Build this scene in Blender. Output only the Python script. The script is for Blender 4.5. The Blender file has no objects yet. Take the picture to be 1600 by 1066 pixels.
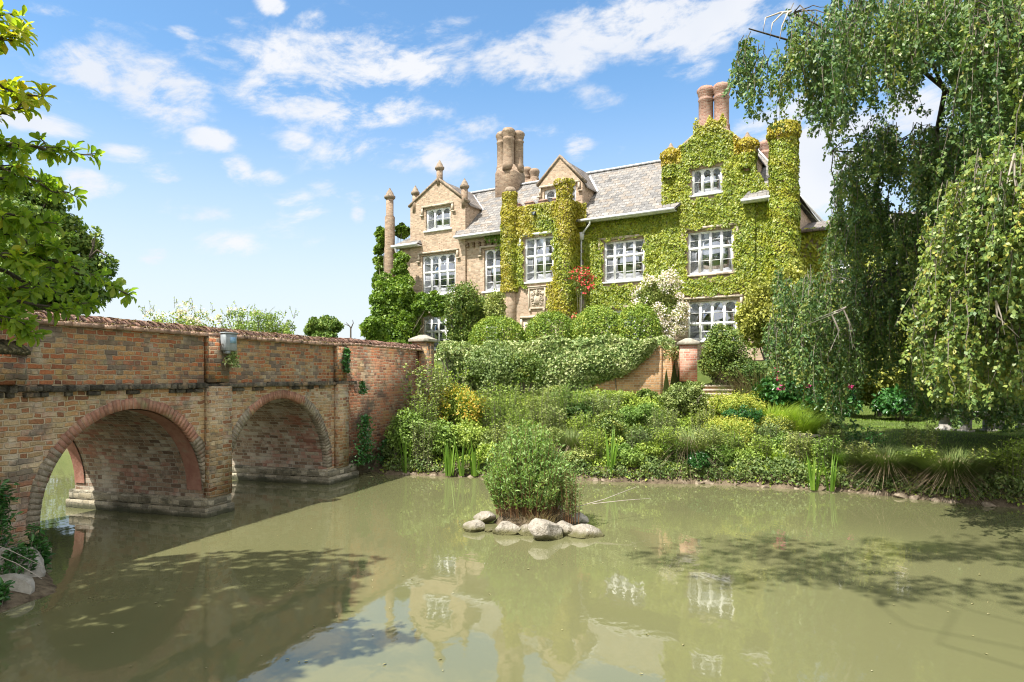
import bpy, math, random
import numpy as np
from mathutils import Vector, Matrix

# ---------------------------------------------------------------- camera, sky, sun, exposure
sc = bpy.context.scene
COL = sc.collection
CAM_H = 2.36                      # eye above the water (water is z = 0)
FPX = 1067.0                      # focal length in pixels of the 1600 px wide photograph
HORIZON = 588.0
cam_data = bpy.data.cameras.new('camera')
cam = bpy.data.objects.new('camera', cam_data)
COL.objects.link(cam)
cam.location = (0, 0, CAM_H)
cam.rotation_euler = (math.radians(90), 0, 0)
cam_data.sensor_width = 36.0
cam_data.lens = 36.0 * FPX / 1600.0
cam_data.shift_y = (HORIZON - 533.0) / 1600.0
cam_data.clip_end = 3000
sc.camera = cam

SUN_EL = math.radians(58)
SUN_H = Vector((-0.78, -0.626, 0)).normalized()      # horizontal direction towards the sun
SUN_DIR = Vector((SUN_H.x * math.cos(SUN_EL), SUN_H.y * math.cos(SUN_EL), math.sin(SUN_EL)))
sun_data = bpy.data.lights.new('sun', 'SUN')
sun_data.energy = 5.0
sun_data.angle = math.radians(0.53)
sun_data.color = (1.0, 0.955, 0.88)
sun = bpy.data.objects.new('sun', sun_data)
COL.objects.link(sun)
sun.rotation_euler = SUN_DIR.to_track_quat('Z', 'Y').to_euler()
sun.location = (0, 0, 60)

sc.view_settings.view_transform = 'Standard'
sc.view_settings.look = 'None'
sc.view_settings.gamma = 1
sc.view_settings.exposure = 0.88
sc.cycles.pixel_filter_type = 'BLACKMAN_HARRIS'
sc.cycles.filter_width = 1.1
sc.cycles.max_bounces = 8
sc.cycles.transparent_max_bounces = 12
sc.cycles.diffuse_bounces = 4
sc.cycles.glossy_bounces = 4
sc.cycles.transmission_bounces = 6

SKY_STRENGTH = 0.145


class G:
    """small helper to wire node graphs"""
    def __init__(s, nt):
        s.nt = nt
        nt.nodes.clear()

    def n(s, t, **kw):
        nd = s.nt.nodes.new(t)
        for k, v in kw.items():
            setattr(nd, k, v)
        return nd

    def put(s, sock, v):
        if hasattr(v, 'is_output') or isinstance(v, bpy.types.NodeSocket):
            s.nt.links.new(v, sock)
        elif v is not None:
            if isinstance(v, (tuple, list)) and len(v) == 3 and sock.type == 'RGBA':
                v = (*v, 1)
            sock.default_value = v

    def m(s, op, a, b=None, c=None, clamp=False):
        nd = s.n('ShaderNodeMath', operation=op)
        nd.use_clamp = clamp
        s.put(nd.inputs[0], a)
        if b is not None:
            s.put(nd.inputs[1], b)
        if c is not None:
            s.put(nd.inputs[2], c)
        return nd.outputs[0]

    def vm(s, op, a, b=None, scale=None):
        nd = s.n('ShaderNodeVectorMath', operation=op)
        s.put(nd.inputs[0], a)
        if b is not None:
            s.put(nd.inputs[1], b)
        if scale is not None:
            s.put(nd.inputs['Scale'], scale)
        return nd.outputs['Value' if op in ('DOT_PRODUCT', 'LENGTH') else 'Vector']

    def mix(s, f, a, b, mode='MIX'):
        nd = s.n('ShaderNodeMix', data_type='RGBA', blend_type=mode)
        s.put(nd.inputs[0], f)
        s.put(nd.inputs[6], a)
        s.put(nd.inputs[7], b)
        return nd.outputs[2]

    def ss(s, v, lo, hi):
        nd = s.n('ShaderNodeMapRange', interpolation_type='SMOOTHSTEP')
        s.put(nd.inputs[0], v)
        nd.inputs[1].default_value = lo
        nd.inputs[2].default_value = hi
        return nd.outputs[0]

    def ramp(s, f, stops, interp='LINEAR'):
        nd = s.n('ShaderNodeValToRGB')
        cr = nd.color_ramp
        cr.interpolation = interp
        while len(cr.elements) < len(stops):
            cr.elements.new(0.5)
        for e, (p, c) in zip(cr.elements, stops):
            e.position = p
            e.color = (*c, 1)
        s.put(nd.inputs[0], f)
        return nd.outputs[0]

    def noise(s, vec, scale, detail=3, rough=0.55, dist=0.0):
        nd = s.n('ShaderNodeTexNoise')
        s.put(nd.inputs['Vector'], vec)
        nd.inputs['Scale'].default_value = scale
        nd.inputs['Detail'].default_value = detail
        nd.inputs['Roughness'].default_value = rough
        nd.inputs['Distortion'].default_value = dist
        return nd.outputs[0]

    def xyz(s, v):
        nd = s.n('ShaderNodeSeparateXYZ')
        s.put(nd.inputs[0], v)
        return nd.outputs[0], nd.outputs[1], nd.outputs[2]

    def comb(s, x, y, z=0.0):
        nd = s.n('ShaderNodeCombineXYZ')
        s.put(nd.inputs[0], x); s.put(nd.inputs[1], y); s.put(nd.inputs[2], z)
        return nd.outputs[0]

    def bump(s, h, strength=0.5, dist=0.02):
        nd = s.n('ShaderNodeBump')
        nd.inputs['Strength'].default_value = strength
        nd.inputs['Distance'].default_value = dist
        s.put(nd.inputs['Height'], h)
        return nd.outputs[0]


world = bpy.data.worlds.new('World')
sc.world = world
world.use_nodes = True
g = G(world.node_tree)
sky = g.n('ShaderNodeTexSky', sky_type='NISHITA')
sky.sun_disc = False
sky.sun_elevation = SUN_EL
sky.sun_rotation = math.atan2(SUN_H.x, SUN_H.y)
sky.air_density = 1.15
sky.dust_density = 0.7
sky.ozone_density = 2.2
tc = g.n('ShaderNodeTexCoord')
dx, dy, dz = g.xyz(tc.outputs['Generated'])
az = g.m('ARCTAN2', dx, dy)
el = g.m('ARCSINE', dz)
# clouds: (photo u, v, half widths in px) turned into azimuth / elevation of the real sky
CLOUDS = [(125, 105, 55, 30, 1.0), (250, 145, 75, 45, .85), (40, 185, 90, 18, .55), (430, 90, 60, 25, .75), (600, 95, 110, 50, .9),
          (540, 160, 150, 40, .85), (690, 60, 60, 30, .5), (840, 95, 90, 38, .8), (1060, 30, 180, 45, 1.0),
          (1000, 90, 60, 16, .5), (1270, 255, 100, 75, 1.1), (600, 240, 90, 28, .7), (690, 245, 50, 22, .7), (330, 215, 38, 16, .75),
          (140, 290, 38, 20, .8), (425, 10, 22, 14, .8), (370, 265, 22, 20, .7), (905, 232, 22, 20, .8), (470, 325, 40, 20, .6),
          (370, 385, 50, 18, .65), (240, 398, 22, 14, .6), (1080, 105, 40, 18, .5), (1440, 170, 60, 40, .8), (260, 275, 30, 14, .5),
          (850, 205, 30, 12, .5), (560, 335, 12, 12, .5), (1480, 120, 200, 30, .4), (980, 240, 25, 14, .35), (180, 120, 130, 45, .62), (520, 110, 190, 60, .55), (640, 215, 120, 50, .5), (100, 20, 80, 14, .45), (290, 50, 30, 12, .5),
          (495, 35, 40, 16, .5), (460, 220, 30, 14, .55), (415, 280, 26, 12, .5), (200, 240, 40, 16, .45), (560, 300, 60, 20, .45), (300, 330, 60, 16, .4), (480, 370, 60, 18, .4), (740, 200, 60, 26, .45), (930, 150, 50, 20, .4)]
acc = None
for (u, v, su, sv, wgt) in CLOUDS:
    a0 = math.atan((u - 800) / FPX)
    e0 = math.atan((HORIZON - v) / FPX * math.cos(a0))
    sa = 1.15 * su / FPX * math.cos(a0) ** 2
    se = 1.2 * sv / FPX * math.cos(a0) * math.cos(e0) ** 2
    ax = g.m('MULTIPLY', g.m('SUBTRACT', az, a0), 1 / sa)
    ay = g.m('MULTIPLY', g.m('SUBTRACT', el, e0), 1 / se)
    q = g.m('ADD', g.m('MULTIPLY', ax, ax), g.m('MULTIPLY', ay, ay))
    b = g.m('MULTIPLY', g.m('DIVIDE', 1.0, g.m('ADD', 1.0, g.m('MULTIPLY', q, q))), wgt)
    acc = b if acc is None else g.m('MAXIMUM', acc, b)
behind = g.m('MULTIPLY', g.m('MAXIMUM', g.ss(dy, 0.30, -0.15), g.ss(dz, .55, .85)), 1.1)  # extra cloud cover out of view, behind and overhead, added to lift the shadows
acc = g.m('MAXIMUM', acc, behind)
zz = g.m('ADD', g.m('MAXIMUM', dz, 0.0), 0.22)
cv = g.comb(g.m('DIVIDE', dx, zz), g.m('DIVIDE', dy, zz), 0.0)
av = g.comb(g.m('ADD', az, g.m('MULTIPLY', el, -0.5)), g.m('MULTIPLY', el, 1.9), 0.3)
n1 = g.noise(av, 6.5, 9, 0.62, 0.5)
n2 = g.noise(av, 19.0, 6, 0.65, 0.3)
nn = g.m('ADD', g.m('MULTIPLY', g.m('SUBTRACT', n1, 0.5), 2.9), g.m('MULTIPLY', g.m('SUBTRACT', n2, 0.5), 1.5))
dens = g.ss(g.m('ADD', g.m('MULTIPLY', acc, 1.05), g.m('MULTIPLY', nn, g.m('ADD', g.m('MULTIPLY', acc, .80), .46))), 0.27, 0.98)
dens = g.m('MULTIPLY', dens, 0.93)
shade = g.noise(tc.outputs['Generated'], 6.0, 3, 0.5)
k = 1.0 / SKY_STRENGTH
ccol = g.mix(g.ss(shade, 0.35, 0.65), (0.47 * k, 0.49 * k, 0.53 * k), (0.53 * k, 0.535 * k, 0.55 * k))
ccol = g.mix(g.ss(dy, .30, -.2), ccol, (0.88 * k, 0.87 * k, 0.85 * k))   # unseen clouds behind the viewer, brightened as added fill light
# paler veil low over the horizon (thin high haze of the summer sky)
SKYC = g.mix(1.0, sky.outputs[0], (0.60, 0.78, 0.86), 'MULTIPLY')
low = g.m('MULTIPLY', g.ss(dz, 0.42, 0.03), 0.80)
SKYC = g.mix(low, SKYC, (0.50 * k, 0.505 * k, 0.53 * k))
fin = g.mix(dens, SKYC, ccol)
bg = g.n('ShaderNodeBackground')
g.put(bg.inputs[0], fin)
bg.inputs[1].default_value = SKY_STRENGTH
out = g.n('ShaderNodeOutputWorld')
g.nt.links.new(bg.outputs[0], out.inputs[0])
world.cycles.sampling_method = 'MANUAL'
world.cycles.sample_map_resolution = 512

# ---------------------------------------------------------------- object helpers
def setp(o, label=None, cat=None, group=None, kind=None):
    if label: o['label'] = label
    if cat: o['category'] = cat
    if group: o['group'] = group
    if kind: o['kind'] = kind
    return o


def empty(name, loc=(0, 0, 0), rz=0.0, label=None, cat=None, group=None):
    o = bpy.data.objects.new(name, None)
    COL.objects.link(o)
    o.location = loc
    o.rotation_euler = (0, 0, rz)
    o.empty_display_size = 0.3
    return setp(o, label, cat, group)


def npmesh(name, V, faces_flat, sizes, mats, parent=None, uv=None, tint=None, smooth=False, mi=None):
    """V (n,3); faces_flat: vertex indices; sizes: loops per face"""
    me = bpy.data.meshes.new(name)
    V = np.ascontiguousarray(V, dtype=np.float32)
    faces_flat = np.ascontiguousarray(faces_flat, dtype=np.int32)
    sizes = np.ascontiguousarray(sizes, dtype=np.int32)
    me.vertices.add(len(V))
    me.vertices.foreach_set('co', V.ravel())
    me.loops.add(len(faces_flat))
    me.loops.foreach_set('vertex_index', faces_flat)
    me.polygons.add(len(sizes))
    starts = np.concatenate([[0], np.cumsum(sizes)[:-1]]).astype(np.int32)
    me.polygons.foreach_set('loop_start', starts)
    try:
        me.polygons.foreach_set('loop_total', sizes)
    except Exception:
        pass
    if smooth:
        me.polygons.foreach_set('use_smooth', np.ones(len(sizes), dtype=bool))
    if mi is not None:
        me.polygons.foreach_set('material_index', np.ascontiguousarray(mi, dtype=np.int32))
    if uv is not None:
        l = me.uv_layers.new(name='UVMap')
        l.data.foreach_set('uv', np.ascontiguousarray(uv, dtype=np.float32).ravel())
    if tint is not None:
        at = me.attributes.new('tint', 'FLOAT', 'FACE')
        at.data.foreach_set('value', np.ascontiguousarray(tint, dtype=np.float32))
    me.update(calc_edges=True)
    me.validate()
    for m_ in (mats if isinstance(mats, (list, tuple)) else [mats]):
        me.materials.append(m_)
    o = bpy.data.objects.new(name, me)
    COL.objects.link(o)
    if parent is not None:
        o.parent = parent
    return o


class MB:
    """collects polygons, writes ONE mesh with uv laid out in metres on every face"""
    def __init__(s):
        s.v = []; s.f = []; s.uv = []; s.mi = []

    def add(s, verts, faces, mi=0, uvs=None):
        k = len(s.v)
        s.v.extend([tuple(p) for p in verts])
        for i, f in enumerate(faces):
            s.f.append([k + j for j in f])
            s.uv.append(uvs[i] if uvs else None)
            s.mi.append(mi)

    def poly(s, pts, mi=0, uv=None):
        s.add(pts, [list(range(len(pts)))], mi, [uv] if uv else None)

    def box(s, x0, x1, y0, y1, z0, z1, mi=0):
        if x1 < x0: x0, x1 = x1, x0
        if y1 < y0: y0, y1 = y1, y0
        if z1 < z0: z0, z1 = z1, z0
        s.add([(x0, y0, z0), (x1, y0, z0), (x1, y1, z0), (x0, y1, z0), (x0, y0, z1), (x1, y0, z1), (x1, y1, z1), (x0, y1, z1)],
              [(0, 3, 2, 1), (4, 5, 6, 7), (0, 1, 5, 4), (1, 2, 6, 5), (2, 3, 7, 6), (3, 0, 4, 7)], mi)

    def extrude_y(s, pts, y0, y1, mi=0):
        """pts: (x,z) polygon counter-clockwise seen from -y; front at y0"""
        n = len(pts)
        V = [(x, y0, z) for x, z in pts] + [(x, y1, z) for x, z in pts]
        F = [list(range(n)), list(range(2 * n - 1, n - 1, -1))]
        for i in range(n):
            j = (i + 1) % n
            F.append([i, i + n, j + n, j])
        s.add(V, F, mi)

    def lathe(s, prof, cx, cy, n=8, rot=None, mi=0):
        """prof [(r,z)]"""
        if rot is None:
            rot = math.pi / n
        V = []
        for r, z in prof:
            for k in range(n):
                a = rot + 2 * math.pi * k / n
                V.append((cx + r * math.cos(a), cy + r * math.sin(a), z))
        F = []; U = []
        per = 0
        for i in range(len(prof) - 1):
            for k in range(n):
                k2 = (k + 1) % n
                F.append([i * n + k, i * n + k2, (i + 1) * n + k2, (i + 1) * n + k])
                w = 2 * math.pi * max(prof[i][0], prof[i + 1][0]) / n
                U.append([(k * w, prof[i][1]), ((k + 1) * w, prof[i][1]), ((k + 1) * w, prof[i + 1][1]), (k * w, prof[i + 1][1])])
        F.append(list(range(n))[::-1]); U.append(None)
        m_ = (len(prof) - 1) * n
        F.append([m_ + k for k in range(n)]); U.append(None)
        k0 = len(s.v)
        s.v.extend(V)
        for f, u in zip(F, U):
            s.f.append([k0 + j for j in f]); s.uv.append(u); s.mi.append(mi)

    def build(s, name, mats, parent=None, bevel=0.0, smooth=False, merge=False):
        V = np.array(s.v, dtype=np.float64)
        flat = []; sizes = []; uvs = []
        for f, u in zip(s.f, s.uv):
            flat.extend(f); sizes.append(len(f))
            if u is None:
                P = V[f]
                nrm = np.zeros(3)
                for i in range(len(f)):
                    a, b = P[i], P[(i + 1) % len(f)]
                    nrm += np.cross(a, b)
                l = np.linalg.norm(nrm)
                nrm = nrm / l if l > 1e-12 else np.array([0, 0, 1.0])
                if abs(nrm[2]) > 0.98:
                    t = np.array([1.0, 0, 0]); bt = np.array([0, 1.0, 0])
                else:
                    t = np.cross([0, 0, 1.0], nrm); t /= np.linalg.norm(t); bt = np.cross(nrm, t)
                uvs.extend([(float(p @ t), float(p @ bt)) for p in P])
            else:
                uvs.extend(u)
        o = npmesh(name, V, flat, sizes, mats, parent, uv=np.array(uvs), smooth=smooth, mi=s.mi)
        if bevel:
            m_ = o.modifiers.new('edge', 'BEVEL'); m_.width = bevel; m_.segments = 1; m_.limit_method = 'ANGLE'
        return o


def tubes(paths, name, mat, parent=None, sides=5, smooth=True):
    """paths: list of (points[n,3], radii[n]) -> one mesh"""
    Vs = []; Fs = []; k0 = 0
    for P, R in paths:
        P = np.asarray(P, float); R = np.asarray(R, float); n = len(P)
        T = np.gradient(P, axis=0)
        T /= np.linalg.norm(T, axis=1)[:, None] + 1e-9
        ref = np.array([0.3, 0.2, 1.0]) if abs(T[0, 2]) < 0.9 else np.array([1.0, 0.2, 0])
        S = np.cross(T, ref); S /= np.linalg.norm(S, axis=1)[:, None] + 1e-9
        B = np.cross(T, S)
        ang = np.arange(sides) * 2 * math.pi / sides
        ring = P[:, None] + R[:, None, None] * (np.cos(ang)[None, :, None] * S[:, None] + np.sin(ang)[None, :, None] * B[:, None])
        Vs.append(ring.reshape(-1, 3))
        i = np.arange(n - 1)[:, None]; k = np.arange(sides)[None, :]; k2 = (k + 1) % sides
        F = np.stack([i * sides + k, (i + 1) * sides + k, (i + 1) * sides + k2, i * sides + k2], -1).reshape(-1, 4) + k0
        Fs.append(F); k0 += n * sides
    V = np.concatenate(Vs); F = np.concatenate(Fs)
    return npmesh(name, V, F.ravel(), np.full(len(F), 4), mat, parent, smooth=smooth)


def unit(a):
    return a / (np.linalg.norm(a, axis=-1, keepdims=True) + 1e-9)


T4 = (np.array([(0, 0, 0), (.5, .45, .10), (0, 1, -.06), (-.5, .45, .10)]), [[0, 1, 2, 3]])
T6 = (np.array([(0, 0, 0), (.36, .28, .10), (.42, .66, .10), (0, 1, -.08), (-.42, .66, .10), (-.36, .28, .10)]), [[0, 1, 2, 3], [0, 3, 4, 5]])
TMAG = (np.array([(0, 0, 0), (.0, .34, -.03), (0, .7, -.03), (0, 1, -.16), (.24, .3, .06), (.5, .68, .05), (.22, .93, -.06), (-.24, .3, .06), (-.5, .68, .05), (-.22, .93, -.06)]),
        [[0, 4, 1], [1, 4, 5, 2], [2, 5, 6, 3], [0, 1, 7], [1, 2, 8, 7], [2, 3, 9, 8]])
TIVY = (np.array([(0, 0, 0), (.34, -.08, .05), (.56, .30, .08), (.26, .50, .04), (0, 1, -.08), (-.26, .50, .04), (-.56, .30, .08), (-.34, -.08, .05)]), [[0, 1, 2, 3, 4], [0, 4, 5, 6, 7]])


def leafmesh(name, P, A, N, S, W, mat, parent=None, tmpl=T4, tint=None):
    """P base points, A leaf axis, N leaf normal, S length, W width (absolute)"""
    T, F = tmpl
    n = len(P); k = len(T)
    A = unit(A); side = unit(np.cross(A, N)); N = np.cross(side, A)
    S = np.broadcast_to(np.asarray(S, float), (n,)); W = np.broadcast_to(np.asarray(W, float), (n,))
    V = P[:, None] + side[:, None] * (T[None, :, 0:1] * W[:, None, None]) + A[:, None] * (T[None, :, 1:2] * S[:, None, None]) + N[:, None] * (T[None, :, 2:3] * S[:, None, None])
    V = V.reshape(-1, 3)
    base = (np.arange(n) * k)[:, None]
    fl = np.concatenate([np.array(f) for f in F])
    flat = (base + fl[None]).ravel()
    sizes = np.tile(np.array([len(f) for f in F]), n)
    tt = None if tint is None else np.repeat(tint, len(F))
    return npmesh(name, V, flat, sizes, mat, parent, tint=tt)


def blades(name, P, D, L, W, bend, mat, parent=None, seg=3, tint=None):
    """grass / iris blades: base P, initial direction D, length L, width W, bend = horizontal drift at tip"""
    n = len(P)
    D = unit(D)
    L = np.broadcast_to(np.asarray(L, float), (n,)); W = np.broadcast_to(np.asarray(W, float), (n,))
    hd = D.copy(); hd[:, 2] = 0; hd = unit(hd + 1e-6)
    side = unit(np.cross(hd, np.array([0, 0, 1.0])))
    rows = []
    for i in range(seg + 1):
        t = i / seg
        c = P + D * (L * t)[:, None] + hd * (L * bend * t * t)[:, None] - np.array([0, 0, 1.0]) * (L * bend * 0.55 * t ** 3)[:, None]
        w = W * (1 - t) ** 0.6 * 0.5
        if i == seg:
            rows.append(c[:, None])
        else:
            rows.append(np.stack([c - side * w[:, None], c + side * w[:, None]], 1))
    V = np.concatenate(rows, 1)
    k = V.shape[1]
    F = [[2 * i, 2 * i + 1, 2 * i + 3, 2 * i + 2] for i in range(seg - 1)] + [[2 * seg - 2, 2 * seg - 1, 2 * seg]]
    fl = np.concatenate([np.array(f) for f in F])
    flat = ((np.arange(n) * k)[:, None] + fl[None]).ravel()
    sizes = np.tile([len(f) for f in F], n)
    tt = None if tint is None else np.repeat(tint, len(F))
    return npmesh(name, V.reshape(-1, 3), flat, sizes, mat, parent, tint=tt)


def W3(u, v, D):
    """a point the photograph shows at pixel (u, v), D metres out"""
    return np.array([(u - 800) / FPX * D, D, CAM_H + (HORIZON - v) / FPX * D])
# ---------------------------------------------------------------- materials
def newmat(name):
    m_ = bpy.data.materials.new(name)
    m_.use_nodes = True
    return m_, G(m_.node_tree)


def finish(g, col, rough=0.8, normal=None, spec=0.3, metallic=0.0, trans=None):
    b = g.n('ShaderNodeBsdfPrincipled')
    g.put(b.inputs['Base Color'], col)
    g.put(b.inputs['Roughness'], rough)
    b.inputs['Specular IOR Level'].default_value = spec
    b.inputs['Metallic'].default_value = metallic
    if normal is not None:
        g.put(b.inputs['Normal'], normal)
    o = g.n('ShaderNodeOutputMaterial')
    s = b.outputs[0]
    if trans:
        t = g.n('ShaderNodeBsdfTranslucent')
        g.put(t.inputs[0], trans[0])
        mx = g.n('ShaderNodeMixShader')
        mx.inputs[0].default_value = trans[1]
        g.nt.links.new(s, mx.inputs[1]); g.nt.links.new(t.outputs[0], mx.inputs[2])
        s = mx.outputs[0]
    g.nt.links.new(s, o.inputs[0])
    return b


def brick_cells(g, uv, bw, bh, flemish=True, wob=0.006):
    """returns per-brick random value, second random, mortar distance"""
    if wob:
        nz = g.n('ShaderNodeTexNoise'); nz.inputs['Scale'].default_value = 7.0; nz.inputs['Detail'].default_value = 2
        g.put(nz.inputs['Vector'], uv)
        off = g.vm('SCALE', g.vm('SUBTRACT', nz.outputs['Color'], (0.5, 0.5, 0.5)), scale=wob * 3)
        uv = g.vm('ADD', uv, off)
    u, v, _ = g.xyz(uv)
    rv = g.m('DIVIDE', v, bh)
    row = g.m('FLOOR', rv)
    fv = g.m('FRACT', rv)
    odd = g.m('MULTIPLY', g.m('FLOORED_MODULO', row, 2.0), 0.5)
    wn = g.n('ShaderNodeTexWhiteNoise', noise_dimensions='1D')
    g.put(wn.inputs['W'], row)
    jit = g.m('MULTIPLY', g.m('SUBTRACT', wn.outputs[0], 0.5), 0.12)
    P = bw * 1.5 if flemish else bw
    x = g.m('ADD', g.m('ADD', g.m('DIVIDE', u, P), odd), jit)
    cell = g.m('FLOOR', x)
    fx = g.m('FRACT', x)
    if flemish:
        isH = g.m('GREATER_THAN', fx, 2 / 3)
        idx = g.m('ADD', g.m('MULTIPLY', cell, 2.0), isH)
        du = g.m('MINIMUM', g.m('MINIMUM', fx, g.m('ABSOLUTE', g.m('SUBTRACT', fx, 2 / 3))), g.m('SUBTRACT', 1.0, fx))
    else:
        idx = cell
        du = g.m('MINIMUM', fx, g.m('SUBTRACT', 1.0, fx))
    du = g.m('MULTIPLY', du, P)
    dv = g.m('MULTIPLY', g.m('MINIMUM', fv, g.m('SUBTRACT', 1.0, fv)), bh)
    d = g.m('MINIMUM', du, dv)
    w2 = g.n('ShaderNodeTexWhiteNoise', noise_dimensions='2D')
    g.put(w2.inputs['Vector'], g.comb(idx, row))
    r1 = w2.outputs[0]
    _, r2, _ = g.xyz(w2.outputs[1])
    return r1, r2, d, fv


def brick_mat(name, stops, mortar, bw=.225, bh=.075, flemish=True, joint=0.006, stains=(), bump=0.6, wob=.006, rough=.9, tide=None):
    """stains: (colour, noise scale, lo, hi, amount, per-brick share)"""
    m_, g = newmat(name)
    tc = g.n('ShaderNodeTexCoord')
    uv = tc.outputs['UV']
    ob = tc.outputs['Object']
    r1, r2, d, fv = brick_cells(g, uv, bw, bh, flemish, wob)
    big = g.noise(ob, 0.7, 4, 0.6)
    rr = g.m('ADD', g.m('MULTIPLY', r1, 0.72), g.m('MULTIPLY', g.m('SUBTRACT', big, 0.36), 1.0), clamp=True)
    col = g.ramp(rr, stops)
    fine = g.noise(ob, 38, 3, 0.7)
    col = g.mix(0.55, col, g.mix(g.ss(fine, .25, .75), (.25, .25, .25), (1, 1, 1)), 'MULTIPLY')
    col = g.mix(1.0, col, g.mix(r2, (1.0, 1.0, 1.0), (1.6, 1.55, 1.5)), 'MULTIPLY')
    mask = g.ss(g.m('ADD', d, g.m('MULTIPLY', g.m('SUBTRACT', fine, 0.5), 0.006)), joint * .5, joint * 1.3)
    col = g.mix(mask, mortar, col)
    for (c, scale, lo, hi, amt, share) in stains:
        nz = g.noise(ob, scale, 6, 0.68, 0.3)
        f = g.m('ADD', nz, g.m('MULTIPLY', g.m('SUBTRACT', r2, 0.5), share))
        col = g.mix(g.m('MULTIPLY', g.ss(f, lo, hi), amt), col, c)
    if tide:
        _, _, oz = g.xyz(ob)
        tn = g.m('ADD', oz, g.m('MULTIPLY', g.m('SUBTRACT', g.noise(ob, 3.0, 5, .7), .5), tide[1]))
        col = g.mix(g.m('MULTIPLY', g.ss(tn, tide[0], tide[0] - .10), .88), col, tide[2])
    h = g.m('ADD', g.m('MULTIPLY', mask, 0.8), g.m('MULTIPLY', fine, 0.5))
    h = g.m('ADD', h, g.m('MULTIPLY', r1, 0.35))
    nb = g.bump(h, bump, 0.015)
    finish(g, col, rough, nb, 0.15)
    return m_


def noisy_mat(name, c1, c2, scale=6, rough=.85, bump=.3, c3=None, s3=1.2, spec=.2, dist=.02, metallic=0, island=0.0, wet=False):
    m_, g = newmat(name)
    tc = g.n('ShaderNodeTexCoord'); ob = tc.outputs['Object']
    n1 = g.noise(ob, scale, 5, .65, .2)
    col = g.mix(g.ss(n1, .3, .7), c1, c2)
    if c3:
        n3 = g.noise(ob, s3, 5, .65, .3)
        col = g.mix(g.ss(n3, .52, .68), col, c3)
    if island:
        gi = g.n('ShaderNodeNewGeometry')
        col = g.mix(1.0, col, g.mix(gi.outputs['Random Per Island'], (1 - island,) * 3, (1 + island,) * 3), 'MULTIPLY')
    if wet:      # algae on the part that stands in the water (world height)
        gp = g.n('ShaderNodeNewGeometry'); _, _, wz = g.xyz(gp.outputs['Position'])
        wf = g.ss(g.m('ADD', wz, g.m('MULTIPLY', g.m('SUBTRACT', g.noise(ob, 9, 4, .7), .5), .12)), .13, .03)
        col = g.mix(g.m('MULTIPLY', wf, .9), col, (.10, .095, .03))
    nb = g.bump(g.noise(ob, scale * 3, 4, .7), bump, dist) if bump else None
    finish(g, col, rough, nb, spec, metallic)
    return m_


def leaf_mat(name, stops, tstops=None, trans=.3, rough=.5, spec=.35, var=1.3, gain=1.0, own=False):
    """stops: ramp over per-leaf random + slow noise; tstops: ramp colours blended in by the 'tint' attribute"""
    m_, g = newmat(name)
    tc = g.n('ShaderNodeTexCoord'); ob = tc.outputs['Object']
    gi = g.n('ShaderNodeNewGeometry')
    r = gi.outputs['Random Per Island']
    nz = g.noise(ob, var, 2, .5)
    f = g.m('ADD', g.m('MULTIPLY', r, .62), g.m('MULTIPLY', g.m('SUBTRACT', nz, .3), .95), clamp=True)
    col = g.ramp(f, stops)
    if tstops:
        at = g.n('ShaderNodeAttribute'); at.attribute_name = 'tint'
        c2 = g.ramp(r, tstops)
        col = g.mix(at.outputs['Fac'], col, c2)
    oi = g.n('ShaderNodeObjectInfo')      # every plant its own tone
    col = g.mix(1.0, col, g.ramp(oi.outputs['Random'], [(0, (.72, .86, .74)), (.35, (1.08, 1.08, .95)), (.65, (1.25, 1.18, .8)), (1, (1.5, 1.36, 1.2))]) if own else (1, 1, 1), 'MULTIPLY')
    if gain != 1.0:
        col = g.mix(1.0, col, (gain, gain, gain), 'MULTIPLY')
    tcol = g.mix(1.0, col, (1.5, 1.6, .7), 'MULTIPLY')
    finish(g, col, rough, None, spec, trans=(tcol, trans) if trans else None)
    return m_


M = {}
M['bridge'] = brick_mat('old_red_brick', [(0, (0.192, 0.0833, 0.052)), (.22, (0.339, 0.132, 0.068)), (.42, (0.452, 0.171, 0.076)), (.56, (0.339, 0.186, 0.112)), (.72, (0.452, 0.265, 0.12)), (.88, (0.407, 0.284, 0.164)), (1, (0.542, 0.412, 0.256))],
                        (0.418, 0.323, 0.208), bw=.21, bh=.070, joint=.009, wob=.018, bump=.9,
                        stains=[((.38, .29, .12), 1.1, .49, .66, .6, .35), ((.46, .42, .33), 2.2, .50, .70, .65, .35), ((.12, .10, .08), .8, .50, .70, .75, .35), ((.25, .24, .13), 3.3, .57, .73, .5, .1), ((.15, .10, .085), 6.0, .55, .70, .5, .5)])
M['bridge_low'] = brick_mat('weathered_spandrel_brick', [(0, (0.211, 0.113, 0.0699)), (.25, (0.366, 0.175, 0.0916)), (.45, (0.437, 0.264, 0.129)), (.65, (0.422, 0.308, 0.177)), (.85, (0.507, 0.389, 0.237)), (1, (0.619, 0.502, 0.333))],
                            (0.507, 0.408, 0.28), joint=.010, wob=.018, bump=1.0,
                            stains=[((0.346, 0.128, 0.0768), .75, .52, .66, .75, .45), ((0.589, 0.538, 0.435), 1.9, .50, .70, .65, .3), ((0.397, 0.301, 0.115), 1.2, .54, .70, .5, .3), ((0.128, 0.115, 0.0896), 1.5, .55, .72, .75, .2)], bw=.21, bh=.070, tide=(.22, .6, (.085, .085, .06)))
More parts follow.
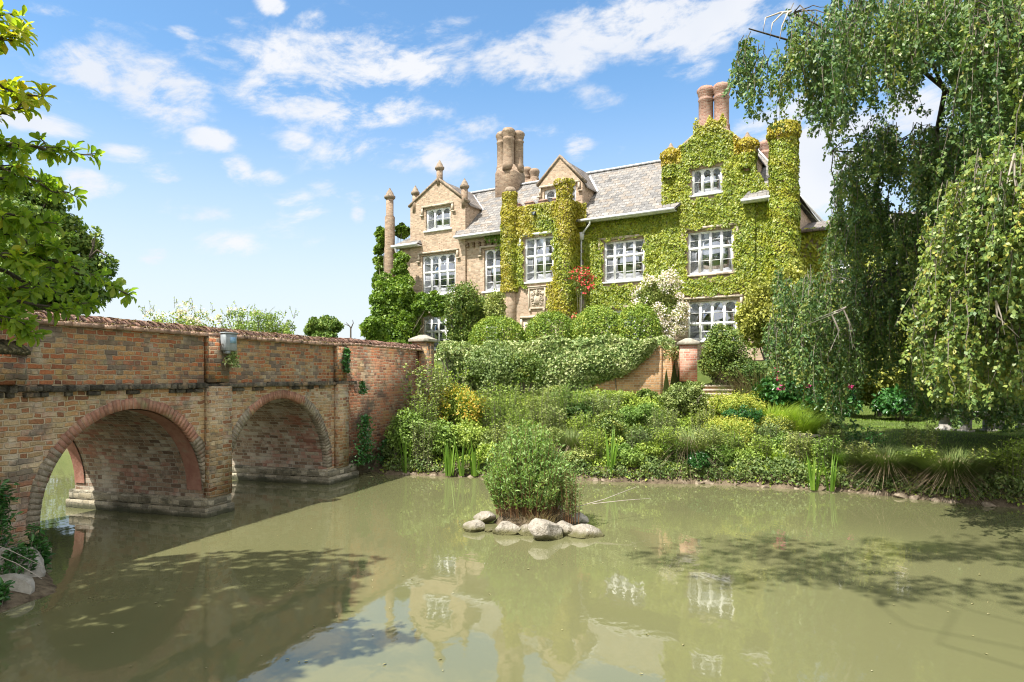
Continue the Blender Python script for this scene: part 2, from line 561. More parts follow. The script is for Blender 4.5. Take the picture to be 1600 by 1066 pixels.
M['bridge_dark'] = brick_mat('sooty_abutment_brick', [(0, (0.141, 0.0753, 0.0538)), (.3, (0.282, 0.125, 0.0753)), (.5, (0.422, 0.163, 0.0806)), (.7, (0.31, 0.194, 0.118)), (1, (0.464, 0.351, 0.226))],
                             (0.381, 0.301, 0.204), joint=.009, wob=.018, bump=1.0,
                             stains=[((0.461, 0.198, 0.102), .8, .54, .66, .6, .3), ((0.384, 0.288, 0.115), 1.4, .56, .70, .5, .3), ((0.0704, 0.064, 0.0538), 1.0, .46, .66, .85, .15), ((0.461, 0.422, 0.346), 1.7, .58, .74, .6, .2)], bw=.21, bh=.070, tide=(.5, .9, (.07, .075, .045)))
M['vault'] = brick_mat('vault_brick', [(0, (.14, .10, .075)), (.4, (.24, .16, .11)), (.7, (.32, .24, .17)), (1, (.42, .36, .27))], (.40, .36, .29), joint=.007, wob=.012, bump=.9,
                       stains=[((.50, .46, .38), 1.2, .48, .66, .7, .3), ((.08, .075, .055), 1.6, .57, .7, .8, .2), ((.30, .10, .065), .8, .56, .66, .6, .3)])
M['plinth'] = brick_mat('plinth_brick', [(0, (.12, .11, .08)), (.5, (.28, .25, .18)), (1, (.46, .42, .33))], (.34, .31, .24), joint=.006, bw=.3, bh=.09, wob=.02, bump=1.0,
                        stains=[((.06, .06, .04), 2.0, .5, .66, .8, .2)], tide=(.13, .16, (.035, .038, .02)))
M['lining'] = noisy_mat('repaired_red_lining', (.26, .12, .085), (.36, .19, .14), 7, bump=.5, c3=(.30, .26, .19), s3=1.8)
M['voussoir'] = noisy_mat('voussoir_brick', (.30, .14, .095), (.42, .235, .165), 12, bump=.5, c3=(.36, .31, .18), s3=2.2, island=.22)
M['voussoir_old'] = noisy_mat('voussoir_weathered', (.20, .165, .115), (.36, .31, .235), 14, bump=.9, c3=(.26, .12, .075), s3=2.6, island=.25)
M['coping'] = noisy_mat('coping_brick', (.19, .115, .085), (.36, .21, .155), 14, bump=.9, c3=(.10, .07, .05), s3=5, island=.5, dist=.04)
M['coping_low'] = noisy_mat('coping_course', (.40, .25, .18), (.55, .38, .29), 11, bump=.7, c3=(.13, .10, .08), s3=4, island=.35, dist=.03)
M['string'] = noisy_mat('black_lichened_course', (.05, .046, .038), (.17, .15, .115), 9, bump=1.0, c3=(.34, .24, .15), s3=2.6, dist=.05, island=.4)
M['moss'] = noisy_mat('dark_moss', (.05, .05, .025), (.16, .13, .06), 14, bump=1.0, dist=.05)
M['buff'] = brick_mat('buff_brick', [(0, (.28, .20, .14)), (.35, (.37, .275, .195)), (.7, (.43, .33, .24)), (1, (.51, .415, .315))], (.46, .39, .30), joint=.006, bump=.35, wob=.002,
                      stains=[((.50, .36, .28), .5, .52, .7, .4, .2), ((.30, .22, .15), 1.3, .60, .78, .4, .1)])
M['chimney'] = brick_mat('chimney_brick', [(0, (.19, .125, .085)), (.5, (.28, .20, .14)), (1, (.37, .285, .205))], (.36, .30, .23), joint=.006, bump=.35, wob=.002,
                         stains=[((.17, .12, .09), 1.6, .52, .7, .6, .2)])
M['redchim'] = brick_mat('red_chimney_brick', [(0, (.19, .09, .065)), (.5, (.30, .16, .12)), (1, (.38, .25, .19))], (.40, .34, .28), joint=.007, bump=.4, wob=.003,
                         stains=[((.20, .15, .12), 2.0, .52, .7, .5, .2)])
M['garden'] = brick_mat('garden_wall_brick', [(0, (.35, .20, .10)), (.4, (.48, .27, .13)), (.7, (.52, .33, .17)), (1, (.42, .30, .19))], (.50, .42, .31), joint=.007, bump=.5, wob=.003,
                        stains=[((.22, .17, .10), 1.6, .58, .72, .5, .2)])
M['pinkbrick'] = brick_mat('pink_pillar_brick', [(0, (.33, .13, .09)), (.5, (.46, .20, .14)), (1, (.56, .32, .24))], (.50, .42, .35), joint=.007, bump=.5, wob=.003,
                           stains=[((.60, .50, .42), 2.0, .58, .75, .5, .2)])
M['stone'] = noisy_mat('weathered_stone', (.42, .34, .25), (.56, .48, .38), 8, bump=.5, c3=(.24, .19, .14), s3=2.5)
M['darkstone'] = noisy_mat('brown_capstone', (.20, .15, .11), (.34, .27, .20), 9, bump=.6, c3=(.12, .10, .07), s3=3)
M['pillarcap'] = noisy_mat('grey_capstone', (.26, .235, .19), (.40, .365, .30), 9, bump=.5, c3=(.20, .19, .14), s3=4)
M['white'] = noisy_mat('white_paint', (.78, .78, .77), (.86, .86, .85), 3, rough=.4, bump=.05, spec=.4)
M['lead'] = noisy_mat('lead_flashing', (.45, .46, .48), (.62, .63, .65), 5, rough=.5, bump=.2)
M['gutter'] = noisy_mat('gutter_paint', (.62, .62, .62), (.75, .75, .75), 3, rough=.45, bump=.05)
M['door'] = noisy_mat('oak_door', (.10, .06, .035), (.15, .09, .055), 6, rough=.5, bump=.3)
M['room'] = noisy_mat('room_plaster', (.62, .60, .57), (.70, .68, .64), 1.5, bump=0)
M['curtain'] = noisy_mat('white_net_curtain', (.76, .75, .76), (.84, .83, .84), 4, bump=0)
M['peach'] = noisy_mat('peach_curtain', (.62, .36, .20), (.72, .45, .27), 4, bump=0)
M['metalbox'] = noisy_mat('grey_metal_box', (.23, .26, .28), (.33, .36, .38), 9, rough=.45, bump=.15, spec=.4)
M['lens'] = noisy_mat('pale_blue_window', (.20, .36, .55), (.30, .48, .66), 9, rough=.1, bump=0, spec=.5)
M['black'] = noisy_mat('black_housing', (.02, .02, .02), (.04, .04, .04), 5, rough=.4, bump=0)
M['bark'] = noisy_mat('grey_bark', (.12, .10, .075), (.26, .23, .18), 10, bump=.8, c3=(.16, .18, .07), s3=2)
M['barkpale'] = noisy_mat('pale_bare_twigs', (.36, .31, .26), (.50, .45, .39), 10, bump=.3)
M['barkdark'] = noisy_mat('dark_bark', (.055, .045, .035), (.12, .10, .075), 12, bump=.8)
M['redstem'] = noisy_mat('red_brown_stems', (.15, .085, .04), (.26, .14, .07), 12, bump=.2)
M['rock'] = noisy_mat('pale_limestone', (.29, .255, .205), (.46, .42, .355), 7, bump=1.0, c3=(.15, .125, .08), s3=4.5, dist=.05, wet=True)
M['brownrock'] = noisy_mat('brown_bank_stone', (.11, .085, .06), (.25, .205, .15), 8, bump=.8, c3=(.07, .06, .04), s3=3, island=.4)
M['greyrock'] = noisy_mat('grey_boulder', (.27, .25, .21), (.44, .41, .36), 7, bump=.8, c3=(.12, .13, .08), s3=2.5)
M['bench'] = noisy_mat('lichened_bench_stone', (.26, .24, .21), (.42, .40, .36), 9, bump=.5, c3=(.14, .14, .10), s3=4)
M['paving'] = noisy_mat('path_stone', (.40, .33, .27), (.55, .47, .39), 7, bump=.5, c3=(.26, .24, .17), s3=3)

# roofs: rows of stone slates
def slate_mat(name, stops, bw, bh):
    m_, g = newmat(name)
    tc = g.n('ShaderNodeTexCoord'); uv = tc.outputs['UV']; ob = tc.outputs['Object']
    r1, r2, d, fv = brick_cells(g, uv, bw, bh, False, .03)
    big = g.noise(ob, .55, 4, .6)
    col = g.ramp(g.m('ADD', g.m('MULTIPLY', r1, .75), g.m('MULTIPLY', g.m('SUBTRACT', big, .35), .8), clamp=True), stops)
    nz = g.noise(ob, 5, 6, .7, .4)
    col = g.mix(g.m('MULTIPLY', g.ss(nz, .50, .66), .55), col, (.17, .14, .115))
    nz2 = g.noise(ob, 9, 5, .7, .2)
    col = g.mix(g.m('MULTIPLY', g.ss(nz2, .54, .68), .6), col, (.56, .55, .52))
    col = g.mix(g.ss(d, .004, .020), (.055, .052, .05), col)
    h = g.m('ADD', g.m('SUBTRACT', 1.0, fv), g.m('MULTIPLY', r1, .4))
    finish(g, col, .75, g.bump(h, .9, .035), .3)
    return m_


M['slate'] = slate_mat('stone_slates', [(0, (.10, .095, .09)), (.3, (.17, .165, .16)), (.6, (.24, .225, .205)), (.8, (.20, .165, .13)), (1, (.34, .33, .31))], .42, .30)
M['slate_dark'] = slate_mat('brown_slates', [(0, (.15, .13, .12)), (.5, (.22, .19, .165)), (1, (.33, .29, .25))], .3, .2)

# glass
gm, g = newmat('window_glass')
gl = g.n('ShaderNodeBsdfGlossy'); gl.inputs['Roughness'].default_value = .02
gl.inputs['Color'].default_value = (.9, .93, 1, 1)
tr = g.n('ShaderNodeBsdfTransparent'); tr.inputs[0].default_value = (.80, .84, .86, 1)
fr = g.n('ShaderNodeFresnel'); fr.inputs[0].default_value = 1.5
tcg = g.n('ShaderNodeTexCoord')
nb = g.bump(g.noise(tcg.outputs['Object'], 1.6, 2, .5), .12, .05)
g.put(gl.inputs['Normal'], nb)
mx = g.n('ShaderNodeMixShader')
g.put(mx.inputs[0], g.m('ADD', g.m('MULTIPLY', fr.outputs[0], 1.1), .28, clamp=True))
g.nt.links.new(tr.outputs[0], mx.inputs[1]); g.nt.links.new(gl.outputs[0], mx.inputs[2])
o_ = g.n('ShaderNodeOutputMaterial'); g.nt.links.new(mx.outputs[0], o_.inputs[0])
M['glass'] = gm

# pond water: silty green body colour under a clear reflecting surface
wm, g = newmat('silty_pond_water')
tcw = g.n('ShaderNodeTexCoord'); ob = tcw.outputs['Object']
big = g.noise(ob, .12, 3, .5)
wcol = g.mix(g.ss(big, .3, .7), (.124, .126, .058), (.154, .152, .073))
mp = g.vm('MULTIPLY', ob, (1.0, 0.6, 1.0))
r_a = g.noise(mp, 2.2, 3, .55, .4)
r_b = g.noise(mp, 9.0, 2, .5)
calm = g.ss(g.noise(ob, .22, 2, .5), .35, .65)
hgt = g.m('ADD', g.m('MULTIPLY', r_a, 1.0), g.m('MULTIPLY', r_b, g.m('MULTIPLY', calm, .22)))
wb = finish(g, wcol, .035, g.bump(hgt, .06, .05), .5)
wb.inputs['IOR'].default_value = 1.6
M['water'] = wm

# ground
gm2, g = newmat('bank_soil_and_turf')
tcn = g.n('ShaderNodeTexCoord'); ob = tcn.outputs['Object']
_, _, pz = g.xyz(ob)
na = g.noise(ob, .9, 5, .65); nb_ = g.noise(ob, 7, 5, .7)
grass = g.mix(g.ss(na, .3, .7), (.055, .085, .020), (.10, .13, .032))
grass = g.mix(g.ss(nb_, .5, .75), grass, (.13, .14, .05))
soil = g.mix(g.ss(nb_, .3, .7), (.06, .045, .03), (.19, .15, .10))
f = g.ss(g.m('ADD', pz, g.m('MULTIPLY', g.m('SUBTRACT', nb_, .5), .35)), .18, .42)
finish(g, g.mix(f, soil, grass), .95, g.bump(nb_, .8, .05), .1)
M['ground'] = gm2

M['ivy'] = leaf_mat('boston_ivy_leaves', [(0, (.095, .165, .018)), (.35, (.18, .25, .022)), (.7, (.28, .33, .028)), (1, (.40, .41, .04))],
                    [(0, (.34, .21, .02)), (.5, (.40, .30, .02)), (1, (.46, .38, .03))], trans=0.17, rough=.42, spec=.4, var=1.0)
M['ivy_green'] = leaf_mat('green_climber_leaves', [(0, (.055, .115, .016)), (.4, (.115, .20, .024)), (.75, (.20, .30, .035)), (1, (.32, .38, .05))], trans=0.19, var=1.2)
M['dark_shrub'] = leaf_mat('dark_shrub_leaves', own=True, stops= [(0, (.045, .095, .022)), (.45, (.095, .155, .035)), (.8, (.17, .22, .055)), (1, (.30, .27, .09))], trans=0.12, var=2.5)
M['box'] = leaf_mat('clipped_ball_leaves', own=True, stops= [(0, (.06, .12, .02)), (.4, (.125, .21, .035)), (.75, (.22, .295, .05)), (1, (.36, .38, .085))], trans=0.14, var=2.5)
M['varieg'] = leaf_mat('variegated_ivy_leaves', [(0, (.075, .14, .03)), (.35, (.17, .25, .07)), (.6, (.36, .42, .16)), (1, (.60, .62, .34))], trans=0.12, var=1.5)
M['beech'] = leaf_mat('beech_leaves', [(0, (.03, .082, .030)), (.4, (.062, .135, .042)), (.75, (.12, .205, .055)), (1, (.27, .30, .07))],
                      [(0, (.17, .26, .05)), (.6, (.28, .35, .065)), (1, (.42, .34, .07))], trans=.24, rough=.45, spec=.45, var=.9)
M['magnolia'] = leaf_mat('broad_glossy_leaves', [(0, (.10, .18, .025)), (.4, (.18, .28, .04)), (.75, (.27, .37, .05)), (1, (.40, .43, .07))],
                         [(0, (.32, .38, .03)), (.7, (.46, .46, .04)), (1, (.52, .34, .03))], trans=.58, rough=.45, spec=.4, var=1.2)
M['edge'] = leaf_mat('waterside_leaves', [(0, (.06, .105, .03)), (.4, (.11, .17, .045)), (.75, (.18, .24, .07)), (1, (.30, .31, .11))], trans=.18, var=2.2)
M['reed'] = leaf_mat('willowherb_leaves', [(0, (.12, .21, .06)), (.45, (.20, .32, .09)), (.8, (.30, .41, .13)), (1, (.44, .50, .20))], trans=.3, var=2.0)
M['float'] = leaf_mat('floating_leaf', [(0, (.16, .15, .06)), (.7, (.30, .27, .13)), (1, (.55, .52, .40))], trans=0)
M['oak'] = leaf_mat('oak_leaves', [(0, (.045, .10, .02)), (.5, (.12, .20, .035)), (1, (.28, .33, .06))], trans=0.17, var=.35)
M['herb'] = leaf_mat('fresh_herb_leaves', own=True, stops= [(0, (.10, .165, .03)), (.4, (.18, .265, .055)), (.75, (.27, .355, .085)), (1, (.42, .45, .14))], trans=0.19, var=1.6)
M['herb2'] = leaf_mat('grey_green_herb_leaves', own=True, stops= [(0, (.10, .15, .05)), (.4, (.17, .225, .075)), (.75, (.26, .31, .115)), (1, (.40, .38, .18))], trans=0.17, var=1.6)
M['darkherb'] = leaf_mat('dark_glossy_herb_leaves', [(0, (.018, .075, .02)), (.5, (.045, .145, .03)), (1, (.10, .24, .055))], trans=.2, rough=.3, spec=.5, var=1.6)
M['yellow'] = leaf_mat('yellow_flower_sprays', [(0, (.28, .34, .05)), (.5, (.44, .44, .07)), (1, (.58, .54, .12))], trans=.3)
M['orange'] = leaf_mat('orange_flower_sprays', [(0, (.34, .36, .05)), (.5, (.48, .38, .05)), (1, (.52, .26, .06))], trans=.3)
M['rosewhite'] = leaf_mat('white_pink_blossom', [(0, (.68, .55, .58)), (.5, (.78, .69, .71)), (1, (.86, .83, .83))], trans=.3)
M['red'] = leaf_mat('red_rose_blossom', [(0, (.45, .02, .03)), (.5, (.60, .04, .05)), (1, (.62, .12, .10))], trans=.2)
M['pink'] = leaf_mat('pink_peony_blossom', [(0, (.62, .04, .22)), (1, (.75, .12, .36))], trans=.2)
M['golden'] = leaf_mat('golden_conifer_leaves', [(0, (.12, .15, .02)), (.4, (.24, .26, .045)), (.75, (.36, .36, .06)), (1, (.48, .42, .09))], trans=0.14, var=1.0)
M['blade'] = leaf_mat('fresh_blades', [(0, (.075, .16, .022)), (.5, (.15, .27, .03)), (1, (.25, .38, .05))], trans=.3, var=.8)
M['limeblade'] = leaf_mat('lime_blades', [(0, (.17, .27, .03)), (.5, (.27, .38, .045)), (1, (.38, .46, .07))], trans=.35, var=.8)
M['tussock'] = leaf_mat('tussock_blades', [(0, (.07, .12, .03)), (.5, (.14, .195, .055)), (1, (.26, .28, .10))], [(0, (.28, .22, .13)), (1, (.46, .38, .25))], trans=0.15, var=1.2)
M['dry'] = leaf_mat('dry_blades', [(0, (.13, .095, .06)), (.5, (.24, .18, .12)), (1, (.38, .30, .21))], trans=.2)
M['lawn'] = leaf_mat('lawn_blades', [(0, (.09, .16, .025)), (.5, (.15, .24, .035)), (1, (.25, .33, .06))], trans=.3, var=.6)
# ---------------------------------------------------------------- ground, water
F_ = np.array([.854, -.520]); NIN = np.array([.520, .854])         # along the house front / into the house
HO = np.array([9.76, 33.6])                                         # a point of the house front
GW = np.array([4.53, 21.0])                                         # front right corner of the terrace wall
POND = np.array([(-6.15, 8.75), (-5.45, 8.0), (-5.0, 7.45), (-5.15, 6.8), (-5.6, 6.0), (-6.6, 4.6), (-7, 2.6), (-4, 2.0), (0, 2.1), (6, 1.8), (12, 2.6), (14.6, 6), (13.4, 9.4),
                 (10.6, 11.3), (9.3, 12.1), (8.0, 13.0), (6.7, 14.1), (5.5, 14.5), (4.25, 15.0), (3.0, 15.1), (1.45, 15.55), (-.75, 16.0), (-2.1, 16.25), (-3.0, 16.4), (-3.25, 16.9), (-3.85, 17.0), (-4.3, 15.9),
                 (-6.6, 16.6), (-8, 20), (-12, 23.5), (-22, 25), (-34, 20), (-26, 13.0), (-9.4, 10.2), (-8.9, 9.7)])


def sdf(X, Y, poly):
    """signed distance to polygon, negative inside"""
    P = np.stack([X.ravel(), Y.ravel()], 1)
    d2 = np.full(len(P), 1e18); inside = np.zeros(len(P), bool)
    n = len(poly)
    for i in range(n):
        a, b = poly[i], poly[(i + 1) % n]
        ab = b - a
        t = np.clip(((P - a) @ ab) / (ab @ ab), 0, 1)
        q = a + t[:, None] * ab
        d2 = np.minimum(d2, ((P - q) ** 2).sum(1))
        c = ((a[1] > P[:, 1]) != (b[1] > P[:, 1]))
        xi = (b[0] - a[0]) * (P[:, 1] - a[1]) / (b[1] - a[1] + 1e-12) + a[0]
        inside ^= c & (P[:, 0] < xi)
    d = np.sqrt(d2)
    return np.where(inside, -d, d).reshape(X.shape)


def sstep(x, a, b):
    t = np.clip((x - a) / (b - a), 0, 1)
    return t * t * (3 - 2 * t)


def gz(x, y):
    x = np.atleast_1d(np.asarray(x, float)); y = np.atleast_1d(np.asarray(y, float))
    d = sdf(x, y, POND)
    ax = (x - GW[0]) * F_[0] + (y - GW[1]) * F_[1]
    q = (x - GW[0]) * NIN[0] + (y - GW[1]) * NIN[1]
    bank = 1.55 + (0.9 - 1.55) * sstep(ax, 0.3, 3.5)
    T = bank.copy()
    terr = np.where(ax < 0.0, sstep(q, 0.12, 0.3), sstep(q, 0.6, 4.5) * (1 - sstep(ax, 2.5, 5.0)))
    T = T + (2.9 - T) * terr
    T = T + (1.9 - T) * sstep(ax, 2.5, 6.0) * sstep(q, 9, 17)
    lx_ = (x + 4.97) * .309 + (y - 12.05) * .951; ly_ = -(x + 4.97) * .951 + (y - 12.05) * .309
    drive = (ly_ > .35) & (y > 16.2) & (x < -1.5) & (lx_ > 3.6)
    T = np.where(drive, 2.35 + .55 * sstep(y, 20, 26), T)
    near = y < 6.5
    T = np.where(near, .72, T)
    left = (x < -4.8) & (y < 12) & (y > 4)
    T = np.where(left, .16 + 1.3 * sstep(-x, 6.1, 8.0), T)
    leftfar = (x < -9.5)
    T = np.where(leftfar, 1.5 + .8 * sstep(d, 2, 20), T)
    far = sstep(np.hypot(x, y), 60, 160)
    T = T + (2.2 - T) * far
    edge = np.where(left, .10, .30) * sstep(d, -.05, .22)
    h = np.where(d > 0, edge + (T - np.where(left, .10, .30)) * sstep(d, .15, 5.0), -.9 * sstep(-d, 0, 1.2))
    steep = drive & (d > 0)
    h = np.where(steep, .3 + (T - .3) * sstep(d, .1, 1.4), h)
    h = h + .05 * np.sin(x * 2.1 + 1.3 * y) * sstep(d, 0.1, 1.0) * (1 - far)
    return h


def axis(lo_f, hi_f, step, far):
    a = list(np.arange(lo_f, hi_f + 1e-6, step))
    s = step; x = hi_f
    while x < far:
        s *= 1.22; x += s; a.append(min(x, far))
    s = step; x = lo_f; b = []
    while x > -far:
        s *= 1.22; x -= s; b.append(max(x, -far))
    return np.array(b[::-1] + a)


xs = axis(-13, 20, .22, 1800); ys = axis(0, 33, .22, 1800)
GX, GY = np.meshgrid(xs, ys)
GZ = gz(GX.ravel(), GY.ravel()).reshape(GX.shape)
nx, ny = len(xs), len(ys)
V = np.stack([GX.ravel(), GY.ravel(), GZ.ravel()], 1)
i, j = np.meshgrid(np.arange(nx - 1), np.arange(ny - 1))
k = (j * nx + i).ravel()
Fq = np.stack([k, k + 1, k + 1 + nx, k + nx], 1)
ground = npmesh('ground', V, Fq.ravel(), np.full(len(Fq), 4), M['ground'], smooth=True)
setp(ground, kind='structure')

mb = MB(); mb.poly([(-60, -2, 0), (22, -2, 0), (22, 45, 0), (-60, 45, 0)])
water = mb.build('water', M['water']); setp(water, kind='structure')

# ---------------------------------------------------------------- bridge (local x along it, y across, away from the pond)
BD = np.array([.309, .951]); BIN = np.array([-.951, .309]); BO = np.array([-4.97, 12.05])
BRZ = math.atan2(BD[1], BD[0])
bridge = empty('brick_bridge', (BO[0], BO[1], 0), BRZ, 'old red brick bridge with two round arches over the water', 'bridge')


def bx(Y):
    return (Y - BO[1]) / BD[1]


A1 = (bx(8.73), bx(11.47), 1.88); A2 = (bx(11.95), bx(14.93), 1.93)
XL, XR = bx(2.0), bx(15.62); XEND = bx(19.75)
ZS = 2.17; WID = 2.9
BR_TOP = lambda x: 3.12 + .075 * np.clip((x + .5) / 4, 0, 1) - 0.0 * x


def arch_pts(a, n=30):
    x0, x1, zc = a
    cx = (x0 + x1) / 2; r = (x1 - x0) / 2; zs = zc - r
    pts = []
    for t in np.linspace(math.pi, 0, n + 1):
        pts.append((cx + r * math.cos(t), zs + r * math.sin(t)))
    return pts, cx, r, zs


mb = MB(); vault = MB(); plin = MB()
ZB = -.9


def spandrel(y, flip=False):
    """one face of the bridge, from the river bed to the string course, with both openings"""
    def P(pts):
        q = [(x, y, z) for x, z in pts]
        mb.poly(q[::-1] if flip else q)
    prev = XL
    for a in (A1, A2):
        pts, cx, r, zs = arch_pts(a)
        P([(prev, ZB), (a[0], ZB), (a[0], zs), (a[0], ZS), (prev, ZS)])
        for (xa, za), (xb, zb) in zip(pts[:-1], pts[1:]):
            P([(xa, za), (xb, zb), (xb, ZS), (xa, ZS)])
        prev = a[1]
    P([(prev, ZB), (XR, ZB), (XR, ZS), (prev, ZS)])


spandrel(0.0); spandrel(WID, True)
for a in (A1, A2):
    pts, cx, r, zs = arch_pts(a)
    full = [(a[0], ZB)] + pts + [(a[1], ZB)]
    s = 0
    for (xa, za), (xb, zb) in zip(full[:-1], full[1:]):
        l = math.hypot(xb - xa, zb - za)
        ny_ = 6
        for q in range(ny_):
            y0, y1 = WID * q / ny_, WID * (q + 1) / ny_
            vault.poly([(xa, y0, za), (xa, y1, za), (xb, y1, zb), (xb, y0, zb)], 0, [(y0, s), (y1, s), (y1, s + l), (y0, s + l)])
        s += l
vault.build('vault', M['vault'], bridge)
# parapets: front is the wall we see, rear one bounds the deck
par = MB()
TOPZ = 3.03


def parapet(y0, y1, xa, xb, n=24):
    X = np.linspace(xa, xb, n + 1)
    for x0, x1 in zip(X[:-1], X[1:]):
        par.poly([(x0, y0, ZS), (x1, y0, ZS), (x1, y0, TOPZ), (x0, y0, TOPZ)])
        par.poly([(x1, y1, ZS), (x0, y1, ZS), (x0, y1, TOPZ), (x1, y1, TOPZ)])
        par.poly([(x0, y0, TOPZ), (x1, y0, TOPZ), (x1, y1, TOPZ), (x0, y1, TOPZ)])
    par.poly([(xb, y0, ZS), (xb, y1, ZS), (xb, y1, TOPZ), (xb, y0, TOPZ)])


parapet(0.03, .36, XL, XR); par.build('parapet', M['bridge'], bridge)
par = MB(); parapet(WID - .36, WID - .03, XL, XEND); par.build('parapet', M['bridge'], bridge)
# abutment wall beyond the arches, full height, slightly set back
mb.build('spandrel_wall', M['bridge_low'], bridge)
mb = MB(); mb.box(XR, XEND, .10, .50, -.5, TOPZ + .05)
mb.build('abutment_wall', M['bridge_dark'], bridge)
dk = MB(); dk.box(XL, XEND, .5, WID - .37, ZS - .1, ZS + .06); dk.build('deck', M['paving'], bridge)
# plinth ledges at the water line
for (x0, x1) in ((A1[1] - .10, A2[0] + .10), (A2[1] - .10, XR + .42)):
    jag = MB()
    for k in range(26):
        pass
    plin = MB()
    plin.box(x0, x1, -.11, WID + .12, -.9, .15)
    plin.box(x0 + .03, x1 - .03, -.07, WID + .08, .152, .32)
    plin.build('plinth', M['plinth'], bridge, bevel=.02)
plin = MB(); plin.box(XL, A1[0] + .10, -.12, WID + .12, -.9, .16)
plin.build('plinth', M['plinth'], bridge, bevel=.02)
# pilasters
for (x0, x1) in ((bx(11.46), bx(11.98)), (bx(15.18), bx(15.60))):
    pil = MB(); pil.box(x0, x1, -.10, .02, .322, ZS + .02); pil.build('pilaster', M['bridge_low'], bridge)
    pil = MB(); pil.box(x0 + .02, x1 - .04, -.075, .028, ZS + .09, TOPZ); pil.build('upper_pilaster', M['bridge'], bridge)
pil = MB(); pil.box(bx(6.9), bx(8.13), -.14, .02, -.2, ZS + .02); pil.build('pilaster', M['bridge_dark'], bridge)
pil = MB(); pil.box(bx(6.9), bx(8.47), -.16, .025, ZS + .09, 2.62); pil.build('upper_pilaster', M['bridge'], bridge)
ms = MB()
x0, x1 = bx(6.9), bx(8.49)
for k in range(30):
    xa = x0 + (x1 - x0) * k / 30; xb = xa + (x1 - x0) / 30 * .97
    rr = random.Random(k)
    h = rr.uniform(-.02, .025)
    ms.add([(xa, -.2, 2.622), (xb, -.2, 2.622), (xb, .025, 2.622), (xa, .025, 2.622), (xa, -.2, 2.66 + h), (xb, -.2, 2.665 + h), (xb, .025, 2.80 + h), (xa, .025, 2.79 + h)],
           [(0, 3, 2, 1), (4, 5, 6, 7), (0, 1, 5, 4), (1, 2, 6, 5), (2, 3, 7, 6), (3, 0, 4, 7)])
ms.build('mossy_ledge', M['moss'], bridge)
# string course of rough black-lichened bricks
st = MB(); rr = random.Random(3)
x = XL
while x < XR + .32:
    w = rr.choice([.11, .22, .22]) * rr.uniform(.9, 1.1)
    p = -.075 + rr.uniform(-.03, .02)
    st.box(x + .003, x + w - .003, p, .02, ZS - .005 + rr.uniform(-.012, .006), ZS + .075 + rr.uniform(-.02, .014))
    if rr.random() < .35:
        st.box(x + .01, x + w - .012, p + .04, .02, ZS - .075, ZS - .008 + rr.uniform(-.01, 0))
    x += w
st.build('string_course', M['string'], bridge, bevel=.008)
# arch rings: single voussoir bricks laid round each opening
for idx, a in enumerate((A1, A2)):
    pts, cx, r, zs = arch_pts(a)
    ring = {'arch_ring': MB(), 'weathered_arch_ring': MB(), 'weathered_arch_ring ': MB()}
    n = int(math.pi * r / .068); rr = random.Random(7 + idx)
    for k in range(n):
        t0 = math.pi * (k + .05) / n; t1 = math.pi * (k + .95) / n
        deg = math.degrees((t0 + t1) / 2)
        if idx == 0:
            old = deg > 141 or deg < 36
        else:
            old = not (66 < deg < 124)
        depth = .155 if not old else .175
        dj = rr.uniform(-.012, .012)
        q = []
        for t, rad in ((t0, r - .004), (t1, r - .004), (t1, r + depth + dj), (t0, r + depth + dj)):
            q.append((cx + rad * math.cos(t), zs + rad * math.sin(t)))
        fy = -.012 + rr.uniform(-.005, .004)
        ring[('weathered_arch_ring' if deg < 95 else 'weathered_arch_ring ') if old else 'arch_ring'].extrude_y(q, fy, .12)
    bk = MB(); m_ = 48
    for k in range(m_):
        q = []
        for t, rad in ((math.pi * k / m_, r - .002), (math.pi * (k + 1) / m_, r - .002), (math.pi * (k + 1) / m_, r + .15), (math.pi * k / m_, r + .15)):
            q.append((cx + rad * math.cos(t), -.006, zs + rad * math.sin(t)))
        bk.poly(q)
    bk.build('mortar_bed', M['stone'], bridge)
    for nm, mbx in ring.items():
        mbx.build(nm.strip(), M['voussoir' if nm == 'arch_ring' else 'voussoir_old'], bridge)
# red brick lining on the reveal of the first arch ( the repaired band seen under the vault )
pts, cx, r, zs = arch_pts(A1, 60)
ln = MB(); lnb = MB()
for (xa, za), (xb, zb) in zip(pts[:-1], pts[1:]):
    ta = math.atan2(za - zs, xa - cx)
    f = .986
    ln.poly([(cx + (xa - cx) * f, .05, zs + (za - zs) * f), (cx + (xa - cx) * f, .36, zs + (za - zs) * f), (cx + (xb - cx) * f, .36, zs + (zb - zs) * f), (cx + (xb - cx) * f, .05, zs + (zb - zs) * f)])
    ln.poly([(cx + (xa - cx) * f, .36, zs + (za - zs) * f), (cx + (xa - cx) * 1.01, .36, zs + (za - zs) * 1.01), (cx + (xb - cx) * 1.01, .36, zs + (zb - zs) * 1.01), (cx + (xb - cx) * f, .36, zs + (zb - zs) * f)])
    lnb.poly([(cx + (xa - cx) * f, WID - .25, zs + (za - zs) * f), (cx + (xa - cx) * f, WID - .02, zs + (za - zs) * f), (cx + (xb - cx) * f, WID - .02, zs + (zb - zs) * f), (cx + (xb - cx) * f, WID - .25, zs + (zb - zs) * f)])
ln.build('repaired_lining', M['lining'], bridge); lnb.build('rear_lining', M['lining'], bridge)


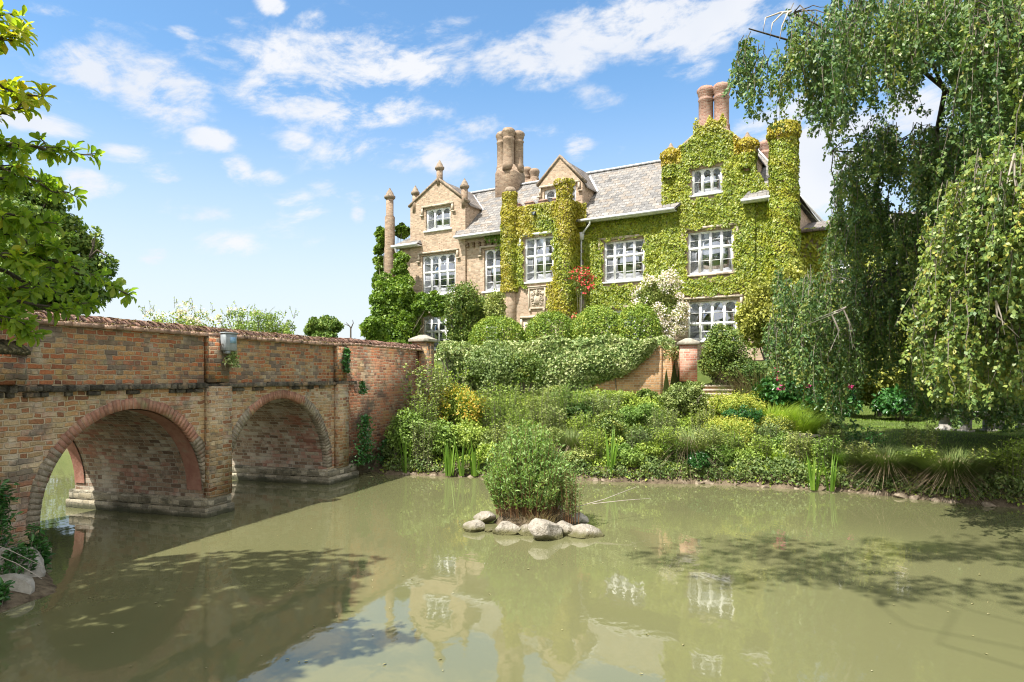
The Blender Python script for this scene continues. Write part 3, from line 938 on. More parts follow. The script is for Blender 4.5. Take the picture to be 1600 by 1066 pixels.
def coping(parent, xa, xb, y0, y1, z0, seed, dz=lambda x: 0.0, upper=True):
    lo = MB(); up = MB(); rr = random.Random(seed)
    x = xa
    while x < xb:
        w = rr.uniform(.105, .225)
        o = rr.uniform(-.012, .012); z = z0 + dz(x)
        lo.box(x + .002, min(x + w, xb), y0 - .075 + o, y1 + .07 + o, z + .0, z + .058 + rr.uniform(-.01, .01))
        x += w
    x = xa
    while x < xb:
        w = rr.uniform(.055, .085)
        z = z0 + dz(x) + .055; yc = (y0 + y1) / 2; hw = (y1 - y0) / 2 + .02
        hh = .115 + rr.uniform(-.016, .018); tl = rr.uniform(-.02, .02)
        pr = [(-1, 0), (-.98, .4), (-.75, .78), (-.35, .97), (0, 1.0), (.35, .97), (.75, .78), (.98, .4), (1, 0)]
        V = []; n = len(pr)
        for xx in (x + .002, x + w - .004):
            for (py, pz) in pr:
                V.append((xx + tl * .3, yc + py * hw + tl + rr.uniform(-.008, .008), z + pz * hh + rr.uniform(-.008, .008)))
        Fc = [[i, i + n, i + 1 + n, i + 1] for i in range(n - 1)] + [list(range(n))[::-1], list(range(n, 2 * n)), [0, n - 1, 2 * n - 1, n]]
        up.add(V, Fc)
        x += w
    lo.build('coping_course', M['coping_low'], parent)
    up.build('coping', M['coping'], parent)


coping(bridge, XL, XEND - .02, .03, .38, TOPZ + .002, 11, lambda x: .05 * min(1, max(0, (x - XR) * .8 + .6)))
coping(bridge, XL, XEND - .02, WID - .38, WID - .03, TOPZ + .002, 12)
# moss and dead leaf litter along the coping
rg = np.random.default_rng(5)
n = 9000
lx = rg.uniform(XL, XEND, n); ly = rg.choice([-.03, .05, .2, .35], n) + rg.normal(0, .035, n)
lz = TOPZ + .05 + np.where(ly < .03, .02, .115 * np.sqrt(np.clip(1 - ((ly - .2) / .21) ** 2, 0, 1)) + .012) + .0
lit = leafmesh('leaf_litter', np.stack([lx, ly, lz], 1), rg.normal(0, 1, (n, 3)) * (1, 1, .35), rg.normal(0, .5, (n, 3)) + (0, 0, 1), rg.uniform(.02, .05, n), rg.uniform(.012, .03, n),
               M['dry'], bridge)
lit['kind'] = 'stuff'

# end pier of the bridge parapet
pc = W3(661, 588, 19.7)
pier = empty('brick_pier', (pc[0], pc[1], 0), BRZ, 'brick end pier with stone cap closing the far end of the bridge parapet', 'pier')
mb = MB(); mb.box(-.24, .24, -.24, .24, .6, 3.34); mb.build('shaft', M['bridge'], pier)
mb = MB(); mb.box(-.32, .32, -.32, .32, 3.342, 3.42); mb.add([(-.32, -.32, 3.422), (.32, -.32, 3.422), (.32, .32, 3.422), (-.32, .32, 3.422), (-.08, -.08, 3.55), (.08, -.08, 3.55), (.08, .08, 3.55), (-.08, .08, 3.55)],
                                                             [(4, 5, 6, 7), (0, 1, 5, 4), (1, 2, 6, 5), (2, 3, 7, 6), (3, 0, 4, 7)])
mb.build('cap', M['pillarcap'], pier, bevel=.015)

# grey meter box hung on the parapet
bxo = empty('meter_box', (0, 0, 0), 0, 'small grey metal box with a pale blue window fixed high on the bridge parapet', 'box')
bxo.location = (BO[0] + BD[0] * bx(11.86) + .951 * .09, BO[1] + BD[1] * bx(11.86) - .309 * .09, 2.80)
bxo.rotation_euler = (0, 0, BRZ)
mb = MB(); mb.box(-.155, .125, -.12, 0, 0, .29); mb.build('case', M['metalbox'], bxo, bevel=.01)
mb = MB(); mb.box(-.165, .135, -.135, .0, .292, .315); mb.build('rim', M['metalbox'], bxo); mb = MB(); mb.box(-.11, -.02, -.10, -.01, -.05, -.002); mb.build('cable_gland', M['metalbox'], bxo)
mb = MB(); mb.box(-.05, .09, -.126, -.11, .13, .235); mb.build('glazed_window', M['lens'], bxo)
# ---------------------------------------------------------------- the house (local x along the front to the right, y into the house, z up)
HRZ = math.atan2(F_[1], F_[0])
HC = -HO
CA, CY = float(HC @ F_), float(HC @ NIN)      # camera position in house coordinates


def HP(u, v, b=0.0):
    """photo pixel -> (x, z) on the plane y = -b of the house front"""
    r = (u - 800) / FPX
    ddx = r * F_[0] + F_[1]; ddy = r * NIN[0] + NIN[1]
    t = (-b - CY) / ddy
    return CA + t * ddx, CAM_H + (HORIZON - v) / FPX * t


def HX(u, b=0.0):
    return HP(u, HORIZON, b)[0]


house = empty('manor_house', (HO[0], HO[1], 0), HRZ, 'large buff brick manor house with white mullioned windows, slate roofs and tall chimneys', 'house')
GZ0 = 2.7; EAVE = 10.75; RIDGE = 14.45; RB = -3.5
xL = HX(624); xR = HX(1236); g1a, g1b = HX(641, .12), HX(727, .12); g2a, g2b = HX(1037, .12), HX(1178, .12)
TB = 1.25
tA, tB = HX(789, TB), HX(889, TB)
BACK = 7.0

windows = []


def win(u0, v0, u1, v1, b, lights, tiers, arched, curtain=None, bars=1, hood=False, name='window', sill=True, dv=0.0):
    """opening from photo corners (left head, right foot)"""
    uc = (u0 + u1) / 2
    xa, xb = HX(u0, b), HX(u1, b)
    z1 = HP(uc, v0, b)[1]; z0 = HP(uc, v1, b)[1]
    windows.append(dict(xa=xa, xb=xb, z0=z0, z1=z1, b=b, n=lights, tiers=tiers, arched=arched, curtain=curtain, bars=bars, hood=hood, sill=sill, name=name))
    return xa, xb, z0, z1


w_g1_attic = win(665, 325, 703.5, 359, .12, 3, [1.0], True, None, 1, True)
w_g1_first = win(659.5, 397.5, 711.5, 460, .12, 4, [.43], True, 'net', 1, True)
w_g1_ground = win(661, 492, 707, 546, .12, 4, [.48], True, 'net', 1, True)
w_r1_first = win(756.5, 389, 786, 455, 0, 2, [.42], True, 'net', 1, True)
w_r1_ground = win(757, 486, 786, 540, 0, 2, [.48], True, None, 1, True)
w_tower = win(819, 370, 865, 440, TB, 3, [.42], False, 'net', 1, True)
w_r2_first = win(943, 375.5, 1007, 439, 0, 4, [.36], False, 'net', 1, True)
w_r2_ground = win(945, 484, 1008, 540, 0, 4, [.48], True, None, 1, True)
w_g2_first = win(1074, 360, 1146, 428, .12, 4, [.38], False, 'blind', 1, True)
w_g2_attic = win(1080, 262, 1128.5, 303, .12, 3, [1.0], True, None, 1, False)
w_g2_ground = win(1073.5, 470, 1152, 532, .12, 4, [.58], True, 'peach', 1, True)
w_dorm = win(850, 293, 900, 319, 0.0, 3, [1.0], True, None, 1, True)


def wall_panel(mb, x0, x1, z0, z1, y, ops, thick=.32, mi=0):
    xs_ = sorted({x0, x1, *[o[0] for o in ops], *[o[1] for o in ops]})
    zs_ = sorted({z0, z1, *[o[2] for o in ops], *[o[3] for o in ops]})
    for xa, xb in zip(xs_[:-1], xs_[1:]):
        for za, zb in zip(zs_[:-1], zs_[1:]):
            xm, zm = (xa + xb) / 2, (za + zb) / 2
            if any(o[0] < xm < o[1] and o[2] < zm < o[3] for o in ops):
                continue
            mb.poly([(xa, y, za), (xb, y, za), (xb, y, zb), (xa, y, zb)], mi)
    for (a, b, c, d) in ops:
        t = y + thick
        mb.poly([(a, y, c), (a, y, d), (a, t, d), (a, t, c)], mi)
        mb.poly([(b, y, c), (b, t, c), (b, t, d), (b, y, d)], mi)
        mb.poly([(a, y, d), (b, y, d), (b, t, d), (a, t, d)], mi)
        mb.poly([(a, y, c), (a, t, c), (b, t, c), (b, y, c)], mi)


mb = MB()
wall_panel(mb, xL, g1a, GZ0, EAVE, 0, [])
wall_panel(mb, g1b, tA + .1, GZ0, EAVE, 0, [w_r1_first, w_r1_ground])
wall_panel(mb, tB - .1, g2a, GZ0, EAVE, 0, [w_r2_first, w_r2_ground])
wall_panel(mb, g2b, xR, GZ0, EAVE, 0, [])
# side and back walls of the body
mb.poly([(xR, 0, GZ0), (xR, BACK, GZ0), (xR, BACK, EAVE), (xR, 0, EAVE)])
mb.poly([(xL, BACK, GZ0), (xL, 0, GZ0), (xL, 0, EAVE), (xL, BACK, EAVE)])
mb.poly([(xR, BACK, GZ0), (xL, BACK, GZ0), (xL, BACK, EAVE), (xR, BACK, EAVE)])
mb.build('wall', M['buff'], house)
rm = MB()
rm.poly([(xL, 1.9, GZ0), (xR, 1.9, GZ0), (xR, 1.9, 12.6), (xL, 1.9, 12.6)])
for z in (GZ0 + .05, 6.75, 10.6):
    rm.poly([(xL, .4, z), (xR, .4, z), (xR, 1.9, z), (xL, 1.9, z)])
for x in (g1a - .5, g1b + .2, tA, tB, g2a - .2, g2b + .3):
    rm.poly([(x, .35, GZ0), (x, 1.9, GZ0), (x, 1.9, 10.6), (x, .35, 10.6)])
rm.build('interior', M['room'], house)


def gable(name, x0, x1, apx, z_sh0, z_sh1, z_ap, y, ops, z_bot, depth, ov=.0, mat='buff'):
    """front wall with pointed top + cross roof running back"""
    mb = MB()
    zs_ = min(z_sh0, z_sh1)
    wall_panel(mb, x0, x1, z_bot, zs_, y, ops)
    mb.poly([(x0, y, zs_), (x1, y, zs_), (x1, y, z_sh1), (apx, y, z_ap), (x0, y, z_sh0)])
    # cheeks
    mb.poly([(x1, y, z_bot), (x1, depth, z_bot), (x1, depth, z_sh1), (x1, y, z_sh1)])
    mb.poly([(x0, depth, z_bot), (x0, y, z_bot), (x0, y, z_sh0), (x0, depth, z_sh0)])
    w = mb.build(name, M[mat], house)
    rf = MB()
    t = .07
    for (xe, ze, sgn) in ((x0, z_sh0, -1), (x1, z_sh1, 1)):
        xo = xe + sgn * .16; slope = (z_ap - ze) / abs(xe - apx); zo = ze - .16 * slope
        a = (apx, y + .26, z_ap + .02); b = (xo, y + .26, zo + .02); c = (xo, depth, zo + .02); d = (apx, depth, z_ap + .02)
        q = [a, b, c, d] if sgn < 0 else [a, d, c, b]
        rf.poly(q)
        lo = [(p[0], p[1], p[2] - t) for p in q]
        rf.poly(lo[::-1])
        rf.poly([b, (b[0], b[1], b[2] - t), (c[0], c[1], c[2] - t), c])
        rf.poly([a, (a[0], a[1], a[2] - t), (b[0], b[1], b[2] - t), b])
    rf.build('gable_roof', M['slate_dark'], house)
    cp = MB()
    for (xe, ze, sgn) in ((x0, z_sh0, -1), (x1, z_sh1, 1)):
        L = math.hypot(xe - apx, z_ap - ze); ux, uz = (apx - xe) / L, (z_ap - ze) / L
        q2 = [(xe + sgn * .10, ze - .02), (apx, z_ap - .02), (apx, z_ap + .15), (xe + sgn * .17, ze + .10)]
        if sgn > 0:
            q2 = q2[::-1]
        cp.extrude_y(q2, y - .06, y + .30)
    cp.build('gable_coping', M['darkstone'], house)
    return w


z13 = 12.98
xm1 = HX(685, .12)
gable('left_gable', g1a, g1b, xm1, HP(641, 324, .12)[1], HP(727, 316, .12)[1], HP(685, 281, .12)[1], -.12, [w_g1_attic, w_g1_first, w_g1_ground], GZ0, 3.6).name = 'gable_wall'
xm2 = HX(1112, .12)
gable('right_gable', g2a, g2b, xm2, HP(1040, 258, .12)[1], HP(1178, 238, .12)[1], HP(1112, 190, .12)[1], -.12, [w_g2_attic, w_g2_first, w_g2_ground], GZ0, 3.6).name = 'gable_wall'
dx0, dx1 = HX(842), HX(910)
gable('dormer', dx0, dx1, HX(875), HP(842, 291)[1], HP(910, 285)[1], HP(875, 246)[1], 0.0, [w_dorm], EAVE - .2, 3.5).name = 'dormer_wall'

# main roof
rf = MB()
xe0, xe1 = HX(710, .6), HX(1054, .6)
slope = (RIDGE - EAVE) / (3.5 + .6)


def roof_quad(xa, xb, xra, xrb, ye=-.6, mi=0):
    th = .09
    rf.poly([(xa, ye, EAVE), (xb, ye, EAVE), (xrb, -RB, RIDGE), (xra, -RB, RIDGE)], mi)
    rf.poly([(xa, ye, EAVE - th), (xra, -RB, RIDGE - th), (xrb, -RB, RIDGE - th), (xb, ye, EAVE - th)], mi)
    rf.poly([(xa, ye, EAVE - th), (xb, ye, EAVE - th), (xb, ye, EAVE), (xa, ye, EAVE)], mi)


rx0, rx1 = xm1 - .3, HX(1150)
roof_quad(xe0, xe1, rx0, rx1)
rf.poly([(xe0, -.6, EAVE), (rx0, -RB, RIDGE), (xe0 - 1.0, -RB, RIDGE)])
xr_c = xR + .35
rf.poly([(g2b - .2, .0, EAVE + slope * .6), (xr_c, -.0, EAVE), (rx1, -RB, RIDGE)])
rf.poly([(xr_c, 0, EAVE), (xr_c, BACK + .5, EAVE), (rx1, -RB, RIDGE)])
rf.poly([(xL, BACK + .6, EAVE), (rx0, -RB, RIDGE), (rx1, -RB, RIDGE), (xr_c, BACK + .6, EAVE)])
# lower front slopes beside the two gables (eaves that stop against them)
lx0, lx1 = HX(612, .6), HX(652, .6)
rf.poly([(lx0, -.6, EAVE - .1), (lx1, -.6, EAVE - .1), (lx1 - .35, .5, EAVE + .55), (lx0 + .5, .5, EAVE + .55)])
rf.poly([(lx1, -.6, EAVE - .1), (lx1, .5, EAVE - .1), (lx1 - .35, .5, EAVE + .55)])
qx0, qx1 = HX(1158, .6), HX(1206, .6)
rf.poly([(qx0, -.6, EAVE - .05), (qx1, -.6, EAVE - .05), (qx1 + .1, .1, EAVE + .85), (qx0 + .55, .1, EAVE + .85)])
rf.poly([(xL - .2, BACK + .6, EAVE), (xL - .2, .5, EAVE), (rx0, -RB, RIDGE)])
rf.build('roof', M['slate'], house)
# ridge tiles
rd = MB(); x = rx0; rr = random.Random(2)
while x < rx1:
    rd.extrude_y([(x + .01, RIDGE + .0), (x + .44, RIDGE + .0), (x + .44, RIDGE + .11), (x + .01, RIDGE + .11)], -RB - .1, -RB + .1); x += .45
rd.build('ridge_tiles', M['lead'], house)
# lead valley flashings where the cross roofs meet the main roof
def strip(p, q, w=.16, h=.05):
    p = Vector(p); q = Vector(q); d = (q - p).normalized()
    nrm = Vector((0, -slope, 1)).normalized(); s = d.cross(nrm).normalized() * w / 2; up = nrm * h
    a = [p - s, p + s, q + s, q - s]
    fl = MB(); fl.add([tuple(k) for k in a] + [tuple(k + up) for k in a], [(0, 3, 2, 1), (4, 5, 6, 7), (0, 1, 5, 4), (1, 2, 6, 5), (2, 3, 7, 6), (3, 0, 4, 7)])
    fl.build('valley_flashing', M['lead'], house)


def main_y(z):
    return -.6 + (z - EAVE) / slope


for (x1_, z1_, xa_) in ((g1b + .16, HP(727, 316, .12)[1] - .2, xm1), (dx1 + .14, HP(910, 285)[1] - .2, HX(875))):
    strip((xa_ + .3, main_y(RIDGE - .25), RIDGE - .25), (x1_ + .05, main_y(z1_), z1_))

# gutters, soffits, corbels, downpipes
for (a, b) in ((xe0, tA - .2), (tB + .25, xe1)):
    gu = MB()
    gu.box(a, b, -.72, -.60, EAVE - .12, EAVE - .0)
    gu.box(a, b, -.60, -.02, EAVE - .14, EAVE - .095); gu.build('gutter', M['gutter'], house)
gu = MB()
gu.box(lx0, lx1, -.70, -.60, EAVE - .22, EAVE - .08); gu.box(lx0, lx1, -.6, -.02, EAVE - .24, EAVE - .195); gu.build('gutter', M['gutter'], house); gu = MB()
gu.box(qx0, qx1 + .1, -.70, -.60, EAVE - .17, EAVE - .04); gu.box(qx0, qx1 + .1, -.6, -.02, EAVE - .19, EAVE - .14)
gu.build('gutter', M['gutter'], house)
cb = MB()
for (a, b) in ((g1b + .1, tA - .5),):
    x = a
    while x < b:
        cb.box(x, x + .1, -.30, -.003, EAVE - .5, EAVE - .38); cb.box(x, x + .1, -.16, -.003, EAVE - .66, EAVE - .502); x += .42
cb.build('eaves_corbels', M['chimney'], house)
px_ = HX(908.5, .12)
dpa = MB(); dpa.add([(px_ - .15, -.26, 9.75), (px_ + .15, -.26, 9.75), (px_ + .15, 0, 9.75), (px_ - .15, 0, 9.75), (px_ - .2, -.32, 10.15), (px_ + .2, -.32, 10.15), (px_ + .2, 0, 10.15), (px_ - .2, 0, 10.15)],
                    [(0, 3, 2, 1), (4, 5, 6, 7), (0, 1, 5, 4), (1, 2, 6, 5), (2, 3, 7, 6), (3, 0, 4, 7)])
dpa.build('hopper_head', M['gutter'], house)
tubes([([(px_, -.13, 9.75), (px_, -.13, 3.0)], [.05, .05]),
       ([(px_ + .75, -.64, EAVE - .1), (px_ + .72, -.62, EAVE - .3), (px_ + .2, -.3, EAVE - .62), (px_ + .05, -.2, EAVE - .8)], [.05] * 4)], 'drainpipe', M['gutter'], house, 8)
qx_ = qx1 - .12
tubes([([(qx_, -.62, EAVE - .15), (qx_ + .02, -.6, EAVE - .35), (qx_ + .35, -.2, EAVE - .75), (qx_ + .4, -.12, EAVE - 1.2)], [.055] * 4)], 'gutter_outlet', M['gutter'], house, 8)
tubes([([(lx0 + .3, -.62, EAVE - .2), (lx0 + .32, -.6, EAVE - .5), (lx0 + .7, -.1, EAVE - .9)], [.055] * 3)], 'gutter_outlet', M['gutter'], house, 8)
# bargeboard on the back hip, right of the corner turret
bb = MB()
for k, (za, zb) in enumerate(((0.0, .14), (-.22, -.10))):
    pa = Vector((rx1, -RB, RIDGE + za)); pb = Vector((xr_c + .15, BACK + .5, EAVE + za))
    w = Vector((.07, -.06, 0))
    up = Vector((0, 0, zb - za))
    a = [pa, pa + w, pb + w, pb]
    bb.add([tuple(q) for q in a] + [tuple(q + up) for q in a], [(0, 3, 2, 1), (4, 5, 6, 7), (0, 1, 5, 4), (1, 2, 6, 5), (2, 3, 7, 6), (3, 0, 4, 7)])
bb.build('bargeboard', M['white'], house)

# tower
tz1 = HP(838, 322, TB)[1]
dW = (HX(822, TB), HX(868, TB), GZ0, HP(845, 500, TB)[1])
arms = (HX(826, TB), HX(853.5, TB), HP(840, 483, TB)[1], HP(840, 449, TB)[1])
mb = MB()
wall_panel(mb, tA, tB, GZ0, tz1, -TB, [w_tower, dW], thick=.32)
mb.poly([(tB, -TB, GZ0), (tB, .3, GZ0), (tB, .3, tz1), (tB, -TB, tz1)])
mb.poly([(tA, .3, GZ0), (tA, -TB, GZ0), (tA, -TB, tz1), (tA, .3, tz1)])
mb.poly([(tA, -TB, tz1 - .5), (tB, -TB, tz1 - .5), (tB, 2, tz1 - .5), (tA, 2, tz1 - .5)])
mb.poly([(tA + .3, -TB + .3, tz1), (tB - .3, -TB + .3, tz1), (tB - .3, -TB + .3, tz1 - .5), (tA + .3, -TB + .3, tz1 - .5)][::-1])
mb.build('tower_wall', M['buff'], house)
cr = MB(); nme = 4; sp = (tB - tA - .6) / nme
for k in range(nme):
    x0 = tA + .45 + k * sp
    cr.box(x0, x0 + sp * .55, -TB - .02, -TB + .28, tz1 + .002, tz1 + .22)
    cr.add([(x0 - .04, -TB - .06, tz1 + .222), (x0 + sp * .55 + .04, -TB - .06, tz1 + .222), (x0 + sp * .55 + .04, -TB + .32, tz1 + .222), (x0 - .04, -TB + .32, tz1 + .222),
            (x0 + .03, -TB + .08, tz1 + .34), (x0 + sp * .55 - .03, -TB + .08, tz1 + .34), (x0 + sp * .55 - .03, -TB + .2, tz1 + .34), (x0 + .03, -TB + .2, tz1 + .34)],
           [(0, 3, 2, 1), (4, 5, 6, 7), (0, 1, 5, 4), (1, 2, 6, 5), (2, 3, 7, 6), (3, 0, 4, 7)])
cr.build('battlements', M['redchim'], house)


def oct_shaft(name, x, y, r, zb, zt, mat, capmat, parent=house, capr=1.35, neck=None, n=8, finial=True, steps=()):
    mb = MB()
    prof = [(r, zb)]
    for (zz_, r2) in steps:
        prof += [(prof[-1][0], zz_), (r2, zz_ + .12)]
    prof.append((prof[-1][0], zt))
    mb.lathe(prof, x, y, n)
    o = mb.build(name, M[mat], parent)
    rc = prof[-1][0]
    mb = MB()
    if finial:
        h = rc * 2.2
        mb.lathe([(rc * 1.05, zt + .002), (rc * capr, zt + .1), (rc * capr, zt + .2), (rc * 1.12, zt + .26), (rc * .95, zt + .26 + h * .25), (rc * .55, zt + .26 + h * .55), (rc * .38, zt + .26 + h * .62), (rc * .3, zt + .26 + h * .75), (.02, zt + .26 + h * .9)], x, y, n)
    else:
        mb.lathe([(rc * 1.04, zt + .002), (rc * capr, zt + .08), (rc * capr, zt + .18), (rc * 1.1, zt + .22), (rc * .9, zt + .34), (rc * .3, zt + .38)], x, y, n)
    mb.build('cap', M[capmat], o)
    return o


def ZT(u, v, b):
    return HP(u, v, b)[1]


# free standing octagonal turrets of the front
xt = HX(609, .35)
oct_shaft('turret', xt, -.35, .37, GZ0, ZT(609, 312, .35), 'chimney', 'darkstone', capr=1.5, steps=((ZT(609, 388, .35), .34), (ZT(609, 340, .35), .25)))
oct_shaft('turret', HX(797, TB), -TB, .40, GZ0, ZT(797, 303, TB), 'buff', 'darkstone', capr=1.22, finial=False, steps=((ZT(798, 460, TB), .36), (ZT(797, 325, TB), .28)))
oct_shaft('turret', HX(882, TB), -TB, .42, GZ0, ZT(882, 290, TB), 'buff', 'darkstone', capr=1.22, finial=False, steps=((ZT(882, 460, TB), .38), (ZT(882, 318, TB), .30)))
XT4 = HX(1225, .35)
oct_shaft('turret', XT4, -.35, .50, GZ0, ZT(1225, 212, .35), 'redchim', 'darkstone', capr=1.1, finial=False)
# pinnacles on kneelers and apexes
for (u, vb, vt, r, b) in ((647, 326, 305, .19, .12), (724, 318, 295, .20, .12), (685, 283, 266, .20, .12)):
    x = HX(u, b)
    oct_shaft('pinnacle', x, -b + .12, r, ZT(u, vb, b) - .25, ZT(u, vt, b) + .0, 'chimney', 'darkstone', capr=1.5)
for (u, vb, vt, r) in ((1047, 262, 247, .27), (1167, 250, 231, .27)):
    x = HX(u, .12)
    oct_shaft('pinnacle', x, .0, r, ZT(u, vb + 18, .12), ZT(u, vt, .12), 'redchim', 'darkstone', capr=1.3)


def chimney(x, y, zb, zsh, zt, shafts, r, mat, basew, name='chimney', cm='chimney'):
    mb = MB()
    w = basew
    mb.add([(x - w[0], y - w[1], zb), (x + w[0], y - w[1], zb), (x + w[0], y + w[1], zb), (x - w[0], y + w[1], zb), (x - w[0], y - w[1], zsh - .45), (x + w[0], y - w[1], zsh - .45), (x + w[0], y + w[1], zsh - .45), (x - w[0], y + w[1], zsh - .45)],
           [(0, 3, 2, 1), (0, 1, 5, 4), (1, 2, 6, 5), (2, 3, 7, 6), (3, 0, 4, 7)])
    mb.add([(x - w[0], y - w[1], zsh - .45), (x + w[0], y - w[1], zsh - .45), (x + w[0], y + w[1], zsh - .45), (x - w[0], y + w[1], zsh - .45), (x - w[0] * .8, y - w[1] * .8, zsh), (x + w[0] * .8, y - w[1] * .8, zsh), (x + w[0] * .8, y + w[1] * .8, zsh), (x - w[0] * .8, y + w[1] * .8, zsh)],
           [(4, 5, 6, 7), (0, 1, 5, 4), (1, 2, 6, 5), (2, 3, 7, 6), (3, 0, 4, 7)])
    c = mb.build(name, M[mat], house)
    for k, (ox, oy, dzt) in enumerate(shafts):
        s = MB(); z = zt + dzt
        s.lathe([(r * 1.12, zsh - .3), (r * 1.12, zsh + .05), (r, zsh + .16), (r, z - .75), (r * 1.1, z - .70), (r * 1.1, z - .62), (r, z - .58), (r, z - .5), (r * 1.12, z - .42), (r * 1.12, z - .34), (r * 1.26, z - .26), (r * 1.26, z - .14), (r * 1.1, z - .06), (r * .95, z), (r * .6, z), (r * .55, z - .5)], x + ox, y + oy, 8)
        s.build('shaft', M[mat], c)
    return c


# central cluster on the ridge
yc = 3.3
xc = HX(797, -yc)
zsA = ZT(797, 262, -yc); ztA = ZT(797, 207, -yc)
chimney(xc, yc, RIDGE - 2.4, zsA, ztA, [(-.46, -.18, -.0), (.16, -.46, .05), (.46, .20, -.0), (-.16, .46, -.1)], .35, 'chimney', (.70, .66))
xd = HX(829, -6.3)
chimney(xd, 6.3, EAVE, ZT(829, 283, -6.3), ZT(829, 261, -6.3), [(-.3, 0, 0), (.3, 0, -.2)], .28, 'chimney', (.7, .5))
# twin stacks behind the right gable
yr = .75
x1 = HX(1103, -yr); x2 = HX(1127.5, -yr)
chimney((x1 + x2) / 2, yr, EAVE + 2.6, ZT(1116, 200, -yr), ZT(1103, 137, -yr), [(x1 - (x1 + x2) / 2, 0, 0), (x2 - (x1 + x2) / 2, 0, ZT(1127.5, 132, -yr) - ZT(1103, 137, -yr))], .36, 'redchim', (.85, .55))
yq = 5.2
chimney(HX(1200, -yq), yq, EAVE + .5, ZT(1200, 300, -yq), ZT(1200, 221, -yq), [(0, 0, 0)], .42, 'redchim', (.6, .6))

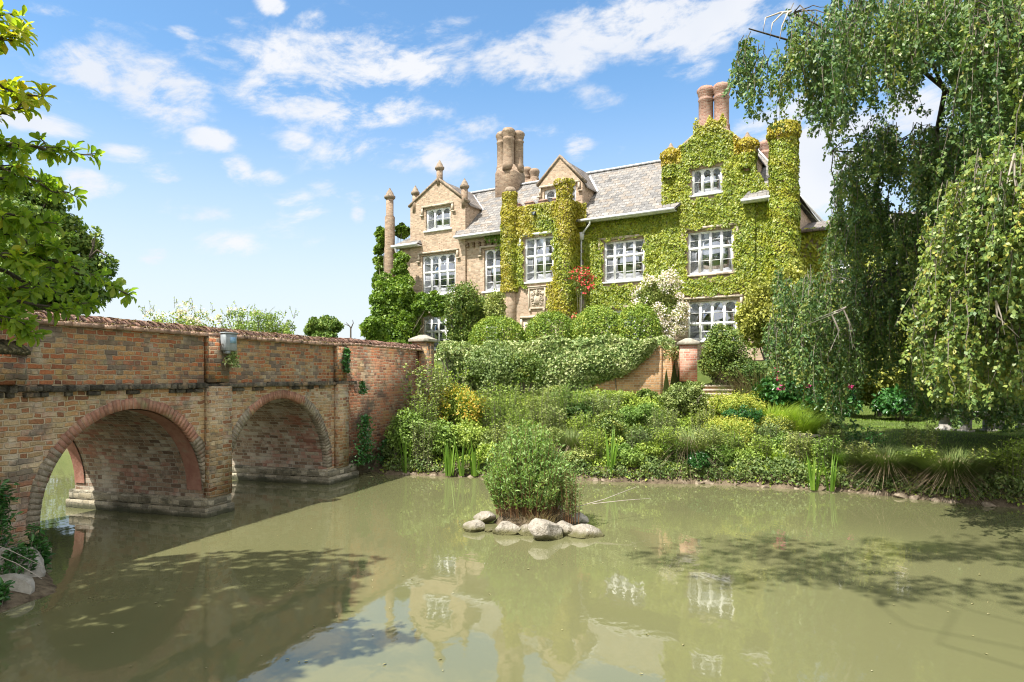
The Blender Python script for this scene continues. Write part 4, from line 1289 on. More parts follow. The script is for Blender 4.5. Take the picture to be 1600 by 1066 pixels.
# the windows
for w in windows:
    xa, xb, z0, z1, b, n = w['xa'], w['xb'], w['z0'], w['z1'], w['b'], w['n']
    yf = -b + .10; fd = .09
    W_, H_ = xb - xa, z1 - z0
    fw = .10; mw = .095; bar = .017
    mb = MB()
    mb.box(xa + .003, xa + fw, yf, yf + fd, z0 + .003, z1 - .003); mb.box(xb - fw, xb - .003, yf, yf + fd, z0 + .003, z1 - .003)
    mb.box(xa + fw + .001, xb - fw - .001, yf + .002, yf + fd - .002, z0 + .003, z0 + fw); mb.box(xa + fw + .001, xb - fw - .001, yf + .002, yf + fd - .002, z1 - fw * .8, z1 - .003)
    ix0, ix1, iz0, iz1 = xa + fw, xb - fw, z0 + fw, z1 - fw * .8
    lw = (ix1 - ix0 - mw * (n - 1)) / n
    for k in range(1, n):
        x = ix0 + k * lw + (k - 1) * mw
        mb.box(x, x + mw, yf - .012, yf + fd - .012, iz0 + .001, iz1 - .001)
    split = w['tiers'][0]
    tiers = [(iz0, iz1)]
    if split < 1:
        zt_ = iz1 - (iz1 - iz0) * split
        for k in range(n):
            x = ix0 + k * (lw + mw)
            mb.box(x + .001, x + lw - .001, yf - .006, yf + fd - .006, zt_ - .05, zt_ + .05)
        tiers = [(zt_ + .05, iz1), (iz0, zt_ - .05)]
    for ti, (ta, tb) in enumerate(tiers):
        for k in range(n):
            x = ix0 + k * (lw + mw)
            nb_ = max(1, round((tb - ta) / .48) - 1) if w['bars'] else 0
            for q in range(nb_):
                zb_ = ta + (tb - ta) * (q + 1) / (nb_ + 1)
                mb.box(x + .001, x + lw - .001, yf + .02, yf + .055, zb_ - bar / 2, zb_ + bar / 2)
            # casement stiles
            mb.box(x + .001, x + .020, yf + .012, yf + .07, ta + .001, tb - .001); mb.box(x + lw - .020, x + lw - .001, yf + .012, yf + .07, ta + .001, tb - .001)
            mb.box(x + .021, x + lw - .021, yf + .013, yf + .068, ta + .001, ta + .024)
            if w['arched'] and ti == 0:
                m_ = 8; r_ = lw / 2 - .03; xc_ = x + lw / 2; zc_ = tb - r_ * .8
                for q in range(m_):
                    t0 = math.pi * q / m_; t1 = math.pi * (q + 1) / m_
                    p0 = (xc_ + r_ * math.cos(t0), zc_ + r_ * .8 * math.sin(t0)); p1 = (xc_ + r_ * math.cos(t1), zc_ + r_ * .8 * math.sin(t1))
                    top = tb - .0005
                    mb.extrude_y([(p1[0], p1[1]), (p0[0], p0[1]), (p0[0], top), (p1[0], top)], yf + .004, yf + .075)
                for sx in (x + .0015, x + lw - .0325):
                    mb.box(sx, sx + .031, yf + .005, yf + .073, zc_, tb - .001)
            else:
                mb.box(x + .033, x + lw - .033, yf + .013, yf + .068, tb - .03, tb - .001)
    wo = mb.build('window', M['white'], house)
    gp = MB(); gp.box(ix0 - .01, ix1 + .01, yf + .042, yf + .048, iz0 - .01, iz1 + .01)
    gp.build('pane', M['glass'], wo)
    if w['sill']:
        s = MB(); s.box(xa - .12, xb + .12, -b - .10, -b + .10, z0 - .10, z0 + .001)
        s.build('sill', M['white' if b != .12 or w is not windows[8] else 'stone'], wo)
    if w['hood']:
        s = MB(); zt_ = z1 + .10
        s.box(xa - .26, xb + .26, -b - .13, -b - .001, zt_, zt_ + .11)
        for xx in (xa - .26, xb + .15):
            s.box(xx, xx + .11, -b - .12, -b - .001, zt_ - .42, zt_ - .001)
        s.box(xa - .38, xa - .151, -b - .12, -b - .001, zt_ - .50, zt_ - .421); s.box(xb + .151, xb + .38, -b - .12, -b - .001, zt_ - .50, zt_ - .421)
        s.build('hood_mould', M['stone' if w is not windows[5] else 'white'], wo)
    if w['curtain']:
        cm = 'peach' if w['curtain'] == 'peach' else 'curtain'
        cu = MB(); rr = random.Random(int(xa * 100))
        spans = []
        full = w['curtain'] == 'peach'
        blind = w['curtain'] == 'blind'
        for side in (0, 1):
            wd = W_ * (.44 if not (full or blind) else .495)
            spans.append((xa + .04, xa + wd, 0) if side == 0 else (xb - wd, xb - .04, 1))
        for (c0, c1, sd) in spans:
            m_ = 36; rows = 8
            P = []
            for j_ in range(rows + 1):
                t = j_ / rows; z = z1 - .02 - (H_ - .06) * t
                pull = 0 if blind else .8 * math.sin(min(1, t / .72) * math.pi / 2) * .62 if (t < .72 or blind) else .8 * (.62 - (t - .72) * .5)
                for i_ in range(m_ + 1):
                    s_ = i_ / m_
                    wd = (c1 - c0) * (1 - pull)
                    x = c0 + wd * s_ if sd == 0 else c1 - wd * s_
                    P.append((x, yf + .13 + .025 * math.sin(s_ * 46 + t), z))
            Fc = [[j_ * (m_ + 1) + i_, j_ * (m_ + 1) + i_ + 1, (j_ + 1) * (m_ + 1) + i_ + 1, (j_ + 1) * (m_ + 1) + i_] for j_ in range(rows) for i_ in range(m_)]
            cu.add(P, Fc)
        cu.build('curtain', M[cm], wo)

# coat of arms: moulded stone frame with shield, helmet and scrolling mantling
x0, x1, z0, z1 = arms
mb = MB(); yb = -TB
mb.box(x0, x0 + .09, yb - .09, yb - .001, z0, z1); mb.box(x1 - .09, x1, yb - .09, yb - .001, z0, z1)
mb.box(x0 + .091, x1 - .091, yb - .09, yb - .001, z1 - .09, z1); mb.box(x0 + .091, x1 - .091, yb - .09, yb - .001, z0, z0 + .09)
mb.box(x0 + .09, x1 - .09, yb - .02, yb - .002, z0 + .09, z1 - .09)
mb.box(x0 - .06, x1 + .06, yb - .12, yb - .001, z1 + .002, z1 + .07)
mb.box(x0 + .05, x0 + .17, yb - .1, yb - .001, z0 - .12, z0 - .002); mb.box(x1 - .17, x1 - .05, yb - .1, yb - .001, z0 - .12, z0 - .002)
coa = mb.build('coat_of_arms', M['stone'], house, bevel=.012)
mb = MB(); cx, cz = (x0 + x1) / 2, (z0 + z1) / 2
S = (x1 - x0)
sh = [(-.17, .12), (-.17, -.06), (-.12, -.20), (0, -.30), (.12, -.20), (.17, -.06), (.17, .12), (.06, .10), (0, .13), (-.06, .10)]
mb.extrude_y([(cx + a * S, cz + b_ * S - .03) for a, b_ in sh], yb - .085, yb - .02)
mb.extrude_y([(cx + a * S, cz + b_ * S - .03) for a, b_ in [(-.04, .08), (-.12, -.1), (-.06, -.14), (.03, .06)]], yb - .10, yb - .084)
mb.build('shield', M['stone'], coa, bevel=.012)
paths = []
for sg in (-1, 1):
    for (ox, oz, r0, a0, turns) in ((.25, .16, .11, .3, 1.5), (.29, -.05, .09, 1.2, 1.4), (.22, -.26, .10, 2.2, 1.4), (.12, .30, .09, .2, 1.3)):
        P = []
        for k in range(14):
            t = k / 13; a = a0 + turns * 2 * math.pi * t; r_ = r0 * S * (1 - .75 * t)
            P.append((cx + sg * (ox * S + r_ * math.cos(a)), yb - .05, cz + oz * S + r_ * math.sin(a)))
        paths.append((P, np.linspace(.035, .016, 14)))
paths.append(([(cx, yb - .06, cz + .14 * S), (cx, yb - .09, cz + .24 * S), (cx, yb - .07, cz + .33 * S), (cx, yb - .05, cz + .42 * S)], [.05, .10, .07, .03]))
tubes(paths, 'mantling', M['stone'], coa, 7)
# stone doorway: square label over a four-centred arch, oak door inside
x0, x1, z0, z1 = dW
mb = MB(); yb = -TB
mb.box(x0 - .30, x1 + .30, yb - .16, yb - .001, z1 + .10, z1 + .24)
for xx in (x0 - .30, x1 + .18):
    mb.box(xx, xx + .12, yb - .15, yb - .001, z1 - .55, z1 + .098)
for xx in (x0 - .14, x1 + .0):
    mb.box(xx, xx + .14, yb - .06, yb + .2, z0, z1 - .002)
cxd = (x0 + x1) / 2; hw = (x1 - x0) / 2 - .1; npt = 16
arc = []
for k in range(npt + 1):
    t = -1 + 2 * k / npt
    arc.append((cxd + hw * t, z1 - .12 - .75 * abs(t) ** 2.2 - .08 * abs(t)))
for p, q in zip(arc[:-1], arc[1:]):
    mb.extrude_y([p, q, (q[0], z1 + .099), (p[0], z1 + .099)], yb - .05, yb + .18)
mb.box(x0 + .0, x0 + .1, yb - .05, yb + .18, z1 - 1, z1 + .099); mb.box(x1 - .1, x1 + .0, yb - .05, yb + .18, z1 - 1, z1 + .099)
mb.build('doorway', M['stone'], house)
mb = MB(); mb.box(x0 + .05, x1 - .05, yb + .22, yb + .30, z0, z1)
for k in range(5):
    xx = x0 + .1 + (x1 - x0 - .2) * k / 4
    mb.box(xx - .02, xx + .02, yb + .205, yb + .219, z0, z1)
mb.build('door', M['door'], house)
# flood light under the battlements
fx, fz = HP(838, 335, TB)
mb = MB(); mb.box(fx - .13, fx + .13, -TB - .34, -TB - .24, fz - .10, fz + .08); mb.box(fx - .03, fx + .03, -TB - .24, -TB - .001, fz - .03, fz + .03)
fo = mb.build('flood_light', M['black'], house, bevel=.01)
mb = MB(); mb.box(fx - .10, fx + .10, -TB - .35, -TB - .341, fz - .075, fz + .055); mb.build('lens', M['glass'], fo)

# lower service wing, set back, running on to the right
wing = empty('service_wing', (HO[0], HO[1], 0), HRZ, 'low vine-covered service wing of the house, half hidden behind the hanging branches', 'house')
WB = -2.6
wx0, wx1 = xR + .02, xR + 20
wz = 9.55
def WZ(u, v): return HP(u, v, WB)[1]
wops = []
wwin = []
for (u0, u1, v0, v1) in ((1298, 1328, 398, 440), (1395, 1425, 395, 440), (1475, 1512, 400, 450), (1540, 1570, 520, 575)):
    a, b_ = HX(u0, WB), HX(u1, WB)
    wops.append((a, b_, WZ((u0 + u1) / 2, v1), WZ((u0 + u1) / 2, v0)))
mb = MB(); wall_panel(mb, wx0, wx1, 1.4, wz, -WB, wops, .25)
mb.poly([(wx1, -WB, 1.4), (wx1, -WB + 6, 1.4), (wx1, -WB + 6, wz), (wx1, -WB, wz)])
mb.poly([(wx0, -WB + 6, 1.4), (wx1, -WB + 6, 1.4), (wx1, -WB + 6, wz), (wx0, -WB + 6, wz)])
mb.build('wall', M['buff'], wing)
mb = MB(); mb.poly([(wx0, -WB - .3, wz), (wx1 + .3, -WB - .3, wz), (wx1 - 2, -WB + 3, wz + 1.0), (wx0, -WB + 3, wz + 1.0)])
mb.poly([(wx0, -WB + 3, wz + 1.0), (wx1 - 2, -WB + 3, wz + 1.0), (wx1 + .3, -WB + 6.3, wz), (wx0, -WB + 6.3, wz)])
mb.box(wx0, wx1 + .3, -WB - .36, -WB - .02, wz - .12, wz - .005)
mb.build('roof', M['slate_dark'], wing)
for (a, b_, c, d) in wops:
    mb = MB(); yf = -WB + .08
    for (p, q, r_, s_) in ((a, a + .1, c, d), (b_ - .1, b_, c, d), (a + .1, b_ - .1, c, c + .1), (a + .1, b_ - .1, d - .1, d), ((a + b_) / 2 - .05, (a + b_) / 2 + .05, c + .1, d - .1), (a + .1, (a + b_) / 2 - .05, (c + d) / 2 - .04, (c + d) / 2 + .04), ((a + b_) / 2 + .05, b_ - .1, (c + d) / 2 - .04, (c + d) / 2 + .04)):
        mb.box(p + .001, q - .001, yf, yf + .08, r_ + .001, s_ - .001)
    wo = mb.build('window', M['white'], wing)
    mb = MB(); mb.box(a + .05, b_ - .05, yf + .03, yf + .035, c + .05, d - .05); mb.build('pane', M['glass'], wo)
    mb = MB(); mb.box(a, b_, yf + .5, yf + .52, c - .2, d + .2); mb.build('room', M['room'], wo)

# ---------------------------------------------------------------- terrace wall, gate pillars, steps
wallo = empty('terrace_wall', (GW[0], GW[1], 0), HRZ, 'yellow brick retaining wall of the terrace with ivy hanging over it', 'wall')
mb = MB()
mb.box(-8.6, 0, 0, .34, .6, 3.22); mb.box(-.34, 0, .342, 3.3, .6, 3.20)
mb.build('brickwork', M['garden'], wallo)
mb = MB(); x = -8.6; rr = random.Random(9)
while x < -.02:
    mb.box(x + .003, min(x + .11, .02), -.03, .37, 3.224, 3.31 + rr.uniform(-.004, .004)); x += .113
y = .38
while y < 3.3:
    mb.box(-.37, .03, y + .003, y + .11, 3.204, 3.29 + rr.uniform(-.004, .004)); y += .113
mb.build('coping', M['garden'], wallo)


def pillar(u0, u1, vt, vb, D, label, mat='pinkbrick'):
    a = W3(u0, vt, D); b_ = W3(u1, vb, D)
    w = (b_[0] - a[0]) / 2 * .80; cx_ = (a[0] + b_[0]) / 2
    o = empty('gate_pillar', (cx_, D + w, 0), HRZ * .35, label, 'pillar', 'brick pillars at the head of the terrace steps')
    ztop = a[2]
    mb = MB(); mb.box(-w, w, -w, w, b_[2], ztop - .22); mb.build('shaft', M[mat], o)
    mb = MB(); mb.box(-w - .07, w + .07, -w - .07, w + .07, ztop - .218, ztop - .12)
    k_ = w + .05
    mb.add([(-k_, -k_, ztop - .118), (k_, -k_, ztop - .118), (k_, k_, ztop - .118), (-k_, k_, ztop - .118), (-.08, -.08, ztop), (.08, -.08, ztop), (.08, .08, ztop), (-.08, .08, ztop)],
           [(0, 3, 2, 1), (4, 5, 6, 7), (0, 1, 5, 4), (1, 2, 6, 5), (2, 3, 7, 6), (3, 0, 4, 7)])
    mb.build('cap', M['pillarcap'], o, bevel=.015)


pillar(1062, 1095, 528, 596, 21.6, 'pink brick pillar with grey pyramid cap standing clear beside the terrace steps')
pillar(1024, 1056, 523, 590, 24.5, 'ivy-draped brick pillar with stone cap behind the corner of the terrace wall')
rr = random.Random(4)
for k in range(7):
    p = W3(1092 + k * 3.0, 640 - k * 6.4, 19.3 + k * .42)
    st_ = empty('stone_step', (p[0], p[1], 0), HRZ * .5 + rr.uniform(-.05, .05),
                ['lowest stone step rising from the yellow flowers', 'second stone step up from the yellow flowers', 'third stone step up from the yellow flowers', 'middle stone step with one step fewer above than below',
                 'fifth stone step up from the yellow flowers', 'stone step next below the topmost one', 'topmost stone step beside the pink brick pillar'][k], 'step', 'stone steps climbing to the terrace')
    z = p[2]
    mb = MB(); mb.box(-.75, .75, -.2, .45, z - .06, z); mb.build('tread', M['paving'], st_, bevel=.015)
    mb = MB(); mb.box(-.7, .7, -.15, .4, z - .5, z - .062); mb.build('riser', M['garden'], st_)
# ---------------------------------------------------------------- planting
def rgen(s):
    return np.random.default_rng(s)


def wob(p, f=1.0, s=0.0):
    """smooth pseudo noise in about -1..1"""
    x, y, z = p[:, 0] * f + s, p[:, 1] * f + 1.7 * s, p[:, 2] * f - s
    return (np.sin(x * 1.3 + np.sin(y * 1.1 + z * .7) * 1.4) + np.sin(y * 1.9 - z * 1.3 + np.sin(x * 1.7) * 1.2) + np.sin(z * 2.3 + x * .9 + np.sin(y * 2.1))) / 3


def surf_leaves(rg, n, fn, thick=(.05, .22), size=(.078, .13)):
    """fn(rg,n) -> P, outward"""
    P, O = fn(rg, n)
    w = wob(P, 2.6, 3.0) * .5 + .5
    w2 = wob(P, 7.0, 1.0) * .5 + .5
    off = thick[0] + (thick[1] - thick[0]) * (.6 * w + .4 * w2) * rg.uniform(.55, 1.0, len(P))
    P = P + O * off[:, None]
    A = np.array([0, 0, -1.0]) + rg.normal(0, .38, P.shape) + O * .25
    N = O * 1.0 + np.array([0, 0, .45]) + rg.normal(0, .34, P.shape)
    S = rg.uniform(size[0], size[1], len(P))
    return P, A, N, S


def wall_fn(x0, x1, z0, z1, y, excl=(), pred=None):
    def fn(rg, n):
        x = rg.uniform(x0, x1, n); z = rg.uniform(z0, z1, n)
        k = np.ones(n, bool)
        jx = .07 * np.sin(z * 9 + x * 5) + rg.normal(0, .03, n); jz = .07 * np.sin(x * 8 + 1) + rg.normal(0, .03, n)
        for (a, b, c, d) in excl:
            k &= ~((x + jx > a - .03) & (x + jx < b + .03) & (z + jz > c - .20) & (z + jz < d + .12))
        if pred is not None:
            k &= pred(x, z)
        x, z = x[k], z[k]
        return np.stack([x, np.full(len(x), y), z], 1), np.tile([0, -1.0, 0], (len(x), 1))
    return fn


def side_fn(y0, y1, z0, z1, x):
    def fn(rg, n):
        return np.stack([np.full(n, x), rg.uniform(y0, y1, n), rg.uniform(z0, z1, n)], 1), np.tile([1.0, 0, 0], (n, 1))
    return fn


def cyl_fn(cx, cy, prof, a0=-math.pi, a1=math.pi):
    def fn(rg, n):
        zz = np.array([p[1] for p in prof]); rr_ = np.array([p[0] for p in prof])
        z = rg.uniform(zz[0], zz[-1], n); r = np.interp(z, zz, rr_)
        a = rg.uniform(a0, a1, n)
        O = np.stack([np.cos(a), np.sin(a), np.zeros(n)], 1)
        return np.stack([cx + r * np.cos(a), cy + r * np.sin(a), z], 1), O
    return fn


def vine(name, label, cat, parts, mat, seed, tintf, dens=230, pos=True, stems=None, size=(.078, .13)):
    o = empty(name, (HO[0], HO[1], 0) if pos else (0, 0, 0), HRZ if pos else 0, label, cat)
    rg = rgen(seed); L = []
    for fn, area in parts:
        L.append(surf_leaves(rg, int(area * dens), fn, size=size))
    P, A, N, S = [np.concatenate(q) for q in zip(*L)]
    tint = np.clip(tintf(P) + rg.normal(0, .12, len(P)), 0, 1)
    leafmesh('foliage', P, A, N, S, S * .95, M[mat], o, TIVY, tint)
    if stems:
        tubes(stems, 'stem', M['bark'], o, 4)
    return o


def wex(i):
    w = windows[i]
    return (w['xa'], w['xb'], w['z0'], w['z1'])


def hood_ex(i):
    w = windows[i]
    return (w['xa'] - .3, w['xb'] + .3, w['z1'] + .08, w['z1'] + .14)


rg0 = rgen(1)
# vine on the tower
zlow_l, zlow_m, zlow_r = ZT(797, 456, TB), ZT(840, 446, TB), ZT(880, 494, TB)
uL, uR = HX(812, TB), HX(855, TB)


def tower_pred(x, z):
    wig = .12 * np.sin(x * 6)
    low = np.where(x < uL, zlow_l + .15, np.where(x < uR, zlow_m, zlow_r + (0.2)))
    # round the coat of arms the leaves come in from the right
    return z > low + wig


lt_x, rt_x = HX(797, TB), HX(882, TB)
ztl, ztr = ZT(797, 303, TB), ZT(882, 290, TB)
tower_parts = [
    (wall_fn(tA, tB, GZ0 + 2, tz1 + .1, -TB, [wex(5), (dW[0] - .3, dW[1] + .3, GZ0, dW[3] + .2), (arms[0] - .05, arms[1] + .05, arms[2], arms[3])], tower_pred), (tB - tA) * (tz1 - GZ0 - 2)),
    (cyl_fn(lt_x, -TB, [(.37, zlow_l), (.37, ZT(797, 325, TB)), (.30, ZT(797, 318, TB)), (.29, ztl + .05)], -math.pi, .3), 2.2 * .37 * 2 * (ztl - zlow_l)),
    (cyl_fn(rt_x, -TB, [(.38, zlow_r), (.38, ZT(882, 318, TB)), (.31, ZT(882, 312, TB)), (.30, ztr), (.42, ztr + .1), (.40, ztr + .3)], -math.pi, .9), 3.2 * .4 * (ztr - zlow_r)),
    (side_fn(-TB, 0, 3.5, tz1 + .15, tB), TB * (tz1 - 3)),
    (wall_fn(dx1 - .2, dx1 + .45, EAVE - .3, EAVE + .9, -.4), 1.0),
]
vine('climbing_vine', 'golden green vine clothing the entrance tower and its two slim turrets', 'climber', tower_parts, 'ivy', 21,
     lambda P: np.clip(.25 + .35 * np.sin(P[:, 0] * 2.2 + P[:, 2]) + .5 * np.exp(-((P[:, 0] - lt_x) / .5) ** 2) + .25 * np.exp(-((P[:, 0] - rt_x) / .5) ** 2) + .3 * (P[:, 2] > tz1 - .8), 0, .60), 640)

# vine over the right half of the front and the big gable
zsh = HP(1040, 258, .12)[1]; zap = HP(1112, 190, .12)[1]; zshr = HP(1178, 238, .12)[1]


def gab_pred(x, z):
    t = np.where(x < xm2, zsh + (zap - zsh) * (x - g2a) / (xm2 - g2a), zshr + (zap - zshr) * (g2b - x) / (g2b - xm2))
    return z < t + .15 + .08 * np.sin(x * 7)


p1x, p2x = HX(1047, .12), HX(1167, .12)
zp1, zp2 = ZT(1047, 247, .12), ZT(1167, 231, .12)
c1x = (HX(1103, -.75) + HX(1127.5, -.75)) / 2
right_parts = [
    (wall_fn(tB - .05, g2a, 5.0, EAVE - .05, 0, [wex(6), (px_ - .13, px_ + .08, 3, 9.7), wex(7)]), (g2a - tB) * 5.7),
    (wall_fn(g2a - .05, g2b + .05, 5.0, zap + .3, -.12, [wex(8), wex(9), wex(10), (w_g2_ground[0] - .35, w_g2_ground[1] + .5, w_g2_ground[3], w_g2_ground[3] + .2)], gab_pred), (g2b - g2a) * (zap - 5)),
    (wall_fn(g2b, xR, 4.0, EAVE + .0, 0), (xR - g2b) * 6.7),
    (wall_fn(g2b - .1, g2b + .9, EAVE - .1, EAVE + 1.6, -.2, (), lambda x, z: z < EAVE + 1.6 - (x - g2b) * 1.6), 1.5),
    (cyl_fn(p1x, .0, [(.3, zp1 - 1.0), (.27, zp1 - .1), (.40, zp1 + .1), (.36, zp1 + .3), (.1, zp1 + .5)]), 3.2),
    (cyl_fn(p2x, .0, [(.3, zp2 - 1.0), (.27, zp2 - .1), (.42, zp2 + .1), (.38, zp2 + .3), (.1, zp2 + .5)]), 3.2),
    (wall_fn(c1x - .75, c1x + .85, zap - .9, zap + .4, -.05, (), lambda x, z: z < zap + .35 - .5 * np.abs(np.sin(x * 5))), 2.6),
]
vine('climbing_vine', 'bright green vine covering the right half of the house front and its tall gable', 'climber', right_parts, 'ivy', 22,
     lambda P: .05 + .12 * np.clip(np.sin(P[:, 0] * 1.3 + P[:, 2] * .9), 0, 1) + .75 * ((P[:, 2] > zp1 - .35) & (np.abs(P[:, 0] - p1x) < .6)) + .7 * ((P[:, 2] > zp2 - .25) & (np.abs(P[:, 0] - p2x) < .6)) + .35 * np.exp(-((P[:, 2] - zap) / .5) ** 2), 580)
zt4 = ZT(1225, 208, .35)
vine('climbing_vine', 'thick vine sleeve wrapped round the tall corner turret up to its cap', 'climber',
     [(cyl_fn(XT4, -.35, [(.56, 4.0), (.55, 9.5), (.50, zt4 - 2.5), (.49, zt4 - .3), (.60, zt4 - .1), (.55, zt4 + .35), (.2, zt4 + .5)]), 3.3 * (zt4 - 4)),
      (cyl_fn(XT4, -.35, [(.5, zt4 + .2), (.1, zt4 + .5)]), 2.0)], 'ivy', 23,
     lambda P: .05 + .25 * np.clip(np.sin(P[:, 2] * 5 + P[:, 0] * 3), 0, 1) + .5 * (P[:, 2] > zt4 - .35), 620)
vine('climbing_vine', 'yellow green vine spread over the low service wing behind the branches', 'climber',
     [(wall_fn(wx0, wx1, 2.2, wz + .12, -WB, [(a, b_, c, d) for (a, b_, c, d) in wops]), (wx1 - wx0) * (wz - 2.2))], 'ivy', 24,
     lambda P: .15 + .4 * np.clip(np.sin(P[:, 0] * .8), 0, 1), 130, size=(.15, .24))
vine('climbing_vine', 'small dark green vine trailing under the eaves between the left gable and tower', 'climber',
     [(wall_fn(HX(762), tA + .1, EAVE - .55, EAVE - .05, -.12), 1.6), (wall_fn(HX(775), tA + .1, EAVE - 1.0, EAVE - .5, -.02), .4)], 'ivy_green', 25, lambda P: P[:, 0] * 0, 260)


def blob_leaves(rg, c, R, ncl, crad, nleaf, fill=.18, squash=.85, cut=-.45, lumps=None):
    """leaf positions in clumps spread over and inside an ellipsoid"""
    c = np.asarray(c, float); R = np.asarray(R, float)
    d = unit(rg.normal(0, 1, (ncl * 4, 3))); d = d[d[:, 2] > cut][:ncl]
    cc = c + d * R * rg.uniform(.48, 1.04, (len(d), 1))
    cr_ = crad * rg.uniform(.55, 1.3, len(d))
    n1 = int(nleaf * (1 - fill))
    k = rg.integers(0, len(d), n1)
    dd = unit(rg.normal(0, 1, (n1, 3)) + d[k] * .55)
    P = cc[k] + dd * (cr_[k] * rg.uniform(.55, 1.0, n1) ** .6)[:, None] * np.array([1, 1, squash])
    n2 = nleaf - n1
    d2 = unit(rg.normal(0, 1, (n2, 3)))
    P2 = c + d2 * R * (rg.uniform(.1, .85, (n2, 1)))
    O = np.concatenate([unit(dd + d[k] * .4), d2]); P = np.concatenate([P, P2])
    return P, O


def put_leaves(name, P, O, rg, size, mat, parent, tmpl=T4, droop=.25, up=.45, aspect=.6, tint=None, spread=.55, along=.35):
    A = rg.normal(0, 1, P.shape) + O * along + np.array([0, 0, -droop])
    N = O * .7 + np.array([0, 0, up]) + rg.normal(0, spread, P.shape)
    S = rg.uniform(size * .7, size * 1.25, len(P))
    return leafmesh(name, P, A, N, S, S * aspect, M[mat], parent, tmpl, tint)


def stem_paths(rg, base, c, R, n, r0=.03):
    out = []
    for k in range(n):
        d = unit(rg.normal(0, 1, 3) + np.array([0, 0, .8])); d[2] = abs(d[2])
        tip = np.asarray(c) + d * np.asarray(R) * rg.uniform(.5, .85)
        b = np.asarray(base) + np.array([rg.normal(0, .06), rg.normal(0, .06), -.08])
        mid = (b + tip) / 2 + rg.normal(0, .08, 3) * np.asarray(R)
        out.append((np.array([b, (b + mid) / 2 + rg.normal(0, .02, 3), mid, tip]), np.array([1, .8, .6, .2]) * r0))
    return out


def bush(name, label, cat, u, vt, vb, hw, D, mat, seed, leaf=.08, n=4500, ncl=40, cr=.28, dr=None, tmpl=T4, ground=None, group=None, extra=None, aspect=.6, dens=None, up=.45, spread=.55, fill=.18, cut=-.6):
    """bush seen between rows vt (top) and vb (foot) around column u, hw px half wide, D metres out; foot goes to the ground"""
    x = (u - 800) / FPX * D; zt_ = CAM_H + (HORIZON - vt) / FPX * D
    zb_ = float(gz(x, D)[0]) if ground is None else ground
    zbv = CAM_H + (HORIZON - vb) / FPX * D
    rz = (zt_ - max(zbv, zb_) ) / 2
    rx = hw / FPX * D; ry = dr if dr else rx
    cz = zt_ - rz
    o = empty(name, (x, D, zb_), 0, label, cat, group)
    rg = rgen(seed)
    c = np.array([0, 0, cz - zb_])
    R = np.array([rx, ry, rz])
    crad = cr * 1.22 * min(rx, rz) if cr < 1.5 else cr
    inner = R - crad * .75
    inner = np.maximum(inner, R * .35)
    P, O = blob_leaves(rg, c, inner, ncl, crad, n, fill=fill, cut=cut)
    P[:, 2] = np.maximum(P[:, 2], .02 + rg.uniform(0, .08, len(P)))
    put_leaves('foliage', P, O, rg, leaf, mat, o, tmpl, aspect=aspect, up=up, spread=spread)
    tubes(stem_paths(rg, (0, 0, 0), c, R * .85, 7, .012 + .02 * rx), 'stem', M['bark'], o, 5)
    if extra:
        extra(o, rg, c, R, P, O)
    return o


def blossoms(mat, n, size, name='blossom', topbias=.2, clus=6, csp=.05, rf=1.03):
    def f(o, rg, c, R, P, O):
        q = (P - c) / R
        out = np.linalg.norm(q, axis=1) + .30 * topbias * q[:, 2] * 2 - .25 * q[:, 1] + rg.normal(0, .12, len(P))
        idx = np.argsort(-out)[:max(n * 4, 30)]
        idx = rg.choice(idx, n, replace=False)
        d = unit(O[idx] + np.array([0, -.3, .4]))
        C = P[idx] + d * .03
        PB = np.repeat(C, clus, 0) + rg.normal(0, csp, (n * clus, 3)); OB = np.repeat(d, clus, 0)
        put_leaves(name, PB, OB, rg, size, mat, o, T6, droop=-.2, aspect=.85, along=.2)
    return f


# --- plants against the house
def heap(name, label, cat, blobs, mat, seed, leaf, base, group=None, tmpl=TIVY, aspect=.9, squash=.85, extra=None):
    """one plant made of several overlapping swellings: (u, vtop, vfoot, half width px, D, depth, leaves, clumps)"""
    u0, D0 = base
    b = W3(u0, HORIZON, D0); zb_ = float(gz(b[0], D0)[0]); B = np.array([b[0], D0, zb_])
    o = empty(name, tuple(B), 0, label, cat, group); rg = rgen(seed); PP = []; OO = []; ST = []
    for (u, vt, vf, hw, D, dr, nl, ncl) in blobs:
        t = W3(u, vt, D); f = W3(u, vf, D); rz = (t[2] - f[2]) / 2; R = np.array([hw / FPX * D, dr, rz]); c = np.array([t[0], D, t[2] - rz]) - B
        cr_ = min(R[0], rz) * .42
        P, O = blob_leaves(rg, c, np.maximum(R - cr_ * .7, R * .4), ncl, cr_, nl, fill=.22, squash=squash, cut=-1.1)
        k = P[:, 2] > .03
        PP.append(P[k]); OO.append(O[k]); ST += stem_paths(rg, (0, 0, 0), c, R, 4, .05)
    P = np.concatenate(PP); O = np.concatenate(OO)
    put_leaves('foliage', P, O, rg, leaf, mat, o, tmpl, aspect=aspect)
    tubes(ST, 'stem', M['bark'], o, 5)
    if extra: extra(o, rg, P.mean(0), P.std(0) * 1.7, P, O)
    return o


